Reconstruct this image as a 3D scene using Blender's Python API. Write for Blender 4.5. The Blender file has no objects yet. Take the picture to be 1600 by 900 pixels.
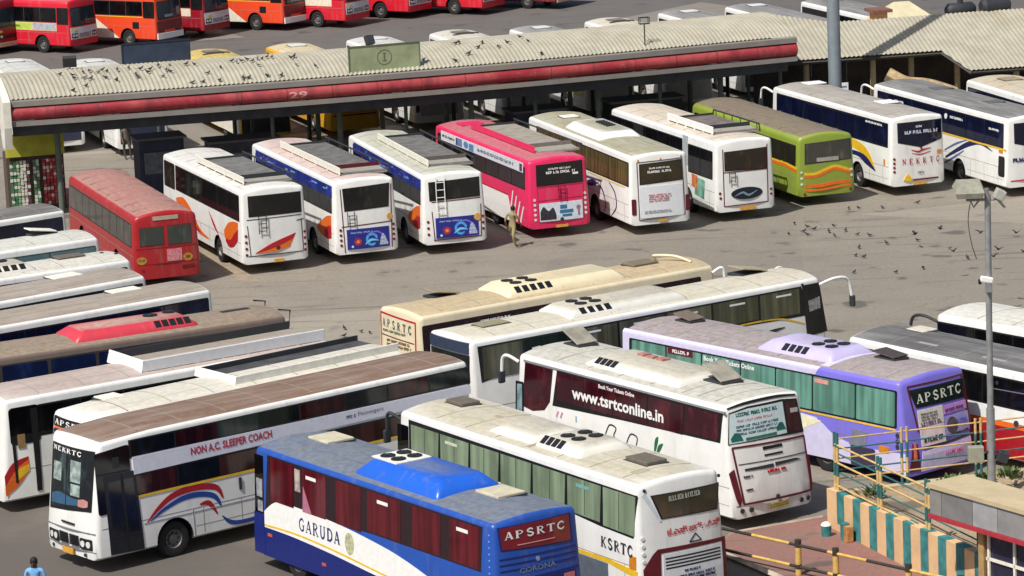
import bpy, bmesh, math, random
from mathutils import Vector, Matrix
from mathutils.geometry import tessellate_polygon
random.seed(7)
R = math.radians
scn = bpy.context.scene
COL = scn.collection

# ------------------------------------------------------------------ camera, sky, sun, exposure
cam_d = bpy.data.cameras.new('camera')
cam = bpy.data.objects.new('camera', cam_d)
COL.objects.link(cam)
cam_d.sensor_width = 36.0
cam_d.lens = 5418.0 / 1600.0 * 36.0
cam_d.clip_start = 1.0
cam_d.clip_end = 3000.0
PIT, ROLL = R(11.236), R(2.544)
r0 = Vector((1, 0, 0)); u0 = Vector((0, math.sin(PIT), math.cos(PIT))); fw = Vector((0, math.cos(PIT), -math.sin(PIT)))
rx = r0 * math.cos(ROLL) - u0 * math.sin(ROLL)
up = r0 * math.sin(ROLL) + u0 * math.cos(ROLL)
m = Matrix((rx, up, -fw)).transposed().to_4x4()
m.translation = Vector((0, 0, 25.41))
cam.matrix_world = m
scn.camera = cam

SUN_EL = R(54)
SUN_TO = Vector((-0.63, -0.775, 0)).normalized()          # horizontal direction towards the sun
SUN_DIR = (SUN_TO * math.cos(SUN_EL) + Vector((0, 0, math.sin(SUN_EL)))).normalized()
world = bpy.data.worlds.new('World')
scn.world = world
world.use_nodes = True
wn = world.node_tree
sky = wn.nodes.new('ShaderNodeTexSky')
sky.sky_type = 'NISHITA'
sky.sun_disc = False
sky.sun_elevation = SUN_EL
sky.sun_rotation = math.atan2(SUN_TO.x, SUN_TO.y)
sky.air_density = 1.0; sky.dust_density = 2.5; sky.ozone_density = 1.0
bg = wn.nodes['Background']
bg.inputs['Strength'].default_value = 0.082
wn.links.new(sky.outputs['Color'], bg.inputs['Color'])
sun_d = bpy.data.lights.new('sun', 'SUN')
sun_d.energy = 4.5
sun_d.angle = R(0.6)
sun_d.color = (1.0, 0.97, 0.92)
sun = bpy.data.objects.new('sun', sun_d)
COL.objects.link(sun)
sun.rotation_euler = (-SUN_DIR).to_track_quat('-Z', 'Y').to_euler()
sun.location = (0, 100, 80)
scn.view_settings.view_transform = 'Standard'
scn.view_settings.look = 'None'
scn.view_settings.exposure = 0.06
scn.view_settings.gamma = 1.0
scn.view_settings.use_curve_mapping = False

# ------------------------------------------------------------------ materials
def C(r, g, b):
    f = lambda c: (c / 255 / 12.92) if c / 255 <= 0.04045 else ((c / 255 + 0.055) / 1.055) ** 2.4
    return (f(r), f(g), f(b), 1.0)
_m = {}
def node(t, typ, **kw):
    n = t.nodes.new(typ)
    for k, v in kw.items():
        if k in n.inputs.keys(): n.inputs[k].default_value = v
        else: setattr(n, k, v)
    return n
def base(name):
    mt = bpy.data.materials.new(name); mt.use_nodes = True
    t = mt.node_tree
    return mt, t, t.nodes['Principled BSDF'], t.links
def mix(t, l, fac, a, b):
    n = t.nodes.new('ShaderNodeMix'); n.data_type = 'RGBA'
    for sock, v in ((n.inputs[0], fac), (n.inputs[6], a), (n.inputs[7], b)):
        if hasattr(v, 'links') or isinstance(v, bpy.types.NodeSocket): l.new(v, sock)
        else: sock.default_value = v
    return n.outputs[2]
def rng(t, l, v, a, b, c=0.0, d=1.0, smooth=True):
    n = t.nodes.new('ShaderNodeMapRange')
    if smooth: n.interpolation_type = 'SMOOTHSTEP'
    n.inputs[1].default_value = a; n.inputs[2].default_value = b; n.inputs[3].default_value = c; n.inputs[4].default_value = d
    l.new(v, n.inputs[0]); return n.outputs[0]
def mth(t, l, op, a, b):
    n = t.nodes.new('ShaderNodeMath'); n.operation = op
    for i, v in ((0, a), (1, b)):
        if isinstance(v, bpy.types.NodeSocket): l.new(v, n.inputs[i])
        else: n.inputs[i].default_value = v
    return n.outputs[0]
def noise(t, l, scale, detail=4.0, rough=0.55, vec=None, stretch=None):
    tc = t.nodes.new('ShaderNodeTexCoord')
    v = tc.outputs['Object']
    if stretch:
        mp = t.nodes.new('ShaderNodeMapping'); mp.inputs['Scale'].default_value = stretch
        l.new(v, mp.inputs['Vector']); v = mp.outputs[0]
    n = t.nodes.new('ShaderNodeTexNoise')
    n.inputs['Scale'].default_value = scale; n.inputs['Detail'].default_value = detail; n.inputs['Roughness'].default_value = rough
    l.new(v, n.inputs['Vector']); return n.outputs['Fac']
def flat(col, rough=0.6, metal=0.0, var=0.12, scale=6.0, name=None):
    """plain coloured surface with a little unevenness"""
    key = ('flat', col, rough, metal, var, scale)
    if key in _m: return _m[key]
    mt, t, p, l = base(name or 'surface')
    n = noise(t, l, scale)
    f = rng(t, l, n, 0.3, 0.7)
    c = Vector(col[:3])
    a = tuple(c * (1 - var)) + (1,); b = tuple(min(1.0, x * (1 + var * 0.6)) for x in c) + (1,)
    l.new(mix(t, l, f, a, b), p.inputs['Base Color'])
    p.inputs['Roughness'].default_value = rough; p.inputs['Metallic'].default_value = metal
    _m[key] = mt
    return mt
def paint(col, dust=None, amt=0.0, edge=(0.90, 0.992), rough=0.38, streak=0.5):
    """vehicle paint; settled dust lies on faces that look up"""
    key = ('paint', col, dust, amt, edge, rough)
    if key in _m: return _m[key]
    mt, t, p, l = base('bus_paint')
    n1 = noise(t, l, 1.6, 5, 0.6)
    c = Vector(col[:3])
    cc = mix(t, l, rng(t, l, n1, 0.3, 0.75), tuple(c * 0.90) + (1,), tuple(c) + (1,))
    grime = noise(t, l, 1.0, 5, 0.65, stretch=(3.0, 3.0, 0.35))
    cc = mix(t, l, rng(t, l, grime, 0.52, 0.80, 0, 0.30), cc, C(150, 140, 125))
    if dust:
        g = t.nodes.new('ShaderNodeNewGeometry'); sx = t.nodes.new('ShaderNodeSeparateXYZ')
        l.new(g.outputs['Normal'], sx.inputs[0])
        upf = rng(t, l, sx.outputs['Z'], edge[0], edge[1])
        n2 = noise(t, l, 1.1, 6, 0.65, stretch=(0.35, 2.2, 1))
        n3 = noise(t, l, 5.0, 5, 0.7)
        n4 = noise(t, l, 1.0, 6, 0.7, stretch=(0.22, 6.0, 1)); n5 = noise(t, l, 2.6, 5, 0.75)
        dirty = mth(t, l, 'MULTIPLY', upf, mth(t, l, 'ADD', rng(t, l, n4, .50, .72, 0, .42), rng(t, l, n5, .60, .74, 0, .35)))
        d = mth(t, l, 'MULTIPLY', upf, rng(t, l, mth(t, l, 'ADD', n2, mth(t, l, 'MULTIPLY', n3, 0.35)), 0.42, 0.85, amt * 0.80, amt))
        dv = Vector(dust[:3])
        dc = mix(t, l, rng(t, l, n3, 0.3, 0.7), tuple(dv * 0.62) + (1,), tuple(dv * 0.92) + (1,))
        cc = mix(t, l, d, cc, dc)
        cc = mix(t, l, dirty, cc, tuple(dv * 0.42) + (1,))
        l.new(rng(t, l, d, 0, 1, rough, 0.85), p.inputs['Roughness'])
    else:
        p.inputs['Roughness'].default_value = rough
    l.new(cc, p.inputs['Base Color'])
    _m[key] = mt
    return mt
def glass(col, rough=0.10, seat=C(60, 55, 55), amt=0.5, sc=1.7):
    """dark vehicle glazing with the dim cabin showing unevenly behind it"""
    key = ('glass', col, rough, seat, amt, sc)
    if key in _m: return _m[key]
    mt, t, p, l = base('window_glass')
    n = noise(t, l, sc, 4, 0.6, stretch=(1.0, 1.0, 0.6))
    n2 = noise(t, l, 5, 2, 0.5, stretch=(1.0, 1.0, 0.25))
    f = mth(t, l, 'MULTIPLY', rng(t, l, n, 0.45, 0.72), rng(t, l, n2, 0.4, 0.65, 0.2, amt))
    l.new(mix(t, l, f, col, seat), p.inputs['Base Color'])
    p.inputs['Roughness'].default_value = rough
    p.inputs['Specular IOR Level'].default_value = 0.5
    _m[key] = mt
    return mt
def curtain(col, dark=0.45, scale=5.0, rough=0.10):
    """glazing with a drawn pleated curtain behind it"""
    key = ('curtain', col, dark, scale)
    if key in _m: return _m[key]
    mt, t, p, l = base('curtained_glass')
    tc = t.nodes.new('ShaderNodeTexCoord'); sep = t.nodes.new('ShaderNodeSeparateXYZ'); l.new(tc.outputs['Object'], sep.inputs[0])
    mp = t.nodes.new('ShaderNodeCombineXYZ'); l.new(sep.outputs['X'], mp.inputs[0])
    zz = mth(t, l, 'MULTIPLY', sep.outputs['Z'], 0.06); l.new(zz, mp.inputs[1])
    n = t.nodes.new('ShaderNodeTexNoise'); n.inputs['Scale'].default_value = scale; n.inputs['Detail'].default_value = 3
    l.new(mp.outputs[0], n.inputs['Vector'])
    n2 = t.nodes.new('ShaderNodeTexNoise'); n2.inputs['Scale'].default_value = 1.1; n2.inputs['Detail'].default_value = 2
    l.new(tc.outputs['Object'], n2.inputs['Vector'])
    c = Vector(col[:3]) * .86; dark = dark + (1 - dark) * .2
    a = mix(t, l, rng(t, l, n.outputs['Fac'], 0.36, 0.66), tuple(c * dark) + (1,), tuple(c * 1.1) + (1,))
    a = mix(t, l, rng(t, l, n2.outputs['Fac'], 0.35, 0.75, 0, 0.45), a, tuple(c * dark * 0.6) + (1,))
    l.new(a, p.inputs['Base Color'])
    p.inputs['Roughness'].default_value = rough
    _m[key] = mt
    return mt

WHITE = C(236, 235, 230); OFFW = C(226, 222, 208); CREAM = C(222, 206, 170); BLACK = C(22, 22, 24)
TAN_D = C(150, 138, 122); GREY_D = C(112, 108, 104); BROWN_D = C(140, 118, 104); DARK_D = C(88, 86, 86)
PODP = paint(C(222, 219, 208), C(196, 188, 168), .9, edge=(.80, .99)); M_BLACK = flat(BLACK, 0.5); M_RUB = flat(C(30, 29, 29), 0.85); M_WELL = flat(C(18, 17, 17), 0.9)
M_RIM = flat(C(118, 114, 110), 0.5, 0.3); M_STEEL = flat(C(165, 168, 170), 0.45, 0.4)
M_DK = flat(C(48, 50, 54), 0.6); M_WHITE = flat(WHITE, 0.45, var=0.06); M_OFFW = flat(OFFW, 0.6, var=0.1)
M_RED = flat(C(176, 28, 38), 0.45); M_MAROON = flat(C(92, 18, 30), 0.45); M_NAVY = flat(C(28, 32, 84), 0.45)
M_YEL = flat(C(232, 186, 40), 0.5); M_ORG = flat(C(226, 106, 30), 0.5); M_PLATE = flat(C(214, 158, 62), 0.55, var=0.3, scale=25)
M_LAMP = flat(C(120, 22, 26), 0.25); M_AMB = flat(C(206, 130, 40), 0.3); M_CLEAR = flat(C(214, 216, 212), 0.2)
G_BLACK = glass(C(11, 11, 14), 0.06, seat=C(44, 42, 42)); G_NAVY = glass(C(13, 17, 42), 0.06, seat=C(34, 46, 88)); G_MAR = glass(C(50, 12, 22), seat=C(96, 30, 40), amt=0.9)
G_TEAL = glass(C(60, 84, 90), seat=C(96, 120, 122)); G_SMOKE = glass(C(26, 27, 27), seat=C(78, 72, 58), amt=0.9); G_BROWN = glass(C(44, 40, 30), seat=C(104, 94, 66), amt=0.9)

# ------------------------------------------------------------------ mesh helpers
def new_obj(name, bm, mats, parent=None, smooth=None):
    me = bpy.data.meshes.new(name)
    bm.to_mesh(me); bm.free()
    for mt in (mats if isinstance(mats, (list, tuple)) else [mats]): me.materials.append(mt)
    if smooth is not None:
        for p in me.polygons: p.use_smooth = True
        me.set_sharp_from_angle(angle=R(smooth))
    o = bpy.data.objects.new(name, me)
    COL.objects.link(o)
    if parent: o.parent = parent
    return o
def tag(o, label, cat, group=None, kind=None):
    if label: o['label'] = label
    if cat: o['category'] = cat
    if group: o['group'] = group
    if kind: o['kind'] = kind
    return o
def empty(name, loc, rz, label, cat, group=None):
    o = bpy.data.objects.new(name, None); COL.objects.link(o)
    o.location = loc; o.rotation_euler = (0, 0, rz); o.empty_display_size = 0.3
    return tag(o, label, cat, group)
def copy_tree(o, parent=None):
    c = o.copy(); COL.objects.link(c); c.parent = parent
    for ch in list(o.children): copy_tree(ch, c)
    return c
def box(bm, cx, cy, cz, sx, sy, sz, rot=None, bev=0.0, mi=0):
    M = Matrix.Translation((cx, cy, cz))
    if rot is not None: M = M @ rot.to_4x4()
    M = M @ Matrix.Diagonal((sx, sy, sz, 1))
    r = bmesh.ops.create_cube(bm, size=1.0, matrix=M)
    fs = set(f for v in r['verts'] for f in v.link_faces)
    if bev > 0:
        es = list(set(e for v in r['verts'] for e in v.link_edges))
        rb = bmesh.ops.bevel(bm, geom=es, offset=bev, segments=2, affect='EDGES', profile=0.5)
        fs = set(rb['faces']) | set(f for f in fs if f.is_valid)
    for f in fs:
        if f.is_valid: f.material_index = mi
def tube(bm, pts, rad, n=8, mi=0, caps=True):
    pts = [Vector(p) for p in pts]
    rads = rad if isinstance(rad, (list, tuple)) else [rad] * len(pts)
    rings = []
    for i, p in enumerate(pts):
        d = (pts[min(i + 1, len(pts) - 1)] - pts[max(i - 1, 0)]).normalized()
        a = d.cross(Vector((0, 0, 1)))
        if a.length < 1e-3: a = d.cross(Vector((1, 0, 0)))
        a.normalize(); b = d.cross(a)
        rings.append([bm.verts.new(p + (a * math.cos(2 * math.pi * k / n) + b * math.sin(2 * math.pi * k / n)) * rads[i]) for k in range(n)])
    for A, B in zip(rings, rings[1:]):
        for k in range(n):
            f = bm.faces.new((A[k], A[(k + 1) % n], B[(k + 1) % n], B[k])); f.material_index = mi
    if caps:
        for Rg in (rings[0], rings[-1]):
            try:
                f = bm.faces.new(Rg); f.material_index = mi
            except ValueError: pass
def catmull(pts, n=8):
    out = []
    P = [Vector(p) for p in pts]
    for i in range(len(P) - 1):
        a, b, c, d = P[max(i - 1, 0)], P[i], P[i + 1], P[min(i + 2, len(P) - 1)]
        for k in range(n):
            s = k / n
            out.append(0.5 * ((2 * b) + (c - a) * s + (2 * a - 5 * b + 4 * c - d) * s * s + (3 * b - a - 3 * c + d) * s ** 3))
    out.append(P[-1])
    return [tuple(v) for v in out]
def rib(top, bot, n=8):
    return catmull(top, n) + list(reversed(catmull(bot, n)))
def band(path, w, n=8):
    """polygon of a curved stripe: path of (u, z), w widths at the path points"""
    c = catmull([(p[0], p[1]) for p in path], n)
    ws = w if isinstance(w, (list, tuple)) else [w] * len(path)
    W = [q[0] for q in catmull([(x, 0) for x in ws], n)]
    t, b = [], []
    for i, p in enumerate(c):
        q = Vector(c[min(i + 1, len(c) - 1)]) - Vector(c[max(i - 1, 0)])
        q.normalize(); nn = Vector((-q.y, q.x))
        t.append((p[0] + nn.x * W[i] / 2, p[1] + nn.y * W[i] / 2)); b.append((p[0] - nn.x * W[i] / 2, p[1] - nn.y * W[i] / 2))
    return t + b[::-1]
def rect(a0, z0, a1, z1): return [(a0, z0), (a1, z0), (a1, z1), (a0, z1)]
def rrect(a0, z0, a1, z1, r=0.08, k=3):
    if a0 > a1: a0, a1 = a1, a0
    if z0 > z1: z0, z1 = z1, z0
    o = []
    for cx, cz, s in ((a1 - r, z1 - r, 0), (a0 + r, z1 - r, 90), (a0 + r, z0 + r, 180), (a1 - r, z0 + r, 270)):
        for i in range(k + 1):
            t = R(s + 90 * i / k); o.append((cx + r * math.cos(t), cz + r * math.sin(t)))
    return o
def disc(a, z, r, n=12, rz=None):
    rz = rz or r
    return [(a + r * math.cos(2 * math.pi * i / n), z + rz * math.sin(2 * math.pi * i / n)) for i in range(n)]
_txt = {}
def text2d(s, bold=True):
    key = (s, bold)
    if key in _txt: return _txt[key]
    cu = bpy.data.curves.new('lettering', 'FONT'); cu.body = s; cu.resolution_u = 2
    if bold: cu.offset = 0.028
    o = bpy.data.objects.new('lettering', cu); COL.objects.link(o)
    bpy.context.view_layer.update()
    me = bpy.data.meshes.new_from_object(o.evaluated_get(bpy.context.evaluated_depsgraph_get()))
    V = [(v.co.x, v.co.y) for v in me.vertices]; F = [tuple(p.vertices) for p in me.polygons]
    bpy.data.objects.remove(o); bpy.data.curves.remove(cu); bpy.data.meshes.remove(me)
    if V:
        x0 = min(v[0] for v in V); x1 = max(v[0] for v in V); y0 = min(v[1] for v in V); y1 = max(v[1] for v in V)
        V = [((v[0] - x0) / max(x1 - x0, 1e-6), (v[1] - y0) / max(y1 - y0, 1e-6)) for v in V]
    _txt[key] = (V, F)
    return _txt[key]
SERIF = {  # block letters with serifs, strokes in a 1 x 1 cell: thick stems, thin cross strokes
    'A': [('l', .12, 0, .5, 1, .07), ('l', .5, 1, .86, 0, .17), ('l', .26, .33, .72, .33, .07), ('s', 0, .28, 0), ('s', .68, 1, 0)],
    'P': [('l', .22, 0, .22, 1, .17), ('b', .22, .47, 1, .6), ('s', .02, .45, 0), ('s', .02, .3, 1)],
    'S': [('c', [(.8, .78), (.62, .95), (.4, .95), (.2, .8), (.25, .62), (.5, .5), (.76, .36), (.8, .18), (.58, .04), (.36, .05), (.16, .25)])],
    'R': [('l', .2, 0, .2, 1, .17), ('b', .2, .5, 1, .55), ('l', .45, .5, .88, 0, .15), ('s', .02, .4, 0), ('s', .74, 1, 0), ('s', .02, .3, 1)],
    'T': [('l', .5, 0, .5, 1, .17), ('l', .04, .96, .96, .96, .08), ('l', .06, .78, .06, .98, .06), ('l', .94, .78, .94, .98, .06), ('s', .28, .72, 0)],
    'C': [('c', [(.88, .74), (.7, .94), (.46, .95), (.2, .74), (.14, .48), (.22, .22), (.48, .04), (.7, .06), (.9, .26)])],
    'G': [('c', [(.88, .76), (.7, .94), (.46, .95), (.2, .74), (.14, .48), (.22, .22), (.48, .04), (.7, .06), (.82, .12)]), ('l', .82, .05, .82, .42, .15), ('s', .62, 1, .44)],
    'K': [('l', .2, 0, .2, 1, .17), ('l', .28, .42, .8, .98, .08), ('l', .42, .56, .86, .02, .16), ('s', .02, .4, 0), ('s', .02, .4, 1), ('s', .64, .98, 1), ('s', .68, 1, 0)],
    'U': [('c', [(.2, 1), (.2, .3), (.34, .06), (.54, .04), (.74, .2), (.78, .45), (.78, 1)]), ('s', .04, .38, 1), ('s', .64, .94, 1)],
    'D': [('l', .2, 0, .2, 1, .17), ('c', [(.2, .96), (.52, .94), (.8, .76), (.86, .5), (.8, .24), (.52, .06), (.2, .04)]), ('s', .02, .3, 0), ('s', .02, .3, 1)],
    'N': [('l', .18, 0, .18, 1, .08), ('l', .18, .98, .82, .04, .17), ('l', .82, 0, .82, 1, .08), ('s', .04, .34, 0), ('s', .66, 1, 1), ('s', .02, .24, 1)],
    'E': [('l', .22, 0, .22, 1, .17), ('l', .22, .96, .82, .96, .08), ('l', .22, .5, .66, .5, .08), ('l', .22, .04, .86, .04, .08), ('l', .8, .76, .8, .98, .06), ('l', .84, .02, .84, .26, .06)],
    '.': [('l', .4, .06, .6, .06, .14)],
}
def serif2d(s, wt=1.0):
    """polygons of a serif word in a 0..1 by 0..1 box"""
    adv = [0.42 if ch == '.' else (0.5 if ch == ' ' else 1.0) for ch in s]
    gap = 0.22; tot = sum(adv) + gap * (len(s) - 1)
    x = 0; out = []
    for ch, a in zip(s, adv):
        f = lambda px, pz: ((x + px * a) / tot, pz)
        for st in SERIF.get(ch, []):
            if st[0] == 'l':
                _, x0, z0, x1, z1, w = st; w *= wt
                if abs(x1 - x0) < abs(z1 - z0): q = [(x0 - w / 2, z0), (x0 + w / 2, z0), (x1 + w / 2, z1), (x1 - w / 2, z1)]
                else: q = [(x0, z0 - w / 2), (x1, z1 - w / 2), (x1, z1 + w / 2), (x0, z0 + w / 2)]
                out.append([f(*p) for p in q])
            elif st[0] == 's':
                zc = st[3] + (0.03 if st[3] < .5 else -0.03)
                out.append([f(*p) for p in rect(st[1], zc - .03, st[2], zc + .03)])
            elif st[0] == 'c':
                out.append([f(*p) for p in band(st[1], [.08 * wt] + [.13 * wt] * (len(st[1]) - 2) + [.08 * wt], 4)])
            elif st[0] == 'b':
                _, x0, z0, z1, r = st
                zm = (z0 + z1) / 2
                out.append([f(*p) for p in band([(x0, z1 - .04), (x0 + r * .6, z1 - .05), (x0 + r, zm), (x0 + r * .6, z0 + .05), (x0, z0 + .04)], [.07, .1, .15, .1, .07], 4)])
        x += a + gap
    return out

# ------------------------------------------------------------------ wheels
def wheel_meshes():
    bm = bmesh.new()
    prof = [(.27, -.13), (.36, -.15), (.47, -.14), (.50, -.10), (.50, .10), (.47, .14), (.36, .15), (.27, .13)]
    n = 28
    rings = [[bm.verts.new((r * math.cos(2 * math.pi * k / n), y, r * math.sin(2 * math.pi * k / n))) for k in range(n)] for r, y in prof]
    for i in range(len(rings)):
        A, B = rings[i], rings[(i + 1) % len(rings)]
        for k in range(n): bm.faces.new((A[k], A[(k + 1) % n], B[(k + 1) % n], B[k]))
    t = bpy.data.meshes.new('tyre'); bm.to_mesh(t); bm.free(); t.materials.append(M_RUB)
    for p in t.polygons: p.use_smooth = True
    t.set_sharp_from_angle(angle=R(40))
    bm = bmesh.new()
    prof = [(.275, -.10), (.275, .12), (.25, .13), (.22, .06), (.14, .03), (.13, .09), (.07, .11), (.0, .11)]
    rings = [[bm.verts.new((r * math.cos(2 * math.pi * k / n), y, r * math.sin(2 * math.pi * k / n))) for k in range(n)] for r, y in prof[:-1]]
    for A, B in zip(rings, rings[1:]):
        for k in range(n): bm.faces.new((A[k], A[(k + 1) % n], B[(k + 1) % n], B[k]))
    bm.faces.new(rings[-1])
    for k in range(8):
        a = 2 * math.pi * k / 8
        box(bm, .18 * math.cos(a), .055, .18 * math.sin(a), .035, .04, .035, mi=1)
    rm = bpy.data.meshes.new('rim'); bm.to_mesh(rm); bm.free(); rm.materials.append(M_RIM); rm.materials.append(M_DK)
    return t, rm
TYRE, RIM = wheel_meshes()

# ------------------------------------------------------------------ the bus builder
class Bus:
    def __init__(s, name, label, cat, x, y, yaw, L, W, H, pm, rk=0.1, fr=0.15, z0=0.36, group=None, wheels=None, lean=0.035,
                 bow=0.07, crown=0.10, kink=None, top=0.13):
        s.L, s.W, s.H, s.rk, s.fr, s.z0, s.bow, s.crown, s.pm = L, W, H, rk, fr, z0, bow, crown, pm
        s.kink = kink; s.tr = top
        s.ht = W / 2 * (1 - lean) - 0.03; s.zt = H - top
        s.root = empty(name, (x, y, 0), R(yaw), label, cat, group)
        s.wh = wheels if wheels is not None else [3.1, L - 2.6]
        s.body()
        s.put_wheels()
        s.seams()
    def hw(s, z):
        if z <= 1.0: return s.W / 2
        if z > s.zt:
            q = min(1, (z - s.zt) / (s.tr * .93)); return s.ht - s.tr * (1 - math.sqrt(1 - q * q))
        return s.W / 2 + (s.ht - s.W / 2) * min(1, (z - 1.0) / (s.zt - 1.0))
    def xr(s, y, z): return s.rk * max(0, min(1.1, (z - 0.9) / (s.H - 0.9))) + s.bow * (2 * y / s.W) ** 2
    def xf(s, y, z): return s.L - s.fr * max(0, min(1.1, (z - 1.1) / (s.H - 1.1))) - s.bow * 1.6 * (2 * y / s.W) ** 2
    def zk(s, x, z):
        if s.kink and z > s.H - 0.5:          # the roof dips over the cab
            u0, d = s.kink
            if x > u0: return z - d * min(1, (x - u0) / (s.L - u0)) * min(1, (z - s.H + 0.5) / 0.35)
        return z
    def body(s):
        hb, ht, zt, H, cr, z0, tr = s.W / 2, s.ht, s.zt, s.H, s.crown, s.z0, s.tr
        half = [(hb - .10, z0), (hb, z0 + .07), (hb, 1.0), (ht, zt)]
        for a in (22, 45, 68): half.append((ht - tr * (1 - math.cos(R(a))), zt + tr * math.sin(R(a)) * 0.93))
        yc = ht - tr
        for k in range(0, 5):
            y = yc * (1 - k / 5 * 1.0); half.append((y, H - 0.01 + (cr + .01) * (1 - (y / yc) ** 2)))
        half = half[:-1] + [(half[-1][0], half[-1][1])]
        prof = half + [(0, H + cr)] + [(-y, z) for y, z in reversed(half)]
        n = len(prof); r = 0.13
        bm = bmesh.new(); rings = []
        zc = (z0 + H) / 2
        def ring(fn, inset=0.0, sc=None):
            vs = []
            for y, z in prof:
                if sc is None:
                    y2 = y * (1 - inset / hb); z2 = z0 + (z - z0) * (1 - inset / (H - z0))
                else:
                    y2 = y * sc; z2 = zc + (z - zc) * sc
                x = fn(y2, z2)
                vs.append(bm.verts.new((x, y2, s.zk(x, z2))))
            rings.append(vs)
        ins = 1 - r / hb
        def capring(fn, t):
            vs = []
            for y, z in prof:
                y1 = y * ins; z1 = z0 + (z - z0) * (1 - r / (H - z0))
                y2 = y1 * t; z2 = zc + (z1 - zc) * t
                x = fn(y2, z2); vs.append(bm.verts.new((x, y2, s.zk(x, z2))))
            rings.append(vs)
        for t in (.02, .35, .7): capring(s.xr, t)
        for a in (0, 30, 60, 90):
            e = r * (1 - math.cos(R(a))); i = r * (1 - math.sin(R(a)))
            ring(lambda y, z: s.xr(y, z) + e, i)
        for k in range(1, 8):
            tt = k / 8
            ring(lambda y, z: (1 - tt) * (s.xr(y, z) + r) + tt * (s.xf(y, z) - r))
        for a in (90, 60, 30, 0):
            e = r * (1 - math.cos(R(a))); i = r * (1 - math.sin(R(a)))
            ring(lambda y, z: s.xf(y, z) - e, i)
        for t in (.7, .35, .02): capring(s.xf, t)
        for A, B in zip(rings, rings[1:]):
            for k in range(n): bm.faces.new((A[k], B[k], B[(k + 1) % n], A[(k + 1) % n]))
        bm.faces.new(rings[0]); bm.faces.new(list(reversed(rings[-1])))
        bmesh.ops.recalc_face_normals(bm, faces=bm.faces)
        o = new_obj('body', bm, [s.pm, M_WELL], s.root, smooth=38)
        cb = bmesh.new()
        for u in s.wh:
            for sd in (1, -1):
                mm = Matrix.Translation((u, sd * (hb - .2), 0.52)) @ Matrix.Rotation(R(90), 4, 'X')
                rr = bmesh.ops.create_cone(cb, cap_ends=True, segments=24, radius1=.60, radius2=.60, depth=0.62, matrix=mm)
        for f in cb.faces: f.material_index = 1
        cut = new_obj('cutter', cb, [s.pm, M_WELL])
        md = o.modifiers.new('wells', 'BOOLEAN'); md.operation = 'DIFFERENCE'; md.object = cut; md.solver = 'EXACT'
        cut.parent = s.root
        bpy.context.view_layer.update()
        me = bpy.data.meshes.new_from_object(o.evaluated_get(bpy.context.evaluated_depsgraph_get()))
        o.modifiers.clear(); o.data = me; me.name = 'body'
        bpy.data.objects.remove(cut)
        s.bodyobj = o
    def put_wheels(s):
        for u in s.wh:
            for sd in (1, -1):
                w = bpy.data.objects.new('wheel', TYRE); COL.objects.link(w); w.parent = s.root
                w.location = (u, sd * (s.W / 2 - .2), 0.5)
                if sd < 0: w.rotation_euler = (0, 0, math.pi)
                q = bpy.data.objects.new('rim', RIM); COL.objects.link(q); q.parent = w
    def seams(s):
        face = 'Q' if abs(math.degrees(s.root.rotation_euler.z)) < 40 else 'L'
        q = []; u = .75
        while u < s.L - 1.0:
            if all(abs(u - w) > .75 for w in s.wh): q.append(rect(u, s.z0 + .12, u + .018, 1.24))
            u += 1.27
        q.append(rect(.25, 1.24, s.L - .3, 1.256)); q.append(rect(.25, .74, s.wh[0] - .7, .752)); q.append(rect(s.wh[0] + .7, .74, s.wh[-1] - .7, .752))
        c = flat(C(132, 130, 128), .6)
        s.patch(face, q, c, 'panel_seam', off=.004); b = s.ht - .22; r = []; u = 1.1
        while u < s.L - .8:
            r.append(rect(u, -b, u + .022, b)); u += 1.48
        s.patch('T', r, flat(C(146, 138, 128), .8), 'roof_seam', off=.004)
    def pt(s, face, a, z, off):
        if face == 'L': return Vector((a, s.hw(z) + off, s.zk(a, z)))
        if face == 'Q': return Vector((a, -s.hw(z) - off, s.zk(a, z)))
        if face == 'R': return Vector((s.xr(a, z) - off, -a, z))
        if face == 'F':
            x = s.xf(a, z) + off; return Vector((x, a, s.zk(x, z)))
        if face == 'T': return Vector((a, z, s.zk(a, s.H + s.crown * max(0, 1 - (z / (s.ht - .13)) ** 2) + off)))
    def patch(s, face, polys, mt, name, off=0.007, parent=None, back=0.02):
        """a piece lying on one face of the bus, with its edge turned back to the panel below"""
        if polys and not isinstance(polys[0], list): polys = [polys]
        if len(polys) > 1 and name in ('printed_figure', 'windscreen_reflection', 'marker_lamp', 'sticker', 'stained_patch', 'painted_dome', 'headlight', 'tail_lamp', 'reflection_sticker', 'door_glass', 'dark_bundle', 'painted_tree', 'painted_leaf', 'painted_flower', 'vent_cap', 'filler_cap', 'stripe', 'vent', 'worn_lettering', 'door_edge', 'moulding'):
            for q in polys: r_ = s.patch(face, [q], mt, name, off, parent, back)
            return r_
        out = bmesh.new()
        for poly in polys:
            bm = bmesh.new()
            vs = [bm.verts.new((p[0], p[1], 0)) for p in poly]
            for t in tessellate_polygon([[Vector((p[0], p[1], 0)) for p in poly]]):
                try: bm.faces.new([vs[i] for i in t])
                except ValueError: pass
            cuts = [((0, 1.0, 0), (0, 1, 0))] + [((0, s.zt + q * s.tr * .93, 0), (0, 1, 0)) for q in (0, .4, .7, .9)] if face in 'LQ' else []
            if face in 'RF':
                cuts = [((k * s.W / 12, 0, 0), (1, 0, 0)) for k in range(-5, 6)] + [((0, .9 if face == 'R' else 1.1, 0), (0, 1, 0))]
            if s.kink and face in 'LQ': cuts += [((s.kink[0], 0, 0), (1, 0, 0)), ((0, s.H - .5, 0), (0, 1, 0)), ((0, s.H - .15, 0), (0, 1, 0))]
            if face == 'T': cuts = [((0, k * s.W / 10, 0), (0, 1, 0)) for k in range(-4, 5)]
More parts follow.
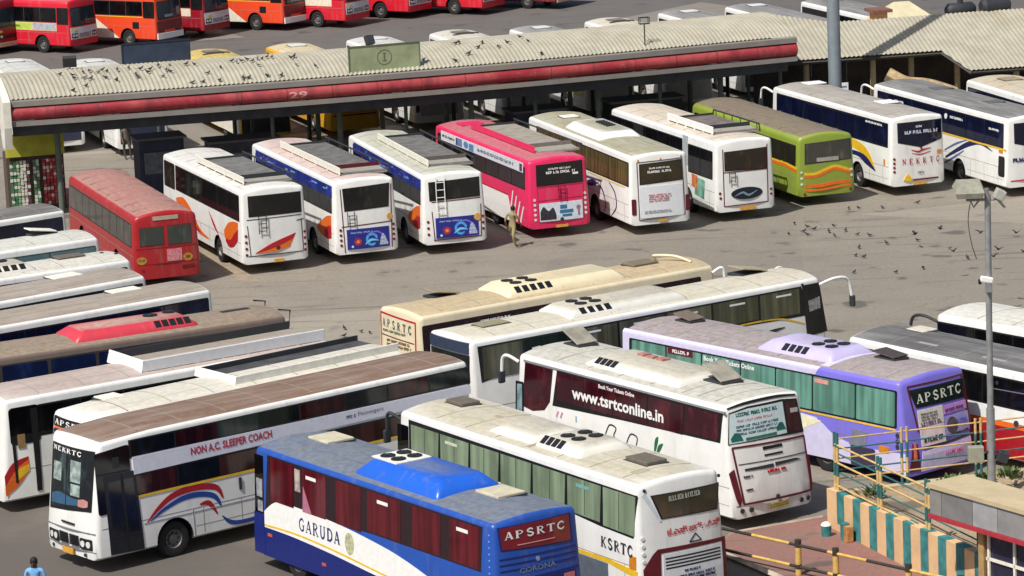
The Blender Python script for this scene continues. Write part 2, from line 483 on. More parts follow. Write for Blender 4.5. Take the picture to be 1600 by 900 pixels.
            for co, no in cuts:
                bmesh.ops.bisect_plane(bm, geom=bm.verts[:] + bm.edges[:] + bm.faces[:], plane_co=co, plane_no=no)
            mp = {v: out.verts.new(s.pt(face, v.co.x, v.co.y, off)) for v in bm.verts}
            for f in bm.faces:
                try: out.faces.new([mp[v] for v in f.verts])
                except ValueError: pass
            bk = {}
            for e in bm.edges:
                if len(e.link_faces) == 1:
                    q = []
                    for v in e.verts:
                        if v not in bk: bk[v] = out.verts.new(s.pt(face, v.co.x, v.co.y, -back))
                        q.append(v)
                    out.faces.new((mp[q[0]], mp[q[1]], bk[q[1]], bk[q[0]]))
            bm.free()
        bmesh.ops.recalc_face_normals(out, faces=out.faces)
        return new_obj(name, out, mt, parent or s.root)
    def lname(s, nm): return nm
    def text(s, face, st, a0, z0, w, h, mt, bold=True, serif=False, off=0.014, slope=0.0, parent=None, name='lettering'):
        sg = -1 if face == 'L' else 1
        out = bmesh.new()
        if serif:
            for poly in serif2d(st, 1.5 if h < .3 else 1.15):
                vs = [out.verts.new(s.pt(face, a0 + sg * p[0] * w, z0 + p[1] * h + p[0] * slope, off)) for p in poly]
                for t in tessellate_polygon([[Vector((p[0], p[1], 0)) for p in poly]]):
                    try: out.faces.new([vs[i] for i in t])
                    except ValueError: pass
                off += 0.0006
        else:
            V, F = text2d(st, bold)
            vs = [out.verts.new(s.pt(face, a0 + sg * v[0] * w, z0 + v[1] * h + v[0] * slope, off)) for v in V]
            for f in F:
                try: out.faces.new([vs[i] for i in f])
                except ValueError: pass
        return new_obj(name, out, mt, parent or s.root)
    # --- usual pieces
    def side_glass(s, u0, u1, z0, z1, n, mt, frame=M_BLACK, faces='LQ', gap=0.06, see='L', edges=None, rr=0.05):
        for f in faces:
            s.patch(f, rrect(u0, z0, u1, z1, 0.06), frame, 'window_band', off=0.006)
            if f in see:
                ed = edges or [u0 + (u1 - u0) * k / n for k in range(n + 1)]
                for a, b in zip(ed, ed[1:]):
                    s.patch(f, rrect(min(a, b) + gap / 2, z0 + .05, max(a, b) - gap / 2, z1 - .05, rr), mt, 'window', off=0.013)
    def hatch(s, u, v, lu, lv, mt, h=0.07, tilt=0.0, open_=False, dark=True):
        z = s.H + s.crown * max(0, 1 - (v / (s.ht - .13)) ** 2)
        bm = bmesh.new()
        if open_:
            box(bm, u, v, z + .02, lu, lv, .08, bev=.015)
            o = new_obj('roof_hatch', bm, M_DK, s.root)
            bm = bmesh.new()
            box(bm, u + .05, v, z + .05 + abs(math.sin(R(tilt))) * lu / 2 + .05, lu * 1.05, lv * 1.02, .05, Matrix.Rotation(R(tilt), 3, 'Y'), bev=.02)
            new_obj('hatch_lid', bm, mt, o)
        else:
            box(bm, u, v, z + h / 2 - .02, lu, lv, h, bev=.02)
            o = new_obj('roof_hatch', bm, mt, s.root)
            if dark:
                bm = bmesh.new(); box(bm, u, v, z - .005, lu + .08, lv + .08, .03)
                new_obj('hatch_seal', bm, M_DK, o)
    def aircon(s, u0, u1, w, h, mt, fans=(), vents=(), v0=0.0, ventz=None, plate=None, slope=.3, side=1):
        """roof air conditioner: a bevelled pod with round fans on top and slots along its flank"""
        z = s.H + s.crown * 0.55
        bm = bmesh.new()
        rows = [(0, -.12), (0.02, .03), (slope, h)]
        rings = []
        for e, zz in rows:
            rings.append([bm.verts.new((x, y + v0, z + zz)) for x, y in rrect(u0 + e * 1.1, -w / 2 + e, u1 - e * 1.1, w / 2 - e, 0.14, 3)])
        for A, B in zip(rings, rings[1:]):
            for k in range(len(A)): bm.faces.new((A[k], A[(k + 1) % len(A)], B[(k + 1) % len(A)], B[k]))
        bm.faces.new(rings[-1])
        bmesh.ops.recalc_face_normals(bm, faces=bm.faces)
        o = new_obj('roof_air_conditioner', bm, mt, s.root, smooth=62)
        if plate:
            bm = bmesh.new(); box(bm, (plate[0] + plate[1]) / 2, v0 + plate[2], z + h + .012, plate[1] - plate[0], plate[3], .04, bev=.01)
            new_obj('fan_plate', bm, M_OFFW, o)
        for fu, fv, fr in fans:
            bm = bmesh.new()
            bmesh.ops.create_cone(bm, cap_ends=True, segments=20, radius1=fr, radius2=fr, depth=.03, matrix=Matrix.Translation((fu, v0 + fv, z + h + (.045 if plate else .012))))
            f = new_obj('fan', bm, M_BLACK, o)
            bm = bmesh.new()
            for k in range(3):
                box(bm, fu, v0 + fv, z + h + (.066 if plate else .032), fr * 1.9, .03, .012, Matrix.Rotation(R(60 * k), 3, 'Z'))
            bmesh.ops.create_cone(bm, cap_ends=True, segments=12, radius1=fr * .3, radius2=fr * .3, depth=.02, matrix=Matrix.Translation((fu, v0 + fv, z + h + (.07 if plate else .036))))
            new_obj('fan_guard', bm, M_DK, f)
        for vu in vents:
            bm = bmesh.new()
            q = []
            for t in (.22, .92):
                e = .02 + (slope - .02) * t; zz = .03 + (h - .03) * t
                q.append((side * (w / 2 - e + .008), zz + .014))
            vs = [bm.verts.new((vu + dx, v0 + yy, z + zz)) for (yy, zz), dx in ((q[0], -.1), (q[0], .1), (q[1], .1), (q[1], -.1))]
            f = bm.faces.new(vs); r = bmesh.ops.extrude_face_region(bm, geom=[f])
            for v in r['geom']:
                if isinstance(v, bmesh.types.BMVert): v.co.z -= .03
            bmesh.ops.recalc_face_normals(bm, faces=bm.faces)
            new_obj('vent', bm, M_BLACK, o)
        return o
    def carrier(s, u0, u1, w, h, mt, floor, v0=0.0, ramp=0.0, posts=6, front=True, rear=False, inner=None, near=1):
        """luggage carrier: side panels on short posts, a front board and a dark floor"""
        z = s.H + s.crown * .4 - (.10 if front else .03)
        bm = bmesh.new()
        box(bm, (u0 + u1) / 2, v0, z + .10, u1 - u0 - .04, w - .06, .05)
        o = new_obj('roof_carrier', bm, floor, s.root)
        for sd in (1, -1):
            bm = bmesh.new()
            if sd != near:          # the far side is an open pipe rail unless there is a front board
                zz = z + .08 + h * .8; y = v0 + sd * w / 2
                tube(bm, catmull([(u0, y, z + .02), (u0 + .1, y, zz), (u0 + .5, y, zz + .02), (u1 - .5, y, zz + .02), (u1 - .05, y, zz), (u1, y, z + .02)], 5), .035, 6)
                for k in range(posts): uu = u0 + .3 + (u1 - u0 - .6) * k / (posts - 1); tube(bm, [(uu, y, z), (uu, y, zz + .02)], .022, 6)
                if front:
                    bm.clear(); box(bm, (u0 + u1) / 2, y, z + .10 + h * .4, u1 - u0, .05, h * .8, bev=.015)  # far board coloured dark to stand for the shade on its inner face
                new_obj('carrier_rail', bm, M_DK, o)
                continue
            box(bm, (u0 + u1) / 2, v0 + sd * w / 2, z + .10 + h / 2, u1 - u0, .05, h, bev=.015)
            for k in range(posts):
                uu = u0 + .1 + (u1 - u0 - .2) * k / (posts - 1)
                box(bm, uu, v0 + sd * w / 2, z + .05, .10, .04, .2)
            new_obj('carrier_rail', bm, mt, o)
        if not front:
            bm = bmesh.new(); box(bm, u1, v0, z + .13, .05, w - .06, .16, bev=.01); new_obj('front_bar', bm, M_DK, o)
        if front:
            bm = bmesh.new(); box(bm, u1, v0, z + .08 + h / 2, .05, w + .05, h + .06, Matrix.Rotation(R(-16), 3, 'Y'), bev=.015)
            new_obj('front_board', bm, mt, o)
        if ramp:
            bm = bmesh.new(); box(bm, u0 + ramp / 2, v0, z + .11, ramp, w - .1, .05, Matrix.Rotation(R(-5), 3, 'Y'))
            new_obj('ramp', bm, flat(C(150, 146, 136), .7), o)
            bm = bmesh.new(); box(bm, u0 + ramp + .04, v0, z + .2, .05, w - .1, .26)
            new_obj('rear_board', bm, inner or M_DK, o)
        return o
    def mirror(s, side, arm=0.9, mt=M_WHITE, low=0.35, head=True):
        y = side * s.ht; z = s.H - .25
        bm = bmesh.new()
        x = s.L - s.fr - .05
        tube(bm, catmull([(x - .1, y, z), (x + arm * .4, y + side * .16, z + .16), (x + arm * .85, y + side * .2, z + .06), (x + arm, y + side * .2, z - low)], 6), .05, 8)
        o = new_obj('wing_mirror', bm, mt, s.root, smooth=40)
        bm = bmesh.new(); box(bm, x + arm + .02, y + side * .2, z - low - .18, .12, .22, .38, bev=.04)
        new_obj('mirror_head', bm, M_DK, o)
    def lamps(s, face, items, mt=M_LAMP, r=0.055, name='tail_lamp'):
        for a, z in items: s.patch(face, disc(a, z, r), mt, name, off=0.02)
    def plate(s, face, a0, z0, a1, z1, mt=None): s.patch(face, rect(a0, z0, a1, z1), mt or M_PLATE, 'number_plate', off=.022)
    def rear_window(s, pts, mt, frame=M_BLACK, name='rear_window'):
        c = (sum(p[0] for p in pts) / len(pts), sum(p[1] for p in pts) / len(pts))
        out = [(c[0] + (p[0] - c[0]) * 1.05, c[1] + (p[1] - c[1]) * 1.09) for p in pts]
        w = s.patch('R', out, frame, name, off=.010)
        s.patch('R', pts, mt, 'rear_glass', off=.018, parent=w)
    def lines(s, face, segs, w, mt, name='trim_line', off=.011):
        ps = []
        for (a0, z0, a1, z1) in segs:
            d = Vector((a1 - a0, z1 - z0)).normalized(); q = Vector((-d.y, d.x)) * w / 2
            ps.append([(a0 + q.x, z0 + q.y), (a1 + q.x, z1 + q.y), (a1 - q.x, z1 - q.y), (a0 - q.x, z0 - q.y)])
        return s.patch(face, ps, mt, name, off=off)
    def ladder(s, a, z0, z1, w=0.3, mt=M_WHITE, step=.3):
        bm = bmesh.new()
        for q in (-w / 2, w / 2): tube(bm, [s.pt('R', a + q, z0, .07), s.pt('R', a + q, z1, .07)], .018, 6)
        z = z0 + .1
        while z < z1:
            tube(bm, [s.pt('R', a - w / 2, z, .07), s.pt('R', a + w / 2, z, .07)], .016, 6); z += step
        new_obj('ladder', bm, mt, s.root)
    def small_text(s, face, a0, z0, w, h, mt, rows=1, n=10, seed=1, off=.027):
        """rows of lettering too small to read in the photo: short uneven strokes"""
        rnd = random.Random(seed); ps = []
        sg = -1 if face == 'L' else 1
        for r_ in range(rows):
            zz = z0 - r_ * h * 1.7; a = 0.0; lim = w * (1 - .12 * rnd.random()); run = rnd.randint(3, 7)
            cw = min(w / n * .62, h * .9)
            while a < lim:
                t = min(h * .26, cw * .34); k = rnd.randrange(5); x = lambda q: a0 + sg * (a + q)
                if k != 4: ps.append(rect(x(0), zz, x(t), zz + h))
                if k in (0, 2, 4): ps.append(rect(x(t * 1.05), zz + h - t, x(cw * .8), zz + h))
                if k in (1, 2, 3): ps.append(rect(x(t * 1.05), zz, x(cw * .8), zz + t))
                if k in (0, 3): ps.append(rect(x(cw * .8 - t), zz + t * 1.05, x(cw * .8), zz + h - t * 1.05))
                if k == 4: ps.append(rect(x(cw * .3), zz, x(cw * .3 + t), zz + h - t * 1.05))
                a += cw; run -= 1
                if run <= 0: a += cw * .7; run = rnd.randint(3, 7)
        return s.patch(face, ps, mt, 'lettering', off=off)

# ------------------------------------------------------------------ the ground
def ground_mat(name, ca, cb, cc, far=None, seed=0.0):
    """worn tarmac: broad pale and dark areas, fine grain, oil spots and tyre streaks"""
    mt, t, p, l = base(name)
    n1 = noise(t, l, .045, 4, .6); n2 = noise(t, l, .35, 6, .65); n3 = noise(t, l, 7.0, 4, .7)
    n4 = noise(t, l, .9, 3, .5, stretch=(.25, 1.3, 1)); n5 = noise(t, l, .7, 2, .4)
    c = mix(t, l, rng(t, l, n1, .35, .65), ca, cb)
    c = mix(t, l, rng(t, l, n2, .35, .75, 0, .6), c, cc)
    c = mix(t, l, rng(t, l, n4, .55, .78, 0, .38), c, C(92, 84, 78))
    c = mix(t, l, rng(t, l, n3, .3, .75, 0, .35), c, C(78, 73, 70))
    c = mix(t, l, rng(t, l, n5, .64, .72, 0, .6), c, C(60, 57, 56))
    vo = t.nodes.new('ShaderNodeTexVoronoi'); vo.inputs['Scale'].default_value = .085
    tc0 = t.nodes.new('ShaderNodeTexCoord'); l.new(tc0.outputs['Object'], vo.inputs['Vector'])
    sv = t.nodes.new('ShaderNodeSeparateColor'); l.new(vo.outputs['Color'], sv.inputs[0])
    c = mix(t, l, rng(t, l, sv.outputs[0], .55, .6, 0, .16), c, C(100, 94, 88)); c = mix(t, l, rng(t, l, sv.outputs[1], .8, .84, 0, .25), c, C(186, 176, 158))
    n6 = noise(t, l, 1.0, 3, .5, stretch=(.09, 1.6, 1)); c = mix(t, l, rng(t, l, n6, .60, .70, 0, .45), c, C(70, 66, 62))
    vc = t.nodes.new('ShaderNodeTexVoronoi'); vc.feature = 'DISTANCE_TO_EDGE'; vc.inputs['Scale'].default_value = .22; 
    nw = t.nodes.new('ShaderNodeTexNoise'); nw.inputs['Scale'].default_value = .35; nw.inputs['Detail'].default_value = 5; l.new(tc0.outputs['Object'], nw.inputs['Vector'])
    vm = t.nodes.new('ShaderNodeVectorMath'); vm.operation = 'MULTIPLY_ADD'; l.new(nw.outputs['Color'], vm.inputs[0]); vm.inputs[1].default_value = (7, 7, 0); l.new(tc0.outputs['Object'], vm.inputs[2]); l.new(vm.outputs[0], vc.inputs['Vector'])
    c = mix(t, l, rng(t, l, mth(t, l, 'ADD', vc.outputs['Distance'], mth(t, l, 'MULTIPLY', n2, .05)), .024, .036, .16, 0), c, C(60, 56, 54))
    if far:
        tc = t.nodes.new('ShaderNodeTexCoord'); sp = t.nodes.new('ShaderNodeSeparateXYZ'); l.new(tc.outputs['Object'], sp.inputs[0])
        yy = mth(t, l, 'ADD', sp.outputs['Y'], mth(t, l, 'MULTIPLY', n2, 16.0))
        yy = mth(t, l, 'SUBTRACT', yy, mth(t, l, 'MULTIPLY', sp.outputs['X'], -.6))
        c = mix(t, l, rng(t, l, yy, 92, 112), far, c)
    l.new(c, p.inputs['Base Color']); p.inputs['Roughness'].default_value = .92
    b = t.nodes.new('ShaderNodeBump'); b.inputs['Strength'].default_value = .25; b.inputs['Distance'].default_value = .02
    l.new(n3, b.inputs['Height']); l.new(b.outputs[0], p.inputs['Normal'])
    return mt
def sheet(name, pts, z, mt, thick=None, kind='structure'):
    bm = bmesh.new()
    vs = [bm.verts.new((x, y, z)) for x, y in pts]
    f = bm.faces.new(vs)
    if f.normal.z < 0: f.normal_flip()
    if thick:
        r = bmesh.ops.extrude_face_region(bm, geom=[f])
        for v in r['geom']:
            if isinstance(v, bmesh.types.BMVert): v.co.z -= thick
        bmesh.ops.recalc_face_normals(bm, faces=bm.faces)
    o = new_obj(name, bm, mt)
    o['kind'] = kind
    return o
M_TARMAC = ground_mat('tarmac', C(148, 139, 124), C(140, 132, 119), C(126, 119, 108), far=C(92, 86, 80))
M_FARLOT = ground_mat('far_tarmac', C(98, 93, 89), C(106, 101, 96), C(88, 84, 81))
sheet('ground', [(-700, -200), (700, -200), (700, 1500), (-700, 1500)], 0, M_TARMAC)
sheet('far_lot', [(-120, 138), (90, 198), (160, 420), (-220, 420)], .004, M_FARLOT)
M_PAVE = ground_mat('red_pavers', C(158, 102, 90), C(150, 108, 97), C(138, 112, 101))
M_KERB = flat(C(172, 160, 142), .9, var=.25, scale=2.5)
M_SOIL = ground_mat('dry_soil', C(182, 160, 128), C(166, 146, 118), C(150, 130, 104))
sheet('pavement', [(5.1, 90.2), (5.7, 91.6), (8.5, 93.0), (13.2, 83.0), (13.2, 76), (12.4, 76)], .13, M_PAVE, .13)
bm = bmesh.new()
tube(bm, [(5.1, 90.2, .08), (12.4, 76, .08)], .09, 4); tube(bm, [(5.1, 90.2, .08), (5.7, 91.6, .08), (8.3, 92.85, .08)], .09, 4)
tag(new_obj('kerb', bm, M_KERB), None, None, kind='structure')
# painted / paved strips that divide the bays
bm = bmesh.new()
for x, y in ((-13.0, 140.2), ):
    d = Vector((0.33, -1)).normalized()
    a = Vector((x, y)); b = a + d * 9.4; q = Vector((-d.y, d.x)) * .35
    bm.faces.new([bm.verts.new((*v, .008)) for v in (a - q, b - q, b + q, a + q)])
for x, y in ((-19.6, 171.5),):
    d = Vector((0.345, -1)).normalized()
    a = Vector((x, y)); b = a + d * 15; q = Vector((-d.y, d.x)) * .55
    bm.faces.new([bm.verts.new((*v, .012)) for v in (a - q, b - q, b + q, a + q)])
tag(new_obj('bay_strip', bm, flat(C(150, 136, 116), .9, var=.2, scale=1.5)), None, None, kind='structure')

# ------------------------------------------------------------------ platform canopy
CA = Vector((-21.13, 146.5)); ANG = R(16.06)
CE = Vector((math.cos(ANG), math.sin(ANG))); CN = Vector((-CE.y, CE.x)); CLEN = 35.9
CH, RI, ZR = 6.5, .7, 5.4
RAD = (CH * CH / 4 + RI * RI) / (2 * RI)
def bowc(s): return -1.0 * math.sin(math.pi * min(1, max(0, s / CLEN)))
def vz(t): return ZR + math.sqrt(max(0, RAD * RAD - (t - CH / 2) ** 2)) - (RAD - RI)
def cp(s, t, z):
    q = CA + CE * s + CN * (t + bowc(s)); return (q.x, q.y, z)
def sheet_metal(name, col, rough=.7):
    mt, t, p, l = base(name)
    n = noise(t, l, 1.2, 5, .65); n2 = noise(t, l, .5, 4, .6); n3 = noise(t, l, 14, 3, .6)
    c = Vector(col[:3])
    a = mix(t, l, rng(t, l, n, .3, .72), tuple(c * .82) + (1,), tuple(c) + (1,))
    a = mix(t, l, rng(t, l, n2, .52, .78, 0, .5), a, C(150, 138, 112))
    a = mix(t, l, rng(t, l, n3, .62, .75, 0, .25), a, C(120, 110, 95))
    l.new(a, p.inputs['Base Color']); p.inputs['Roughness'].default_value = rough
    return mt
M_ROOF = sheet_metal('corrugated_sheet', C(174, 168, 149))
M_GUT = sheet_metal('gutter_sheet', C(136, 131, 124))
def faded_red():
    mt, t, p, l = base('faded_red_sheet')
    n = noise(t, l, .35, 4, .6); n2 = noise(t, l, 3.5, 6, .7); n3 = noise(t, l, 1.0, 4, .6, stretch=(2, 2, .3))
    a = mix(t, l, rng(t, l, n, .35, .62), C(146, 32, 44), C(170, 70, 72))
    a = mix(t, l, rng(t, l, n2, .52, .74, 0, .45), a, C(184, 120, 104))
    a = mix(t, l, rng(t, l, n3, .48, .7, 0, .55), a, C(96, 44, 46))
    l.new(a, p.inputs['Base Color']); p.inputs['Roughness'].default_value = .5
    return mt
canopy = empty('platform_canopy', cp(0, 0, 0), 0, 'long platform canopy with cream corrugated vault and rounded faded red fascia', 'canopy')
CMI = canopy.matrix_basis.inverted()
def cobj(name, bm, mt, smooth=None, parent=None):
    bm.transform(Matrix.Translation(-Vector(cp(0, 0, 0))))
    return new_obj(name, bm, mt, parent or canopy, smooth=smooth)
bm = bmesh.new()
NS = int(CLEN / .20) * 4
grid = []
for i in range(NS + 1):
    s = CLEN * i / NS
    dz = (.0, .042, .042, .0)[i % 4]
    grid.append([bm.verts.new(cp(s, t, vz(t) + dz)) for t in [CH * k / 16 for k in range(17)]])
for A, B in zip(grid, grid[1:]):
    for k in range(16): bm.faces.new((A[k], B[k], B[k + 1], A[k + 1]))
cobj('roof', bm, M_ROOF)
def sweep(prof, s0, s1, n=24):
    b = bmesh.new(); rs = []
    for i in range(n + 1):
        s = s0 + (s1 - s0) * i / n
        rs.append([b.verts.new(cp(s, t, z)) for t, z in prof])
    for A, B in zip(rs, rs[1:]):
        for k in range(len(prof)): b.faces.new((A[k], B[k], B[(k + 1) % len(prof)], A[(k + 1) % len(prof)]))
    b.faces.new(rs[0]); b.faces.new(rs[-1][::-1])
    bmesh.ops.recalc_face_normals(b, faces=b.faces)
    return b
arc = [(.06 - .30 * math.sin(R(a)), 4.80 - .31 * math.cos(R(a))) for a in range(0, 181, 15)]
SEG = 18
ss = [.15]; mis = []
for k in range(1, SEG + 1):
    s = CLEN * k / SEG
    for q in (.25, .5, .75): ss.append(s - CLEN / SEG * (1 - q)); mis.append(0)
    if k < SEG: ss += [s - .02, s + .02]; mis += [0, 1]
    else: ss.append(s); mis.append(0)
ss = sorted(ss)
bm = bmesh.new(); pr = arc + [(.2, 5.11), (.2, 4.49)]; rs = [[bm.verts.new(cp(q, t, z)) for t, z in pr] for q in ss]
for A, B, mi in zip(rs, rs[1:], mis):
    for k in range(len(pr)): f = bm.faces.new((A[k], B[k], B[(k + 1) % len(pr)], A[(k + 1) % len(pr)])); f.material_index = mi
bm.faces.new(rs[0]); bm.faces.new(rs[-1][::-1]); bmesh.ops.recalc_face_normals(bm, faces=bm.faces)
fas = cobj('barrel_fascia', bm, [faded_red(), flat(C(110, 40, 44), .6)], smooth=40)
# stencilled bay number on the fascia
V, F = text2d('29'); bm = bmesh.new()
vs = [bm.verts.new(cp(12.05 + v[0] * .8, .06 - .312 * math.sin(R(58 + 52 * v[1])), 4.80 - .322 * math.cos(R(58 + 52 * v[1])))) for v in V]
for f in F:
    try: bm.faces.new([vs[i] for i in f])
    except ValueError: pass
cobj('lettering', bm, flat(C(206, 150, 146), .7), parent=fas)
cobj('gutter', sweep([(-.16, 5.115), (-.16, 5.34), (.03, 5.38), (.03, 5.115)], 0, CLEN), M_GUT)
cobj('gutter', sweep([(-.14, 4.27), (-.14, 4.485), (.06, 4.485), (.06, 4.27)], 0, CLEN), M_GUT)
cobj('beam', sweep([(.10, 3.82), (.10, 4.265), (.34, 4.265), (.34, 3.82)], 0.2, CLEN - .4), flat(C(52, 52, 54), .7, var=.3, scale=2))
cobj('beam', sweep([(CH - .5, 4.3), (CH - .5, 5.0), (CH - .2, 5.0), (CH - .2, 4.3)], 0.2, CLEN - .4), flat(C(52, 52, 54), .7, var=.3, scale=2))
cobj('ceiling', sweep([(.2, 4.95), (.2, 5.05), (CH - .2, 5.05), (CH - .2, 4.95)], .2, CLEN - .3), flat(C(88, 84, 78), .8))
for k in range(10):
    s = 8.55 + 3.0 * k if k else 2.2
    for t, rr in ((1.25, .13), (CH - 1.0, .12)):
        bm = bmesh.new(); tube(bm, [cp(s, t, .0), cp(s, t, 5.0)], rr if k % 2 == 0 else .09, 10)
        cobj('column', bm, flat(C(86, 96, 86), .6, var=.2, scale=2), smooth=40)
    bm = bmesh.new()
    tube(bm, [cp(s, .3, 4.4), cp(s, 1.25, 3.9), cp(s, CH - 1, 3.9), cp(s, CH - .3, 4.6)], .07, 6)
    cobj('truss', bm, M_DK)
cobj('rear_shade_slab', sweep([(CH - .1, 3.98), (CH - .1, 4.06), (16.9, 4.02), (16.9, 3.94)], 8.3, CLEN + 4), M_GUT)  # unseen slab added behind the vault to shade the far bus rears
for k in range(9):
    bm = bmesh.new(); s = 9.0 + 3.6 * k; tube(bm, [cp(s, 14.6, 0), cp(s, 14.6, 3.96)], .10, 8); cobj('column', bm, flat(C(70, 76, 70), .6, var=.2, scale=2), smooth=40)  # posts under the added shade slab
# white end panel at the near end
bm = bmesh.new()
pr = [(-.30, 4.25)] + [(-.30, 5.36)] + [(t, vz(t) + .10) for t in [CH * k / 10 for k in range(11)]] + [(CH, 4.6), (1.2, 4.2), (.6, 3.3), (-.05, 3.3)]
A = [bm.verts.new(cp(-.22, t, z)) for t, z in pr]; B = [bm.verts.new(cp(.10, t, z)) for t, z in pr]
bm.faces.new(A); bm.faces.new(B[::-1])
for k in range(len(A)): bm.faces.new((A[k], B[k], B[(k + 1) % len(A)], A[(k + 1) % len(A)]))
bmesh.ops.recalc_face_normals(bm, faces=bm.faces)
cobj('end_panel', bm, flat(C(222, 218, 204), .7, var=.15, scale=1.5))
sheet('platform', [cp(-2, .9, 0)[:2], cp(CLEN * .25, .9, 0)[:2], cp(CLEN * .5, .9, 0)[:2], cp(CLEN * .75, .9, 0)[:2], cp(CLEN + 2, .9, 0)[:2], cp(CLEN + 2, CH - .6, 0)[:2], cp(-2, CH - .6, 0)[:2]], .16, flat(C(140, 132, 122), .9, var=.25, scale=1.5), .15)

# ------------------------------------------------------------------ large shed roof to the right of the canopy
E0 = Vector((13.0, 159.07)); EE = Vector((math.cos(R(9.8)), math.sin(R(9.8)))); EN = Vector((-EE.y, EE.x)); TB = math.tan(R(17))
def ep(s, t, dz=0.0):
    q = E0 + EE * s + EN * t; return (q.x, q.y, 3.9 + t * TB + dz)
shed = empty('shed', (E0.x, E0.y, 0), 0, 'wide open shed with sloping cream corrugated roof behind the white coaches', 'shed')
def sobj(name, bm, mt, smooth=None, parent=None, root=None):
    bm.transform(Matrix.Translation(-Vector((E0.x, E0.y, 0)))); return new_obj(name, bm, mt, parent or shed, smooth=smooth)
bm = bmesh.new(); i = 0; s = -.9; prev = None
while s < 22:
    t0 = 0.0 if s < 7.55 else (-2.25 if s > 8.2 else -2.25 * (s - 7.55) / .65)
    t1 = 5.1 - 1.25 * max(0, min(1, (s - .9) / 2.4)) + .1 * max(0, min(1, (s - 6) / 4))
    dz = (.0, .035, .035, .0)[i % 4]
    c = [bm.verts.new(ep(s, t0 + (t1 - t0) * k / 3, dz)) for k in range(4)]
    if prev:
        for k in range(3): bm.faces.new((prev[k], c[k], c[k + 1], prev[k + 1]))
    prev = c; s += .055; i += 1
sobj('roof', bm, M_ROOF)
bm = bmesh.new()   # slope on the far side of the ridge
bm.faces.new([bm.verts.new(p) for p in (ep(-.9, 3.8, -.06), ep(22, 3.9, -.06), (*(E0 + EE * 22 + EN * 9), 3.4), (*(E0 + EE * -.9 + EN * 9), 3.4))])
sobj('back_slope', bm, M_ROOF)
bm = bmesh.new()
box(bm, 0, 0, 0, 1, 1, 1); bm.clear()
tube(bm, [ep(-.8, .1, -.16), ep(7.6, .1, -.16)], .10, 4); tube(bm, [ep(7.6, .0, -.12), ep(8.3, -2.3, -.12)], .09, 4); tube(bm, [ep(8.3, -2.15, -.14), ep(21, -2.15, -.14)], .09, 4)
sobj('eave_beam', bm, flat(C(70, 66, 62), .7))
for sx, t in ((1.2, .5), (4.4, .5), (6.4, 1.0), (8.6, .9), (10.6, -1.8), (14, -1.8)):
    bm = bmesh.new(); q = ep(sx, t); tube(bm, [(q[0], q[1], 0), (q[0], q[1], q[2] - .05)], .14, 8)
    sobj('column', bm, flat(C(176, 158, 120), .7), smooth=40)
bm = bmesh.new()
a = ep(-.6, 3.5); b = ep(21, 3.5)
bm.faces.new([bm.verts.new(p) for p in ((a[0], a[1], 0), (b[0], b[1], 0), (b[0], b[1], 4.6), (a[0], a[1], 4.6))])
sobj('back_wall', bm, flat(C(70, 64, 60), .85, var=.4, scale=1.0))
bm = bmesh.new()
tube(bm, catmull([ep(5.0, .2, -1.0), ep(5.8, -.1, -1.35), ep(6.9, -.2, -1.5), ep(8.1, -.3, -1.9)], 5), [.35] * 16, 6)
sobj('rolled_awning', bm, flat(C(186, 160, 122), .9, var=.3, scale=3), smooth=50)
for x, y, z, w, h, lab in ((14.05, 159.3, 2.6, .62, .42, 'wide white notice hanging left of the steel mast'), (15.75, 159.6, 2.35, .55, .72, 'tall white notice hanging right of the steel mast')):
    nb = empty('notice', (x, y, z), R(10), lab, 'notice')
    bm = bmesh.new(); box(bm, 0, 0, 0, w, .05, h, bev=.01); nbp = new_obj('panel', bm, M_WHITE, nb)
    bm = bmesh.new(); tube(bm, [(-w * .4, 0, h / 2), (-w * .4, 0, 3.75 - z)], .012, 5); new_obj('hanger', bm, M_DK, nb)
    bm = bmesh.new(); tube(bm, [(w * .4, 0, h / 2), (w * .4, 0, 3.75 - z)], .012, 5); new_obj('hanger', bm, M_DK, nb)
    bm = bmesh.new()
    for k in range(3): box(bm, 0, -.03, h * (.25 - .22 * k), w * (.7 - .1 * k), .012, h * .08)
    new_obj('lettering', bm, flat(C(96, 110, 150), .6), nbp)
# little gabled roof, rooftop room and pipes further back
gb = empty('gabled_house', (20.0, 172, 0), R(10), 'small cream house with peaked roof showing above the shed ridge', 'house')
bm = bmesh.new(); box(bm, 0, 0, 1.6, 3.8, 4.0, 3.2)
new_obj('wall', bm, flat(C(206, 190, 150), .8, var=.2, scale=1), gb)
bm = bmesh.new()
P = [(-2.5, -2.4, 3.25), (2.5, -2.4, 3.25), (2.5, 2.4, 3.25), (-2.5, 2.4, 3.25), (-.4, 0, 4.9), (.4, 0, 4.9)]
v = [bm.verts.new(p) for p in P]
for f in ((0, 1, 5, 4), (1, 2, 5), (2, 3, 4, 5), (3, 0, 4), (3, 2, 1, 0)): bm.faces.new([v[i] for i in f])
new_obj('roof', bm, sheet_metal('cream_roof', C(206, 196, 160)), gb)
ck = empty('rooftop_booth', (18.15, 165.6, 0), R(12), 'orange walled booth with brown slab top behind the shed', 'booth')
bm = bmesh.new(); box(bm, 0, 0, 2.6, .6, .9, 5.2); new_obj('wall', bm, flat(C(206, 150, 106), .8, var=.2), ck)
bm = bmesh.new(); box(bm, 0, 0, 5.3, 1.0, 1.3, .14); new_obj('roof', bm, flat(C(126, 84, 70), .8), ck)
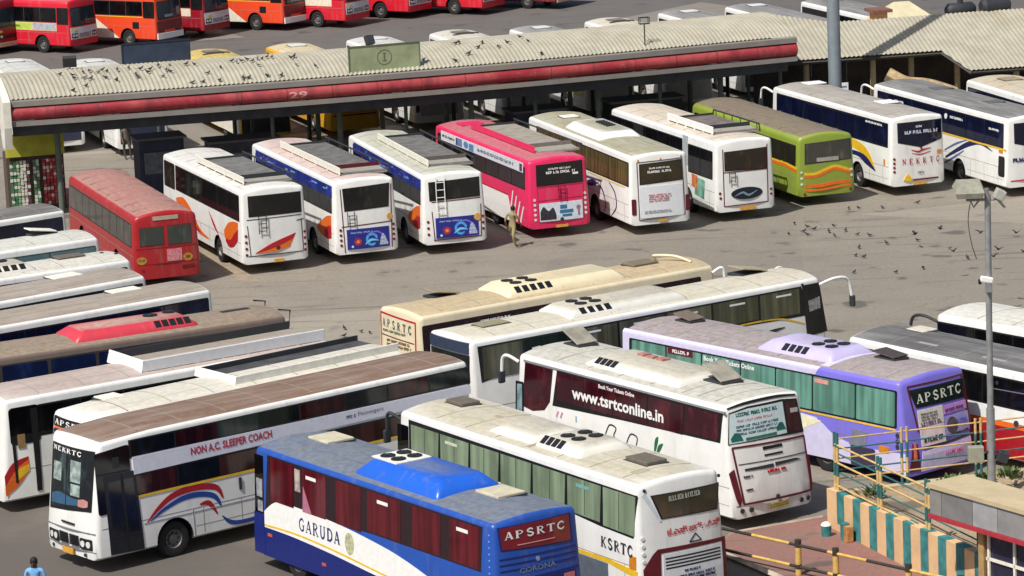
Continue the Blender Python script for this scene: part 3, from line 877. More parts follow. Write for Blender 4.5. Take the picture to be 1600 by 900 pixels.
for k, (x, y, z, rr, lab) in enumerate([(22.0, 165.0, 5.12, .34, 'black water tank on the roof beside a second one'), (23.7, 165.3, 5.2, .42, 'larger black water tank lying on the far shed roof')]):
    t = empty('water_tank', (x, y, z), R(20), lab, 'tank', 'tanks on the far roof')
    bm = bmesh.new()
    tube(bm, [(-.75, 0, .1), (-.62, 0, .1), (-.6, 0, .1), (.6, 0, .1), (.62, 0, .1), (.75, 0, .1)], [rr * .6, rr * .95, rr, rr, rr * .95, rr * .6], 14)
    new_obj('shell', bm, M_DK, t, smooth=40)
    bm = bmesh.new(); tube(bm, [(0, 0, rr), (0, 0, rr + .3)], .14, 10); new_obj('neck', bm, M_DK, t)

# ------------------------------------------------------------------ notice boards, small things on the canopy
def board_plane(root, w, h, mt, frame, th=.10):
    bm = bmesh.new(); box(bm, 0, 0, h / 2, w, th, h, bev=.01); o = new_obj('panel', bm, mt, root)
    bm = bmesh.new()
    for sx in (-1, 1): box(bm, sx * (w / 2 - .02), -th / 2 - .012, h / 2, .05, .03, h + .03)
    for z in (.0, h): box(bm, 0, -th / 2 - .012, z, w - .1, .03, .05)
    new_obj('frame', bm, frame, root)
    bm = bmesh.new()
    for sx in (-.4, .4): tube(bm, [(sx * w, .08, h * .8), (sx * w, .5, -.15)], .03, 6)
    new_obj('bracket', bm, M_DK, root)
    return o
p = cp(16.45, .28, 5.45)
gbd = empty('signboard', p, ANG + R(1), 'faded green board with ring emblem standing on the canopy edge', 'signboard')
board_plane(gbd, 3.25, 1.16, flat(C(148, 158, 122), .6, var=.22, scale=1.2), flat(C(96, 104, 84), .6))
bm = bmesh.new()
for r0_, r1_, in ((.30, .34),):
    n = 32
    a = [bm.verts.new((r0_ * math.cos(2 * math.pi * k / n), -.056, .60 + r0_ * math.sin(2 * math.pi * k / n))) for k in range(n)]
    b = [bm.verts.new((r1_ * math.cos(2 * math.pi * k / n), -.056, .60 + r1_ * math.sin(2 * math.pi * k / n))) for k in range(n)]
    for k in range(n): bm.faces.new((a[k], a[(k + 1) % n], b[(k + 1) % n], b[k]))
for x, z, w, h in ((0, .62, .06, .3), (0, .45, .2, .04), (0, .78, .12, .05)):
    bm.faces.new([bm.verts.new((x + a, -.056, z + b)) for a, b in ((-w / 2, -h / 2), (w / 2, -h / 2), (w / 2, h / 2), (-w / 2, h / 2))])
new_obj('emblem', bm, flat(C(92, 104, 70), .6), gbd)
p = cp(7.2, 4.2, 5.95)
nbd = empty('signboard', p, ANG - R(1), 'dark navy cloth covered board on top of the canopy', 'signboard')
board_plane(nbd, 3.05, 1.02, flat(C(44, 56, 76), .8, var=.25, scale=2), flat(C(34, 42, 58), .8))
def lampbox(loc, rz, label, w=.5, h=.4, cat='floodlight'):
    t = empty('floodlight', loc, rz, label, cat)
    bm = bmesh.new(); box(bm, 0, 0, h * .6, w, .22, h, Matrix.Rotation(R(-25), 3, 'X'), bev=.03); new_obj('housing', bm, M_DK, t)
    bm = bmesh.new(); box(bm, 0, -.10, h * .62, w * .86, .04, h * .8, Matrix.Rotation(R(-25), 3, 'X')); new_obj('lens', bm, flat(C(60, 62, 64), .2), t)
    bm = bmesh.new(); tube(bm, [(0, .02, -.15), (0, .02, h * .4)], .035, 6); new_obj('bracket', bm, M_DK, t)
p = cp(3.3, 3.5, 6.15); lampbox(p, ANG + R(170), 'black floodlight at the left end of the canopy roof', .6, .5)
p = cp(16.7, 3.8, 6.15); lampbox(p, ANG + R(20), 'black floodlight above the green ring board', .42, .42)
p = cp(28.6, .35, 5.4)
pl = empty('lamp_pole', p, ANG, 'thin roof pole with a small wire framed lamp', 'lamp pole')
bm = bmesh.new(); tube(bm, [(0, 0, 0), (0, 0, 1.15)], .03, 6); new_obj('pole', bm, M_DK, pl)
bm = bmesh.new()
for a in ((-.22, -.1), (.22, -.1), (.22, .1), (-.22, .1)): tube(bm, [(a[0], a[1], 1.12), (a[0], a[1], 1.42)], .02, 5)
for z in (1.14, 1.42): tube(bm, [(-.22, -.1, z), (.22, -.1, z), (.22, .1, z), (-.22, .1, z), (-.22, -.1, z)], .02, 5)
new_obj('lamp_frame', bm, M_DK, pl)

for s_, t_, w_, h_, cc_, lab in ((6.9, 3.4, 2.0, 2.7, C(40, 44, 66), 'navy booth on the platform behind the white flashed coach'), (10.6, 3.6, 3.0, 2.3, C(58, 58, 64), 'long dark grey booth on the platform left of the yellow bus rear'), (24.2, 3.5, 2.4, 2.5, C(46, 52, 72), 'slate blue booth on the platform behind the olive roofed coach'), (29.5, 3.6, 3.4, 2.5, C(44, 42, 44), 'long black booth on the platform behind the green bus')):
    bo = empty('platform_booth', cp(s_, t_, .16), ANG, lab, 'booth', 'booths on the platform')
    bm = bmesh.new(); box(bm, 0, 0, h_ / 2, w_, 1.5, h_); new_obj('cabin', bm, flat(cc_, .7, var=.4, scale=1.5), bo)
    bm = bmesh.new(); box(bm, 0, 0, h_ + .05, w_ + .25, 1.8, .09); new_obj('roof', bm, flat(C(96, 94, 92), .7), bo)
    bm = bmesh.new(); box(bm, 0, -.76, h_ * .62, w_ * .8, .05, h_ * .35); new_obj('shutter', bm, flat(C(96, 100, 108), .5, .3, var=.3, scale=5), bo)
# ------------------------------------------------------------------ kiosk stall under the left end of the canopy
st = empty('snack_stall', cp(1.35, 2.0, .16), ANG, 'snack stall hung with red and green packets under the canopy', 'stall')
bm = bmesh.new(); box(bm, 0, .9, 1.3, 2.5, 1.0, 2.6); new_obj('cabinet', bm, flat(C(84, 70, 58), .8), st)
bm = bmesh.new(); box(bm, 0, .25, 2.95, 2.55, .16, 1.0, Matrix.Rotation(R(-8), 3, 'X'), bev=.02); sb = new_obj('signboard', bm, flat(C(172, 168, 50), .6, var=.18, scale=2), st)
bm = bmesh.new()
for x, z, w, h in ((.98, 3.2, .16, .2), (1.0, 2.78, .2, .2)):
    bm.faces.new([bm.verts.new((x + a, .145 - (z - 2.95) * -.14 - .02, z + b)) for a, b in ((-w / 2, -h / 2), (w / 2, -h / 2), (w / 2, h / 2), (-w / 2, h / 2))])
new_obj('lettering', bm, flat(C(70, 80, 30), .7), sb)
for x0, x1, cols in ((-1.15, -.28, [C(70, 120, 84), C(120, 170, 120), C(206, 204, 190), C(96, 60, 72)]), (-.14, .14, [C(196, 200, 186), C(90, 120, 90)]), (.28, 1.18, [C(164, 44, 56), C(190, 84, 86), C(214, 196, 180)])):
    bm = bmesh.new(); mts = [flat(c, .4) for c in cols]
    nx = max(2, int((x1 - x0) / .13))
    for ix in range(nx):
        for iz in range(13):
            x = x0 + (x1 - x0) * (ix + .5) / nx
            g = (ix * len(cols) // nx) if len(cols) == 4 else random.randrange(len(cols))
            mi = 2 if iz % 2 and len(cols) == 4 and random.random() < .7 else g
            box(bm, x + random.uniform(-.01, .01), .28 + random.uniform(-.03, .03), .35 + iz * .155, .115, .06, .135, Matrix.Rotation(random.uniform(-.2, .2), 3, 'Y'), mi=min(mi, len(cols) - 1))
    new_obj('packet_strips', bm, mts, st)['kind'] = 'stuff'

# ------------------------------------------------------------------ buses, row backed up to the canopy (rears to the camera)
ROWA = 'buses backed out in the row along the canopy'
def white_rear_lamps(b, zs_l, zs_r, al, ar):
    b.lamps('R', [(al, z) for z in zs_l] + [(ar, z) for z in zs_r])
# red town bus
b = Bus('town_bus', 'old plain red town bus with two small rear windows', 'bus', -13.17, 131.17, 109.2, 11.8, 2.61, 2.85,
        paint(C(168, 32, 38), C(184, 140, 128), .95, edge=(.80, .97)), rk=.02, group=ROWA, top=.22, crown=.14, lean=.03)
b.side_glass(.5, 11.3, 1.55, 2.50, 9, glass(C(34, 36, 36), seat=C(84, 80, 76), amt=.9), frame=flat(C(44, 42, 42), .6))
b.rear_window(rect(-1.04, 1.68, -.13, 2.36), glass(C(52, 58, 54), seat=C(96, 102, 92), amt=.9), frame=flat(C(120, 22, 28), .5))
b.rear_window(rect(.06, 1.66, .97, 2.37), glass(C(52, 58, 54), seat=C(96, 102, 92), amt=.9), frame=flat(C(120, 22, 28), .5))
b.patch('R', rect(-.5, 2.63, .5, 2.78), flat(C(176, 160, 142), .6), 'destination_board', off=.02)
b.patch('R', rect(-.02, 1.0, .57, 1.47), flat(C(206, 128, 134), .6, var=.4, scale=14), 'poster', off=.016)
for a in (-1.02, .80): b.patch('R', disc(a, 1.1, .2, 14, .15), flat(C(176, 130, 40), .6, var=.3, scale=12), 'painted_roundel', off=.012)
b.text('R', 'STOP', -1.15, 1.06, .26, .09, M_DK); b.text('R', '98', .70, 1.05, .2, .11, M_MAROON)
b.lamps('R', [(-1.0, .72), (.72, .74), (.86, .75), (1.0, .76)]); b.patch('R', rect(.55, .68, 1.05, .80), M_MAROON, 'lamp_strip', off=.012)
b.lines('R', [(-1.2, 1.56, 1.2, 1.56), (-1.2, .95, 1.2, .95)], .03, flat(C(140, 24, 30), .5))
# white coach with orange flashes
WP = paint(WHITE, C(206, 200, 186), .55)
b = Bus('coach', 'white coach with red and orange flashes beside the red town bus', 'coach', -9.13, 133.11, 110.8, 11.56, 2.70, 3.34, WP, rk=-.02, z0=.42, group=ROWA, wheels=[3.4, 8.9])
b.side_glass(.35, 9.4, 2.08, 3.12, 6, G_BLACK); b.patch('L', rrect(9.5, 2.05, 11.1, 3.12, .1), G_SMOKE, 'window', off=.012)
b.patch('L', rib([(.55, 2.02), (1.2, 1.98), (1.9, 1.82), (2.5, 1.45)], [(.62, 1.5), (1.2, 1.05), (1.85, .88), (2.45, 1.2)]), M_ORG, 'stripe')
b.patch('L', rib([(.56, 1.75), (1.1, 1.5), (1.6, 1.2), (2.2, 1.16)], [(.62, 1.3), (1.2, .98), (1.85, .88), (2.3, 1.05)]), M_RED, 'stripe', off=.011)
b.patch('L', band([(4.6, 1.9), (3.9, 1.45), (3.2, 1.1)], [.02, .16, .02]), M_RED, 'stripe')
b.patch('L', rib([(9.4, 1.75), (8.3, 1.9), (7.2, 1.6), (5.9, .98), (4.7, .78)], [(9.2, 1.3), (8.0, 1.15), (7.0, .95), (5.9, .76), (4.8, .72)]), M_ORG, 'stripe')
b.patch('L', rib([(9.2, 1.5), (8.0, 1.5), (7.0, 1.25), (5.9, .86)], [(9.0, 1.25), (8.0, 1.1), (7.0, .92), (5.9, .8)]), M_RED, 'stripe', off=.011)
b.rear_window(rect(-.98, 2.32, 1.08, 3.08), G_BLACK)
b.patch('R', [rib([(-.83, .83), (-.1, 1.18), (.84, 1.48)], [(-.83, .82), (0, .86), (.58, .98)]) ], M_ORG, 'stripe')
b.patch('R', [rib([(-.83, .85), (-.1, 1.2), (.84, 1.5)], [(-.7, .86), (0, 1.02), (.7, 1.28)])], M_RED, 'stripe', off=.012)
b.lines('R', [(-1.1, 1.95, -1.02, .72), (1.1, 2.0, 1.14, .72), (.9, 1.98, 1.2, 2.02), (-1.12, 2.18, 1.12, 2.2), (-1.1, .74, 1.1, .74)], .03, M_DK)
white_rear_lamps(b, (1.55, 1.3, 1.05, .8), (1.5, 1.25, 1.0, .78), -1.18, 1.22)
b.plate('R', -.1, .42, .3, .54); b.patch('R', disc(.1, .98, .09), M_DK, 'badge'); b.ladder(-.5, 1.6, 2.35, .3, M_DK)
b.carrier(1.0, 7.6, 2.0, .26, M_OFFW, flat(C(112, 110, 106), .8, var=.25, scale=2), ramp=.75, v0=-.15, front=False)
# two white coaches with blue hoardings
def blue_hoarding(b, u0, u1, z0, z1, seed, f='L'):
    o = b.patch(f, rect(u0, z0, u1, z1), flat(C(30, 48, 132), .4, var=.5, scale=1.3), 'side_hoarding', off=.018)
    rnd = random.Random(seed); ps = []; qs = []
    for k in range(22):
        u = rnd.uniform(min(u0, u1) + .3, max(u0, u1) - .5); z = rnd.uniform(z0 + .06, z1 - .14)
        (ps if k % 2 else qs).append(disc(u, z + .04, rnd.uniform(.04, .1), 8, rnd.uniform(.04, .07)) if k % 3 else rect(u, z, u + rnd.uniform(.2, .8), z + .05))
    b.patch(f, ps, flat(C(130, 170, 220), .4), 'printed_figure', off=.024, parent=o)
    b.patch(f, qs, flat(C(88, 78, 168), .4), 'printed_figure', off=.022, parent=o)
def blue_poster(b, a0, z0, a1, z1):
    o = b.patch('R', rect(a0, z0, a1, z1), flat(C(40, 44, 136), .4, var=.25, scale=2), 'poster', off=.016)
    w = a1 - a0; h = z1 - z0
    b.patch('R', disc(a0 + w * .25, z0 + h * .36, h * .19, 14), flat(C(170, 44, 66), .4, var=.4, scale=12), 'printed_figure', off=.021, parent=o)
    b.patch('R', disc(a0 + w * .25, z0 + h * .36, h * .09, 10), flat(C(222, 130, 70), .4), 'printed_figure', off=.023, parent=o)
    sky_ = flat(C(74, 160, 220), .4, var=.4, scale=8)
    ring = [(a0 + w * .58 + h * .26 * math.cos(t * .5), z0 + h * .42 + h * .26 * math.sin(t * .5)) for t in range(0, 12)]
    b.patch('R', band(ring, [h * .05] + [h * .12] * 10 + [h * .04], 2), sky_, 'printed_figure', off=.022, parent=o)
    b.patch('R', band([(a0 + w * .42, z0 + h * .2), (a0 + w * .56, z0 + h * .4), (a0 + w * .74, z0 + h * .34)], [h * .03, h * .12, h * .03], 4), flat(C(120, 196, 232), .4), 'printed_figure', off=.024, parent=o)
    b.patch('R', band([(a0 + w * .5, z0 + h * .72), (a0 + w * .72, z0 + h * .78), (a0 + w * .92, z0 + h * .5)], [h * .02, h * .08, h * .02], 4), flat(C(120, 110, 200), .4), 'printed_figure', off=.021, parent=o)
    b.patch('R', rib([(a0 + w * .76, z0 + h * .12), (a0 + w * .80, z0 + h * .52), (a0 + w * .85, z0 + h * .66), (a0 + w * .90, z0 + h * .5), (a0 + w * .97, z0 + h * .12)], [(a0 + w * .78, z0 + h * .1), (a0 + w * .95, z0 + h * .1)], 4), flat(C(176, 186, 206), .4, var=.4, scale=14), 'printed_figure', off=.023, parent=o)
    b.patch('R', disc(a0 + w * .12, z0 + h * .14, h * .06, 8), flat(C(220, 220, 226), .4), 'printed_figure', off=.022, parent=o)
    b.small_text('R', a0 + w * .08, z0 + h * .78, w * .55, h * .07, flat(C(150, 180, 226), .5), 1, 8, 5)
def orange_tail(b):
    b.patch('L', rib([(.5, 1.95), (1.1, 1.85), (1.75, 1.6), (2.35, 1.35)], [(.5, 1.05), (1.1, .95), (1.9, 1.02), (2.5, 1.15)]), M_ORG, 'stripe')
    b.patch('L', rib([(.5, 1.5), (.9, 1.5), (1.5, 1.2)], [(.5, 1.05), (1.0, .96), (1.5, 1.0)]), M_RED, 'stripe', off=.011)
b = Bus('coach', 'white coach with blue hoarding and dusty pink front roof', 'coach', -5.6, 134.25, 109.4, 12.24, 2.62, 3.31, paint(WHITE, C(196, 158, 146), .8, edge=(.96, .995)), rk=.07, z0=.42, group=ROWA)
b.side_glass(.4, 11.4, 2.02, 3.0, 7, G_BLACK); blue_hoarding(b, .35, 11.3, 2.68, 3.13, 3); orange_tail(b)
b.rear_window([(-.86, 3.0), (1.0, 3.06), (.92, 2.2), (-.82, 2.16)], G_SMOKE); blue_poster(b, -.82, .60, .92, 1.40)
b.lines('R', [(-.98, 3.02, -.92, .5), (1.1, 3.05, 1.02, .55), (-1.0, 1.52, 1.1, 1.58)], .035, M_MAROON)
white_rear_lamps(b, (1.4, 1.2, 1.0, .8), (1.45, 1.25, 1.05, .85), -1.06, 1.12)
b.patch('R', disc(.98, 1.78, .13), flat(C(206, 160, 80), .5), 'badge', off=.016); b.ladder(-.62, 1.55, 2.1, .28, M_DK)
b.carrier(1.1, 9.5, 2.0, .28, M_OFFW, flat(C(104, 102, 98), .8, var=.3, scale=2), ramp=1.0, v0=-.35, inner=M_MAROON, front=False)
b = Bus('coach', 'white coach with blue hoarding and full rear ladder', 'coach', -2.13, 135.47, 105.9, 12.7, 2.63, 3.19, paint(WHITE, C(168, 168, 140), .8, edge=(.95, .995)), rk=.08, z0=.42, group=ROWA)
b.side_glass(.4, 11.6, 1.98, 2.95, 7, G_BLACK); blue_hoarding(b, .35, 11.4, 2.60, 3.02, 8); orange_tail(b)
b.rear_window([(-.96, 2.90), (1.04, 2.96), (1.04, 2.24), (-.95, 2.2)], G_SMOKE); blue_poster(b, -.80, .66, .96, 1.48)
b.lines('R', [(-.92, 1.75, -.86, .6), (1.1, 1.9, 1.06, .62), (-.92, 2.12, 1.1, 2.16), (-.9, .6, 1.06, .62)], .035, M_MAROON)
white_rear_lamps(b, (1.35, 1.1, .85), (1.4, 1.15, .9), -1.1, 1.16); b.patch('R', disc(.93, 1.40, .15), flat(C(206, 160, 80), .5), 'badge', off=.026)
b.ladder(-.55, 1.6, 3.15, .34)
b.carrier(1.7, 9.9, 1.9, .26, M_OFFW, flat(C(108, 106, 102), .8, var=.3, scale=2), ramp=1.0, v0=-.4, inner=flat(C(96, 88, 84), .7), front=False)
# pink coach
PK = C(226, 44, 96)
b = Bus('coach', 'bright pink coach with white hoarding along its roofline', 'coach', 2.09, 138.01, 109.2, 12.19, 2.66, 3.20, paint(PK, C(184, 128, 130), .8, edge=(.93, .99)), rk=.11, z0=.42, group=ROWA, wheels=[4.4, 9.6])
b.side_glass(.5, 11.6, 1.98, 2.92, 7, G_BLACK)
o = b.patch('L', rect(.7, 2.66, 11.1, 3.06), flat(C(214, 216, 218), .5, var=.1), 'side_hoarding', off=.018)
b.patch('L', [rect(8.3, 2.7, 9.0, 3.02), disc(7.8, 2.86, .3, 10, .15), rect(6.8, 2.68, 7.4, 2.98)], flat(C(96, 130, 180), .5), 'printed_figure', off=.024, parent=o)
b.patch('L', [rect(8.9, 2.7, 9.1, 3.0), rect(.8, 2.7, 1.1, 3.0)], flat(C(90, 60, 90), .5), 'printed_figure', off=.026, parent=o)
b.small_text('L', 10.9, 2.82, 1.8, .1, M_DK, 1, 9, 2); b.small_text('L', 6.3, 2.80, 4.6, .12, flat(C(90, 104, 130), .5), 1, 16, 4)
b.patch('L', [[(2.6, 1.5), (12.0, 1.5), (12.0, .45), (2.0, .45)]], M_WHITE, 'lower_panel')
b.patch('L', band([(12, 1.5), (7, 1.52), (2.55, 1.5)], .05), M_RED, 'stripe', off=.011)
b.patch('L', [[(1.9 - k * .42, 1.75 - k * .16), (2.0 - k * .42, 1.75 - k * .16), (2.45 - k * .42, .55), (2.28 - k * .42, .55)] for k in range(4)], M_WHITE, 'slanted_stripes', off=.011)
b.rear_window([(-.88, 2.98), (1.02, 3.02), (1.02, 2.2), (-.9, 2.18)], glass(C(26, 26, 26), seat=C(44, 40, 40)), frame=M_BLACK)
b.small_text('R', -.42, 2.78, .95, .07, M_WHITE, 1, 8, 3); b.small_text('R', -.52, 2.62, 1.35, .10, M_WHITE, 1, 10, 6); b.patch('R', rect(.62, 2.52, .86, 2.60), M_WHITE, 'sticker', off=.024)
o = b.patch('R', rect(-.88, .70, .98, 1.44), flat(C(206, 216, 222), .5, var=.1), 'poster', off=.016)
b.patch('R', [rib([(-.85, 1.1), (-.7, 1.3), (-.5, 1.12), (-.3, 1.24), (-.18, .95)], [(-.85, .76), (-.5, .76), (-.18, .76)])], flat(C(52, 44, 50), .6, var=.5, scale=10), 'printed_figure', off=.022, parent=o)
b.patch('R', [rect(.0, 1.16, .3, 1.32), rect(-.02, .98, .56, 1.12), rect(.08, .84, .5, .94)], flat(C(54, 110, 150), .5), 'printed_figure', off=.022, parent=o)
b.patch('R', [disc(.8, 1.16, .10), rect(.76, .84, .85, 1.06)], flat(C(160, 110, 130), .5), 'printed_figure', off=.022, parent=o)
b.lines('R', [(-.92, 2.1, 1.05, 2.12), (-.92, 1.55, 1.05, 1.6), (-.93, 2.1, -.90, .65), (1.06, 2.12, 1.02, .68), (0.08, 1.55, .08, 2.1)], .025, flat(C(170, 28, 70), .5))
b.lamps('R', [(-1.06, 1.6), (-1.06, 1.4), (-1.06, 1.2), (-1.06, 1.0), (-1.06, .8), (1.12, 1.7), (1.12, 1.5), (1.12, 1.3), (1.12, 1.1), (1.12, .9)], M_CLEAR)
b.plate('R', -.2, .42, .32, .52); b.ladder(.1, 1.55, 2.12, .28, M_MAROON); b.patch('R', disc(.06, .74, .08), M_DK, 'badge', off=.026)
b.carrier(1.4, 9.3, 2.0, .26, paint(PK), flat(C(150, 142, 130), .8, var=.2, scale=2), ramp=.9, v0=-.5, inner=flat(C(120, 112, 104), .7), front=False)
b.hatch(10.6, .1, .8, 1.0, paint(PK), dark=False)
# white coach with olive roof and air conditioner
b = Bus('coach', 'white coach with olive dusty roof and roof air conditioner', 'coach', 6.15, 137.76, 107.7, 13.3, 2.58, 3.25, paint(WHITE, C(160, 154, 118), .92, edge=(.93, .99)), rk=.02, z0=.42, group=ROWA, wheels=[4.35, 10.4], bow=.09)
b.side_glass(.25, 11.9, 1.98, 2.98, 5, curtain(C(112, 96, 60), .4), edges=[.3, 2.6, 4.9, 6.6, 8.3, 10.1, 11.9])
b.patch('L', [rib([(5.3, 1.55), (4.6, 1.7), (4.0, 1.62)], [(5.3, 1.35), (4.6, 1.42), (4.0, 1.6)])], M_NAVY, 'stripe')
b.patch('L', band([(4.05, 1.64), (3.4, 1.4), (3.05, .95), (3.2, .55)], [.05, .09, .09, .05]), M_NAVY, 'stripe')
b.patch('L', band([(2.6, 1.85), (1.9, 1.5), (1.75, .95), (2.4, .5)], [.04, .09, .09, .04]), M_NAVY, 'stripe')
b.patch('L', rect(.7, 1.88, 5.2, 1.95), flat(C(220, 206, 150), .5), 'stripe')
b.rear_window([(-.82, 2.88), (.92, 2.93), (.95, 2.16), (-.82, 2.1)], curtain(C(64, 54, 34), .5))
b.small_text('R', -.45, 2.68, .9, .06, M_WHITE, 1, 8, 9); b.small_text('R', -.52, 2.52, 1.1, .09, M_WHITE, 1, 9, 12)
b.lines('R', [(-.95, 2.98, -.92, .62), (.99, 3.02, 1.05, .74), (-.95, 2.98, .99, 3.02), (-.92, .62, 1.05, .72)], .035, flat(C(96, 78, 84), .5))
b.patch('R', rect(-.88, .70, .98, 1.98), flat(C(222, 224, 226), .5, var=.04), 'engine_door', off=.012)
b.small_text('R', -.5, 1.6, .95, .05, flat(C(190, 120, 120), .6), 4, 9, 21); b.small_text('R', -.7, .95, 1.2, .04, flat(C(150, 150, 156), .6), 2, 10, 22)
for a in (-1.13, 1.18): b.patch('R', rrect(a - .09, .85, a + .09, 1.5, .04), M_MAROON, 'tail_lamp', off=.02)
b.lamps('R', [(-.9, 3.06), (.95, 3.1), (.05, 3.06)], M_AMB, .04, 'marker_lamp'); b.plate('R', -.12, .50, .26, .60)
b.aircon(4.6, 8.9, 1.9, .26, paint(WHITE, C(150, 146, 110), .9), vents=[], slope=.28)
b.patch('T', [[(6.2 + k * .32, .0), (6.32 + k * .32, .0), (6.5 + k * .32, -.45), (6.38 + k * .32, -.45)] for k in range(5)], M_DK, 'vent', off=.285)
b.hatch(11.2, -.05, .7, .7, M_OFFW); b.hatch(9.4, -.3, .75, .8, M_OFFW)
# white coach with oval badge
b = Bus('coach', 'white coach with black oval emblem and half length luggage carrier', 'coach', 9.75, 139.93, 109.4, 12.0, 2.64, 3.32, paint(WHITE, C(204, 186, 158), .8, edge=(.95, .995)), rk=.0, z0=.42, group=ROWA)
b.side_glass(.4, 3.0, 1.74, 2.92, 2, G_BLACK); b.side_glass(3.6, 11.8, 2.05, 3.05, 6, G_BLACK)
b.patch('L', rect(3.0, 2.0, 3.55, 3.22), flat(C(176, 178, 182), .4), 'pillar_panel', off=.014)
b.patch('L', [[(1.2, 1.6), (2.2, 1.65), (2.3, .9), (1.3, .8)]], flat(C(120, 170, 150), .5, var=.5, scale=2), 'painted_advert')
b.patch('L', [[(2.0, 1.7), (2.6, 1.72), (2.6, 1.2), (2.0, 1.15)]], flat(C(206, 120, 70), .5, var=.4, scale=3), 'painted_advert', off=.011)
b.rear_window([(-.87, 2.88), (.93, 2.93), (.93, 2.1), (-.87, 2.15)], glass(C(40, 32, 26), seat=C(104, 72, 44), amt=.9))
b.lines('R', [(-.97, 3.02, -.97, .66), (1.0, 3.08, .98, .7), (-.97, .66, .98, .7), (-.97, 2.06, .98, 2.06)], .035, M_MAROON)
o = b.patch('R', disc(.04, 1.14, .70, 24, .25), flat(C(22, 30, 44), .25), 'emblem', off=.016)
b.patch('R', [band([(-.5, 1.05), (-.15, 1.18), (.12, 1.06), (.5, 1.22)], [.02, .08, .08, .02])], flat(C(120, 140, 160), .4), 'emblem_wave', off=.021, parent=o)
b.lamps('R', [(-1.14, 1.22), (-1.12, 1.02), (1.14, 1.2), (1.14, 1.0)]); b.plate('R', -.3, .46, .42, .58); b.ladder(-.6, 1.6, 2.05, .26, M_DK)
b.carrier(1.6, 6.5, 2.1, .30, M_WHITE, flat(C(112, 104, 98), .8, var=.3, scale=2), ramp=.9, v0=-.35, front=False)
# green bus
GP = C(140, 158, 58)
b = Bus('town_bus', 'lime green bus with orange waves across its rear', 'bus', 13.33, 142.77, 108.4, 12.15, 2.63, 2.97, paint(GP, C(134, 114, 106), .95, edge=(.84, .97)), rk=-.02, z0=.42, group=ROWA, top=.24, crown=.12)
b.side_glass(.25, 11.6, 1.70, 2.58, 8, G_BLACK)
for z0, m_ in ((1.62, M_YEL), (1.50, M_ORG)):
    b.patch('L', band([(.15, z0), (.9, z0 + .05), (1.8, z0 + .1), (6, z0 + .02), (11, z0)], .11), m_, 'stripe')
    b.patch('R', band([(-1.0, z0 - .24), (-.5, z0 - .26), (0, z0 - .1), (.45, z0 - .02), (1.1, z0 - .24)], .11), m_, 'stripe')
b.patch('R', [band([(-1.0, .86), (-.3, .84), (.3, .9), (1.1, .92)], .14)], M_ORG, 'stripe'); b.patch('R', [band([(-1.0, .66), (-.3, .66), (.3, .7), (1.1, .74)], .08)], M_ORG, 'stripe')
b.rear_window([(-.9, 2.62), (1.08, 2.68), (1.1, 1.88), (-.92, 1.82)], glass(C(64, 64, 58), seat=C(122, 112, 90), amt=.9), frame=M_DK)
b.patch('R', rect(-.44, 1.86, .55, 2.02), flat(C(160, 156, 148), .6), 'destination_board', off=.03)
b.lamps('R', [(-1.12, 1.45), (-1.12, 1.2), (-1.12, .95), (1.16, 1.4), (1.16, 1.15)], M_CLEAR); b.lamps('R', [(-1.0, .52), (1.1, .56)])
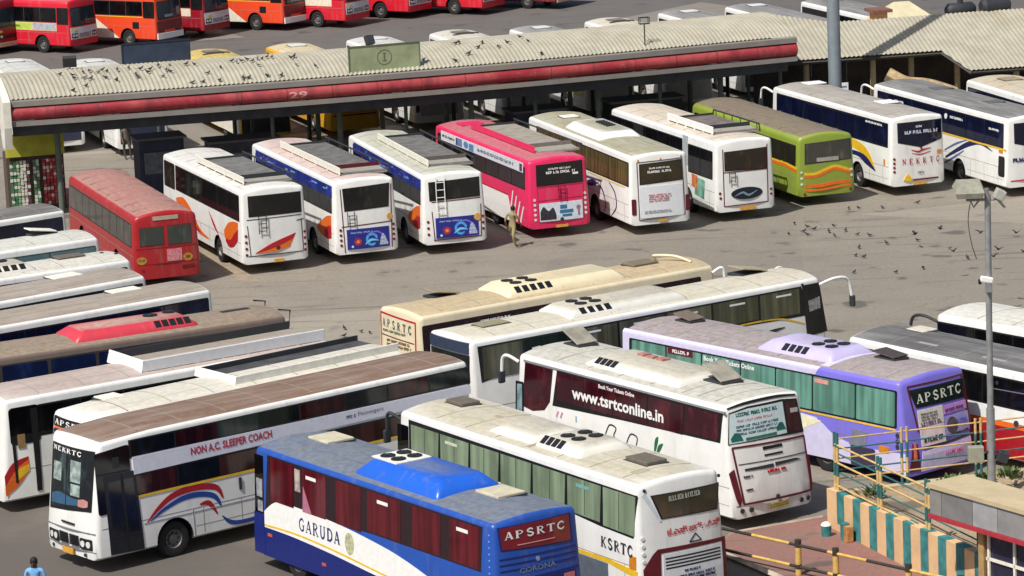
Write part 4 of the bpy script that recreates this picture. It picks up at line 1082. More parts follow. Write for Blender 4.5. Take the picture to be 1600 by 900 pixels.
# white NEKRTC coach and its twin
for spec in ((17.34, 144.24, 109.9, 12.19, 2.57, 3.33, 'white coach with pointed navy rear window and red lettering', C(166, 158, 146), 1),
             (22.02, 142.74, 109.2, 13.1, 2.64, 3.34, 'white coach with dark grey roof and navy wave beside its rear wheel', C(104, 102, 100), 2)):
    x, y, ya, L, W, H, lab, dust, k = spec
    b = Bus('coach', lab, 'coach', x, y, ya, L, W, H, paint(WHITE, dust, .95, edge=(.93, .985)), rk=-.04, z0=.42, group=ROWA, wheels=[4.35 if k == 2 else 3.2, L - 2.6])
    b.side_glass(.3, L - .7, 2.06, 3.10, 7, G_NAVY)
    b.rear_window([(-.90, 3.08), (1.08, 3.10), (1.08, 2.32), (.12, 2.06), (-.88, 2.30)], G_NAVY)
    b.mirror(1, .8)
    if k == 1:
        b.patch('L', rib([(5.2, 2.0), (3.4, 2.02), (2.2, 1.72), (1.5, 1.05)], [(5.2, 1.6), (3.6, 1.66), (2.5, 1.4), (1.65, 1.05)]), M_YEL, 'stripe')
        b.patch('L', rib([(5.0, 1.5), (3.25, 1.55), (2.3, 1.42), (1.45, .95)], [(5.0, 1.3), (3.25, 1.36), (2.4, 1.12), (1.5, .92)]), M_NAVY, 'stripe', off=.011)
        b.text('R', 'N.E.K.R.T.C', -.74, 1.33, 1.75, .24, M_RED, serif=True)
        b.small_text('R', -.62, 2.62, 1.5, .14, flat(C(200, 206, 220), .5), 1, 9, 31); b.small_text('R', -.1, 2.88, .28, .08, M_WHITE, 1, 3, 3)
        b.patch('R', [band([(-.32, 1.94), (0, 1.84), (.2, 1.9), (.6, 1.96)], [.02, .07, .07, .02]), band([(-.3, 1.80), (.1, 1.72), (.58, 1.82)], [.01, .04, .01]), [(.08, 2.02), (.2, 2.02), (.15, 1.86)]], M_RED, 'emblem', off=.016)
        b.text('R', '9876', -.02, .90, .28, .09, M_NAVY); b.patch('R', rect(-.25, .62, .95, .68), M_MAROON, 'reflector_strip', off=.014)
        b.plate('R', -.25, .44, .38, .54); b.patch('R', [[(-.7, .66), (-.5, .95), (-.28, .7), (-.4, .60)]], M_YEL, 'sticker', off=.018)
        b.patch('R', rect(.9, 1.68, 1.12, 1.84), M_AMB, 'sticker', off=.018); b.small_text('L', 2.4, 2.92, 1.6, .08, M_WHITE, 1, 7, 4)
        b.hatch(11.2, -.5, .8, .9, M_WHITE); b.hatch(4.0, -.55, .9, .8, M_WHITE)
        b.lamps('R', [(-1.1, 1.6), (-1.1, 1.42), (-1.1, 1.24), (-1.1, 1.06)]); b.patch('L', rect(.55, 1.3, .68, 1.55), M_AMB, 'marker_lamp', off=.02)
    else:
        b.patch('L', [band([(1.3, 1.82), (2.4, 2.02), (3.4, 1.86), (4.4, 1.5), (5.6, 1.0)], [.03, .15, .22, .18, .10])], M_NAVY, 'stripe')
        b.patch('L', [band([(3.6, 2.0), (4.6, 1.72), (5.7, 1.3)], [.03, .09, .06]), band([(3.9, 1.5), (4.8, 1.1), (5.7, .75)], [.04, .10, .08])], flat(C(96, 106, 150), .5), 'stripe', off=.011)
        b.patch('L', rect(.1, 1.98, 12.0, 2.05), M_YEL, 'stripe', off=.010); b.patch('L', rect(.35, 1.86, .7, 1.98), M_AMB, 'marker_lamp', off=.02)
        b.patch('L', rrect(-.02 + .2, .86, .72, 1.72, .1), M_BLACK, 'vent_grille', off=.014)
        b.small_text('L', 5.2, 2.75, 1.2, .1, M_WHITE, 1, 6, 41); b.small_text('L', 1.6, 2.72, .9, .08, M_WHITE, 1, 5, 42); b.patch('L', disc(5.6, 2.78, .12), M_WHITE, 'sticker', off=.03); b.small_text('L', 10.6, 2.8, .8, .1, M_WHITE, 1, 4, 43)
        b.small_text('R', -1.0, 1.5, .9, .16, M_NAVY, 1, 4, 44); b.lines('R', [(-1.1, .7, 1.1, .74)], .05, M_RED)
        b.hatch(4.2, -.3, .7, .7, flat(C(96, 94, 92), .7), h=.04); b.hatch(9.2, -.3, .8, .8, flat(C(96, 94, 92), .7), h=.04)
b = Bus('coach', 'white coach with beige dusty roof cut by the right edge', 'coach', 25.11, 143.37, 105.6, 11.8, 2.79, 3.39, paint(WHITE, C(196, 180, 148), .9, edge=(.93, .985)), z0=.42, group=ROWA)
b.side_glass(.3, 11.3, 2.06, 3.10, 7, G_NAVY); b.hatch(9.9, -.1, .9, .8, flat(C(150, 132, 106), .7)); b.hatch(7.2, -.6, .9, .8, M_WHITE)

# ------------------------------------------------------------------ buses, diagonal row on the left (fronts towards the lower left)
ROWB = 'buses parked diagonally down the left side'
# sleeper coach
b = Bus('sleeper_coach', 'white sleeper coach with red and blue arcs and brown dusty roof', 'coach', -2.035, 99.73, 218.67, 13.24, 2.56, 3.70,
        paint(WHITE, C(136, 108, 90), 1.05, edge=(.90, .985)), rk=.07, fr=.34, z0=.40, group=ROWB, wheels=[3.6, 10.62], kink=(12.05, .16), crown=.06)
sl = curtain(C(70, 30, 27), .18, 3.0); sl2 = glass(C(16, 17, 20), seat=C(40, 40, 46)); sl3 = curtain(C(46, 58, 54), .3, 3.0)
b.patch('L', rect(.08, 3.02, 11.9, 3.53), M_BLACK, 'window_band', off=.006)
ue = [.14, 1.6, 3.1, 4.6, 6.2, 7.6, 9.0, 10.4, 11.85]
for k, (p, q) in enumerate(zip(ue, ue[1:])):
    b.patch('L', rect(p + .03, 3.07, q - .03, 3.49), (sl3, sl, sl2, sl, sl2, sl3, sl, sl2)[k], 'window', off=.012)
b.patch('L', rect(.08, 1.95, 11.85, 2.57), M_BLACK, 'window_band', off=.006)
for k, (p, q) in enumerate(zip(ue, ue[1:])):
    b.patch('L', rect(p + .03, 2.0, q - .03, 2.52), (sl2, sl, sl, sl2, sl, sl, sl2, sl)[k], 'window', off=.012)
b.patch('L', [[(.1, 2.80), (.1, 2.99), (11.82, 3.05), (11.80, 2.56), (7.4, 2.60), (3.4, 2.64), (.1, 2.72)]], flat(C(226, 226, 236), .45, var=.05), 'banner', off=.02)
b.text('L', 'NON A.C. SLEEPER COACH', 9.93, 2.74, 2.72, .22, flat(C(190, 40, 56), .5), off=.028)
b.small_text('L', 4.62, 2.80, .35, .08, flat(C(110, 104, 130), .5), 1, 3, 2); b.text('L', 'Passengers', 4.2, 2.78, .9, .14, flat(C(110, 104, 130), .5), bold=False, off=.028)
b.patch('L', rrect(11.9, 1.64, 13.0, 3.42, .06), sl2, 'cab_window', off=.011)
b.lines('L', [(11.95, 2.72, 13.0, 2.75)], .05, M_DK); b.patch('L', rect(12.25, 2.85, 12.45, 3.15), M_DK, 'cab_shade', off=.016)
d = b.patch('L', [[(12.72, .49), (11.64, .45), (11.76, 2.68), (12.78, 2.70)]], flat(C(30, 33, 42), .3), 'door', off=.016)
b.patch('L', [[(12.6, .95), (12.2, .92), (12.26, 2.5), (12.66, 2.5)], [(12.1, .92), (11.76, .9), (11.84, 2.5), (12.16, 2.5)]], glass(C(24, 28, 38), seat=C(54, 60, 70)), 'door_glass', off=.022, parent=d)
b.lines('L', [(12.15, .5, 12.2, 2.65)], .04, M_BLACK, 'door_edge', off=.024)
b.patch('L', [[(11.76, 1.90), (11.74, 1.96), (8.0, 1.97), (.1, 1.97), (.1, 1.91)]], M_YEL, 'stripe', off=.012)
b.patch('L', band([(11.5, 1.16), (11.1, 1.48), (10.6, 1.74), (9.9, 1.82), (9.2, 1.70), (8.98, 1.36)], [.03, .12, .17, .18, .16, .05]), flat(C(170, 32, 48), .45), 'stripe')
b.patch('L', band([(11.38, 1.18), (10.9, 1.42), (10.3, 1.60), (9.7, 1.60), (9.25, 1.45), (9.05, 1.12)], [.03, .10, .14, .15, .14, .05]), flat(C(38, 70, 150), .45), 'stripe')
b.patch('L', band([(9.75, 1.32), (9.45, 1.30), (9.2, .95)], [.05, .14, .04]), flat(C(170, 32, 48), .45), 'stripe')
b.patch('L', band([(9.05, .86), (8.8, .64), (8.4, .56), (7.5, .60), (6.2, .8)], [.03, .12, .12, .11, .03]), flat(C(38, 70, 150), .45), 'stripe')
b.lines('L', [(9.98, .45, 10.0, 1.25), (11.6, 1.15, .2, 1.15)], .02, flat(C(150, 150, 160), .5)); b.patch('L', rect(8.34, 1.48, 8.42, 1.82), M_DK, 'handle', off=.03)
ws = b.patch('F', [(-1.06, 1.52), (1.02, 1.72), (1.06, 3.22), (1.06, 3.44), (-1.06, 3.40), (-1.06, 3.2)], M_BLACK, 'windscreen_frame', off=.012)
b.patch('F', [(-1.0, 1.60), (.96, 1.78), (1.0, 3.38), (-1.0, 3.34)], glass(C(24, 30, 34), .06, seat=C(80, 96, 100), amt=.9), 'windscreen', off=.018, parent=ws)
b.text('F', 'NEKRTC', -.96, 3.16, 1.5, .17, M_WHITE, serif=True, off=.024)
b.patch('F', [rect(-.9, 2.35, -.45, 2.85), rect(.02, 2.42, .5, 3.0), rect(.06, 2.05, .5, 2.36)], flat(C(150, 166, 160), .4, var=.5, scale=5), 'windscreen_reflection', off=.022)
b.patch('F', [rib([(-.95, 1.95), (-.5, 2.05), (.2, 1.98), (.7, 2.0)], [(-.95, 1.70), (-.3, 1.74), (.3, 1.80), (.7, 1.86)])], flat(C(48, 86, 116), .7), 'dashboard_cloth', off=.022)
b.patch('F', [rib([(.45, 1.98), (.7, 2.02), (.88, 1.98)], [(.45, 1.80), (.7, 1.80), (.88, 1.84)])], flat(C(186, 130, 124), .7), 'dashboard_cloth', off=.024)
b.lines('F', [(-.15, 1.66, -.2, 3.3)], .04, M_BLACK, 'windscreen_divider', off=.026)
for sg in (-1, 1):
    h = b.patch('F', rrect(sg * .55, .66, sg * 1.08, .96, .04), M_BLACK, 'headlight_surround', off=.018)
    b.patch('F', [disc(sg * .68, .81, .09), disc(sg * .92, .81, .09)], M_CLEAR, 'headlight', off=.03, parent=h)
for q in (-.48, .05): b.patch('F', [rect(q, .70 + k * .05, q + .42, .735 + k * .05) for k in range(6)], M_BLACK, 'grille', off=.016)
b.patch('F', [rect(-.35, 1.26, .3, 1.30)], M_BLACK, 'badge', off=.016); b.plate('F', -.35, .42, .2, .58); b.lines('F', [(-1.2, .62, 1.2, .62), (-1.2, 1.1, 1.2, 1.14)], .02, flat(C(120, 120, 124), .5))
b.lamps('F', [(-.9, .5), (.75, .5)], M_DK, .05, 'fog_lamp')
b.rear_window([(-.9, 3.4), (.9, 3.4), (.9, 2.5), (-.9, 2.5)], sl2)
# two white coaches with luggage carriers
b = Bus('coach', 'white coach with carrier and lettered header behind the sleeper coach', 'coach', -3.84, 102.73, 218.76, 11.51, 2.54, 3.34, paint(WHITE, C(214, 206, 184), .8, edge=(.95, .995)), fr=.28, group=ROWB, kink=(10.6, .16))
b.side_glass(.2, 11.1, 2.0, 3.06, 7, G_BLACK)
hd = b.patch('F', rrect(-1.05, 2.86, 1.05, 3.24, .05), M_BLACK, 'header_board', off=.014)
b.text('F', 'APSRTC', -.98, 2.95, 1.9, .22, M_WHITE, serif=True, off=.022); b.patch('F', rect(-1.02, 2.80, 1.02, 2.86), M_ORG, 'stripe', off=.016)
b.patch('F', rrect(-1.05, 1.3, 1.05, 2.78, .05), glass(C(40, 48, 48), .06, seat=C(110, 120, 116), amt=.9), 'windscreen', off=.012)
b.carrier(.15, 6.1, 2.05, .23, M_OFFW, flat(C(70, 70, 72), .8, var=.3, scale=2), posts=8, v0=-.3); b.hatch(9.5, -.75, .7, .6, M_OFFW)
b = Bus('coach', 'white coach with tall white carrier and red orange flash by its door', 'coach', -6.12, 104.86, 213.55, 11.5, 2.6, 3.35, paint(WHITE, C(182, 160, 148), .9, edge=(.93, .99)), group=ROWB, fr=.2)
b.side_glass(.3, 10.2, 2.15, 3.08, 7, G_BLACK); b.patch('L', rrect(10.15, 2.0, 11.12, 3.1, .12), G_BLACK, 'cab_window', off=.011)
b.patch('L', [[(10.4, .55), (10.24, .55), (10.2, 3.0), (10.42, 3.0)], [(11.06, .9), (10.98, .9), (10.98, 2.1), (11.08, 2.1)]], M_BLACK, 'door_edge', off=.02)
b.patch('L', rib([(11.4, 1.15), (11.1, 1.5), (10.6, 1.62)], [(11.4, .6), (11.0, .9), (10.6, 1.2)]), M_RED, 'stripe'); b.patch('L', rib([(11.4, .85), (11.0, 1.3), (10.6, 1.52)], [(11.4, .55), (11.0, .8), (10.6, 1.2)]), M_ORG, 'stripe', off=.012)
b.patch('L', rib([(11.05, 1.15), (10.9, 1.3), (10.6, 1.38)], [(11.05, .9), (10.9, 1.02), (10.6, 1.2)]), M_YEL, 'stripe', off=.016)
b.patch('L', rect(10.66, 1.9, 10.9, 2.3), flat(C(150, 120, 80), .5), 'notice', off=.02)
b.carrier(.2, 6.5, 2.15, .34, flat(C(226, 226, 226), .5, var=.05), flat(C(150, 140, 128), .8), posts=8, v0=-.2)
# coach with red air conditioner
b = Bus('coach', 'brown dusty coach with red air conditioner on its roof', 'coach', -7.67, 109.35, 208.15, 11.77, 2.61, 3.35, paint(C(120, 104, 94), C(160, 142, 122), .95, edge=(.80, .97)), group=ROWB)
b.side_glass(.3, 11.4, 2.0, 3.12, 7, glass(C(20, 30, 62), seat=C(40, 60, 110), amt=.8), frame=flat(C(60, 56, 54), .5), gap=.12)
b.aircon(3.0, 7.2, 1.8, .26, paint(C(204, 62, 76), C(190, 164, 148), .95, edge=(.93, .998)), fans=[(4.2, -.25, .24), (3.7, .15, .0001)][:1] + [(3.5, -.35, .22)], vents=[3.35, 3.6, 3.85, 4.1, 4.35], slope=.3)
b.hatch(1.3, -.2, .9, .18, M_DK, h=.05); b.mirror(1, .3)
bm = bmesh.new(); z = 3.42
for yy in (-.95, .95): tube(bm, [(-.05, yy, z - .5), (-.12, yy, z + .02), (.3, yy, z + .1)], .03, 6)
new_obj('rear_hook', bm, M_DK, b.root)
# the white ones beyond, only roofs and window bands show
b = Bus('coach', 'white coach with brown dusty roof next to the red air conditioner', 'coach', -10.55, 114.1, 215.3, 12.79, 2.6, 3.36, paint(WHITE, C(156, 140, 122), .95, edge=(.92, .985)), group=ROWB)
b.side_glass(.3, 12.3, 2.1, 3.12, 7, G_NAVY); b.hatch(2.5, -.55, 1.1, .6, M_OFFW)
b = Bus('coach', 'white coach with brown roof and white hatch beside the white air conditioner coach', 'coach', -13.06, 117.12, 217.5, 11.8, 2.6, 3.35, paint(WHITE, C(160, 144, 128), .95, edge=(.92, .985)), group=ROWB)
b.side_glass(.3, 11.3, 2.1, 3.12, 7, G_NAVY); b.hatch(2.3, -.6, 1.1, .7, M_OFFW)
b = Bus('coach', 'white coach with dark brown hatch and white air conditioner', 'coach', -13.75, 120.3, 210.5, 11.8, 2.6, 3.35, paint(WHITE, C(214, 208, 192), .9, edge=(.93, .99)), group=ROWB)
b.side_glass(.3, 11.3, 2.1, 3.12, 7, G_SMOKE); b.hatch(1.8, -.35, 1.0, .6, flat(C(104, 94, 84), .7), h=.09)
b.aircon(3.5, 6.4, 1.7, .24, PODP, fans=[(4.4, -.3, .24), (5.1, -.3, .24)], vents=[4.0, 4.3, 4.6, 4.9, 5.2], slope=.3)
b.patch('T', [disc(.62, -.2, .07), disc(.3, .3, .07)], M_DK, 'vent_cap', off=.03)
b = Bus('coach', 'white coach with pale green windows and raised roof hatch', 'coach', -15.4, 125.0, 211.5, 11.8, 2.6, 3.35, paint(WHITE, C(206, 204, 190), .85, edge=(.93, .99)), group=ROWB)
b.side_glass(.3, 11.3, 2.2, 3.08, 6, glass(C(92, 120, 124), seat=C(130, 150, 150)), frame=flat(C(60, 70, 74), .4)); b.hatch(1.6, -.55, 1.0, .6, M_OFFW, open_=True, tilt=-9)
b.hatch(4.9, .2, .8, .8, M_OFFW)
b = Bus('coach', 'white coach with dark grey roof at the far end of the left row', 'coach', -17.45, 131.2, 216.5, 11.8, 2.6, 3.35, paint(WHITE, C(106, 102, 98), 1.0, edge=(.90, .98)), group=ROWB)
b.side_glass(.3, 11.3, 2.1, 3.12, 7, G_NAVY); b.patch('T', rrect(2.4, -.7, 4.6, .1, .2), flat(C(160, 142, 122), .8, var=.3, scale=3), 'dusty_patch', off=.006)

# ------------------------------------------------------------------ buses in the front rows (rears to the lower right)
ROWC = 'buses parked in the front rows'
# blue coach
BP = C(38, 82, 170); NV = flat(C(24, 38, 112), .35)
b = Bus('coach', 'blue coach with white swoosh and maroon curtains at the front', 'coach', .42, 82.15, 124.7, 11.67, 2.69, 3.36,
        paint(BP, C(122, 130, 142), 1.05, edge=(.90, .985)), rk=.12, fr=.15, group=ROWC, wheels=[3.0, 9.5], bow=.09)
MC = curtain(C(104, 28, 38), .5, 4.5); MG = flat(C(44, 28, 34), .3)
b.patch('L', [[(.72, 2.06), (.62, 3.22), (10.75, 3.22), (10.95, 1.55), (9.9, 1.55), (8.9, 1.95), (5.6, 2.06)]], MG, 'window_band', off=.006)
for p, q in ((.82, 2.1), (2.5, 3.75), (4.3, 5.85), (6.15, 7.35), (7.85, 9.0), (9.45, 10.62)):
    b.patch('L', [(p, 2.10 if q < 7 else 2.0), (p - .04, 3.17), (q - .04, 3.17), (q, 2.10 if q < 7 else 2.0)], MC, 'window', off=.013)
b.patch('L', [[(9.0, 2.0), (8.95, 2.7), (8.55, 2.0)]], flat(C(176, 110, 132), .3), 'drawn_curtain', off=.017)
b.patch('L', rect(9.1, 2.5, 9.36, 3.1), flat(C(176, 160, 150), .5, var=.4, scale=6), 'notice', off=.018)
for a, z in ((8.8, 2.92), (5.35, 2.92), (1.75, 2.92)): b.patch('L', [(a, z), (a - .5, z), (a - .5, z + .09), (a, z + .09)], M_WHITE, 'sticker', off=.018)
b.patch('L', rib([(11.1, 1.30), (9.5, 1.30), (7.5, 1.20), (5.6, 1.0), (3.0, .8), (.2, .7)], [(11.1, .4), (9, .40), (6, .4), (3, .40), (.2, .4)]), NV, 'lower_panel', off=.005)
b.patch('L', rib([(10.98, 1.64), (10.4, 1.98), (9.6, 2.05), (7.4, 2.0), (5.4, 1.84), (4.2, 1.68), (2.9, 1.40), (2.0, 1.10)], [(10.98, 1.20), (9.5, 1.20), (7.5, 1.12), (5.7, 1.0), (4.2, .92), (2.9, .92), (2.0, 1.0)]), M_WHITE, 'swoosh', off=.009)
b.patch('L', band([(10.97, 1.26), (9.3, 1.31), (7.4, 1.24), (5.6, 1.12), (4.4, 1.04), (3.0, 1.0)], .05), M_YEL, 'stripe', off=.014)
b.text('L', 'GARUDA', 9.22, 1.46, 2.05, .34, NV, serif=True)
b.patch('L', disc(6.72, 1.58, .22, 14, .30), flat(C(186, 188, 150), .5, var=.4, scale=9), 'emblem', off=.014)
b.patch('L', [[(11.02, .45), (10.98, 3.15), (11.42, 3.15), (11.5, .45)]], G_BLACK, 'cab_window', off=.008)
b.patch('L', [rect(11.05, 2.0, 11.35, 2.5), rect(11.05, 1.6, 11.3, 1.9)], flat(C(150, 150, 156), .4, var=.4, scale=5), 'reflection_sticker', off=.014)
b.patch('L', [[(11.0, .42), (11.0, 1.55), (11.5, 1.55), (11.55, .42)]], NV, 'door', off=.012)
b.patch('L', [rect(10.6, .98, 10.82, 1.06), rect(7.9, .72, 8.1, .80), rect(5.2, .66, 5.4, .74)], flat(C(190, 90, 70), .4), 'marker_lamp', off=.02)
b.rear_window([(-1.10, 3.22), (.98, 3.22), (1.0, 2.56), (-1.05, 2.68)], curtain(C(150, 40, 52), .6, 3), frame=NV)
b.text('R', 'APSRTC', -.98, 2.92, 1.8, .19, M_WHITE, serif=True, off=.026, slope=-.02); b.lines('R', [(-.62, 2.74, .5, 2.72)], .02, flat(C(214, 150, 150), .4), 'wiper', off=.028)
for z in (2.45, 2.3, 2.15): b.lines('R', [(-1.15, z, 1.15, z - .05)], .03, NV, 'panel_crease')
b.text('R', 'CORONA', -.62, 2.02, 1.1, .13, flat(C(130, 150, 186), .3, .6)); b.lines('R', [(-1.2, 1.86, 1.2, 1.86)], .06, NV); b.patch('R', [disc(-.05, 2.30, .06)], flat(C(170, 186, 210), .3, .6), 'badge', off=.014)
b.patch('R', rect(-1.1, 1.2, 1.1, 1.8), NV, 'engine_door', off=.008); b.text('R', 'GARUDA', -.55, 1.52, 1.1, .22, flat(C(200, 214, 230), .4), off=.016); b.patch('R', rect(.72, 1.62, 1.05, 1.76), flat(C(214, 120, 120), .4), 'sticker', off=.02)
b.patch('L', [disc(.35, 2.1 + k * .16, .025, 8) for k in range(7)], flat(C(120, 160, 220), .3), 'rivet', off=.012)
b.aircon(3.0, 6.9, 2.0, .34, paint(C(38, 98, 206), C(116, 126, 142), .8, edge=(.96, .999), rough=.28), fans=[(5.9, .22, .20), (5.9, -.28, .20), (6.4, .22, .20), (6.4, -.28, .20)], plate=(5.55, 6.72, -.03, 1.1), slope=.34)
b.hatch(10.25, -.45, 1.0, .85, flat(C(196, 188, 162), .6, var=.15, scale=3), h=.09); b.hatch(2.3, -.45, 1.0, .85, flat(C(196, 188, 162), .6, var=.15, scale=3), h=.09)
# KSRTC white coach
b = Bus('coach', 'white coach with sage curtains and maroon edged engine grille', 'coach', 4.10, 85.14, 123.04, 11.86, 2.72, 3.38,
        paint(WHITE, C(200, 190, 162), .92, edge=(.955, .996)), rk=.13, fr=.15, group=ROWC, bow=.09, crown=.09)
SG = curtain(C(146, 164, 132), .6, 3.2)
b.patch('L', [[(.36, 1.98), (.2, 3.12), (11.1, 3.2), (11.1, 2.2), (5.8, 2.3), (1.8, 2.02)]], M_BLACK, 'window_band', off=.006)
ed = [.22, 1.74, 3.35, 4.95, 6.5, 7.98, 9.5, 11.02]
for k, (p, q) in enumerate(zip(ed, ed[1:])):
    zb = 2.04 if k == 0 else 2.12
    b.patch('L', [(p + .1, zb), (p + .04, 3.08), (q - .05, 3.08), (q - .05, zb + .03)], SG, 'window', off=.013)
    b.lines('L', [(p + .78, zb + .05, p + .76, 3.06)], .025, flat(C(70, 80, 66), .3), 'sliding_rail', off=.017)
b.patch('L', [rect(8.6, 2.86, 9.2, 2.94)], flat(C(206, 210, 190), .4), 'sticker', off=.018); b.patch('L', [rect(2.3, 2.86, 2.9, 2.95)], flat(C(120, 170, 160), .4), 'sticker', off=.018)
b.text('L', 'KSRTC', 1.80, 1.50, 1.42, .28, M_DK, serif=True)
b.patch('L', [[(.2, .95), (.2, 1.15), (1.5, 1.24), (2.6, 1.22), (8.5, 1.22), (8.5, 1.1), (1.5, 1.12)]], M_YEL, 'stripe'); b.patch('L', [[(1.5, .42), (1.5, 1.1), (2.9, 1.1), (2.9, .42)]], flat(C(96, 104, 116), .5), 'luggage_door', off=.009)
b.patch('L', rect(.25, 1.18, .55, 1.52), M_AMB, 'sticker', off=.014)
b.patch('L', [rect(11.12, 1.0, 11.7, 3.0)], G_BLACK, 'cab_window', off=.008)
b.patch('R', [[(-1.08, 3.2), (-.62, 2.36), (-.70, 2.36), (-1.16, 3.1)]], flat(C(206, 212, 220), .4), 'moulding', off=.010)
b.rear_window([(-.86, 3.04), (1.22, 3.0), (1.12, 2.38), (-.60, 2.44)], curtain(C(84, 76, 62), .4, 4))
b.small_text('R', -.4, 2.84, 1.0, .13, flat(C(160, 166, 150), .4), 1, 9, 51)
kt = flat(C(186, 40, 56), .5)
b.text('R', '\u0c95.\u0c8e\u0cb8\u0ccd.\u0c86\u0cb0\u0ccd.\u0c9f\u0cbf.\u0cb8\u0cbf', -.5, 1.96, 1.72, .19, kt)
b.lines('R', [(.18, 1.68, .38, 1.88), (.38, 1.88, .56, 1.68), (.18, 1.68, .56, 1.68)], .03, M_DK, 'warning_triangle')
b.patch('R', [[(-.95, 1.55), (-.8, 1.66), (1.36, 1.6), (1.36, .45), (1.26, .42), (1.26, 1.50), (-.72, 1.54), (-.78, .42), (-1.25, .42), (-1.25, 1.2)]], M_MAROON, 'engine_surround', off=.011)
b.patch('R', [[(-.70, .45), (-.66, 1.50), (1.22, 1.46), (1.24, .45)]], flat(C(212, 214, 216), .5, var=.06), 'engine_door', off=.014)
b.patch('R', [[(-.60, 1.40 - k * .085), (1.16, 1.37 - k * .085), (1.16, 1.33 - k * .085), (-.60, 1.36 - k * .085)] for k in range(4)], M_BLACK, 'grille', off=.018)
b.small_text('R', -.05, .96, .55, .05, M_NAVY, 1, 6, 52); b.small_text('R', -.5, .82, 1.5, .06, M_NAVY, 2, 8, 53)
b.lamps('R', [(-1.08, 3.22), (1.28, 3.20)], M_DK, .045, 'marker_lamp'); b.lamps('R', [(-1.22, z) for z in (2.0, 1.8, 1.6, 1.4)], M_CLEAR, .05)
b.aircon(3.35, 5.5, 1.75, .26, PODP, fans=[(4.75, .25, .2), (4.75, -.3, .2), (4.25, .25, .2), (4.25, -.3, .2)], vents=[4.4, 4.66, 4.92, 5.18], slope=.3)
b.aircon(5.55, 7.7, 1.75, .20, PODP, slope=.34)
b.hatch(10.75, -.3, .85, .6, flat(C(104, 96, 84), .7), h=.12); b.hatch(1.85, -.2, .95, .65, flat(C(104, 96, 84), .7), h=.12); b.hatch(8.7, -.1, .3, .3, flat(C(170, 150, 118), .8), h=.02, dark=False)
b.patch('T', [rect(1.0, .28, 1.3, .72)], flat(C(168, 158, 136), .8), 'stained_patch', off=.006)
b.patch('T', [rect(5.42, -1.05, 5.47, 1.05)], flat(C(150, 140, 118), .7), 'roof_seam', off=.008)
b.mirror(1, .3, M_DK)
# tsrtconline coach
b = Bus('coach', 'white coach with web address across its maroon side windows', 'coach', 7.01, 92.71, 124.66, 10.6, 2.86, 3.50,
        paint(WHITE, C(206, 202, 188), 1.05, edge=(.93, .99)), rk=.36, fr=.24, group=ROWC, wheels=[2.9, 8.2], bow=.12)
b.patch('L', [[(.62, 2.45), (.5, 3.30), (8.25, 3.30), (8.5, 2.2), (5, 2.34)]], M_BLACK, 'window_band', off=.006)
for p, q in ((.72, 2.2), (2.3, 3.9), (3.95, 5.5), (5.55, 6.95), (7.0, 8.3)):
    b.patch('L', [(p, 2.50 if q < 3 else 2.40), (p - .04, 3.24), (q - .05, 3.24), (q, 2.50 if q < 3 else 2.40)], G_MAR, 'window', off=.012)
b.patch('L', [[(8.62, 2.3), (8.45, 3.28), (9.85, 3.28), (10.02, 1.95), (9.5, 1.88), (8.9, 2.0)]], G_MAR, 'cab_window', off=.011)
b.patch('L', [[(10.0, 1.3), (10.0, 2.6), (10.34, 2.6), (10.34, 1.3)]], flat(C(120, 150, 156), .2, var=.4, scale=3), 'door_glass', off=.018); b.lines('L', [(10.0, 1.3, 9.98, 2.65), (10.34, 1.3, 10.3, 2.65), (9.98, 2.64, 10.3, 2.62)], .07, M_BLACK, 'door_edge', off=.022)
b.patch('L', rect(.4, 3.31, 9.9, 3.36), flat(C(140, 138, 142), .5), 'rain_gutter', off=.03)
b.text('L', 'www.tsrtconline.in', 7.50, 2.58, 4.35, .36, M_WHITE, off=.022)
b.text('L', 'Book Your Tickets Online', 6.2, 3.10, 1.7, .12, M_WHITE, off=.022)
rnd = random.Random(5)
b.patch('L', [band([(5.9, 1.8), (5.7, 2.1), (5.4, 2.05), (5.5, 1.8), (5.2, 1.65)], .04), band([(4.9, 1.7), (4.7, 2.0), (4.4, 1.95), (4.45, 1.7)], .04)], M_DK, 'painted_tree', off=.012)
b.patch('L', [band([(3.6, 1.6), (3.5, 2.0), (3.42, 2.14)], [.04, .14, .03]), band([(3.5, 1.6), (3.35, 1.85), (3.2, 1.98)], [.04, .14, .03])], flat(C(40, 104, 70), .5), 'painted_leaf', off=.012)
b.patch('L', [band([(8.3, 1.9), (8.2, 2.08)], .06), band([(8.1, 1.9), (8.0, 2.08)], .06)], flat(C(190, 130, 170), .5), 'painted_flower', off=.012); b.patch('L', [rect(7.3, 1.9, 7.35, 2.08)], flat(C(120, 160, 190), .5), 'painted_flower', off=.012)
rw = b.patch('R', [(-1.34, 2.44), (-1.22, 3.30), (-.6, 3.40), (.6, 3.40), (1.18, 3.32), (1.32, 2.36), (.2, 2.42)], M_BLACK, 'rear_window', off=.010)
b.patch('R', [(.72, 2.46), (.72, 3.30), (1.12, 3.26), (1.24, 2.44)], G_MAR, 'rear_glass', off=.018, parent=rw)
ad = b.patch('R', [(-1.32, 2.46), (-1.2, 3.26), (-.6, 3.34), (.62, 3.33), (.66, 2.46)], flat(C(196, 218, 216), .5, var=.05), 'rear_banner', off=.02)
b.text('R', 'TELANGANA TOURISM', -.95, 3.16, 1.4, .09, flat(C(40, 90, 90), .5), off=.028, parent=ad) if False else b.small_text('R', -1.02, 3.17, 1.45, .10, flat(C(52, 96, 98), .5), 1, 14, 61)
b.small_text('R', -1.0, 3.02, 1.3, .06, flat(C(206, 130, 150), .5), 1, 12, 62); b.small_text('R', -1.05, 2.86, 1.5, .06, flat(C(70, 88, 110), .5), 3, 12, 63)
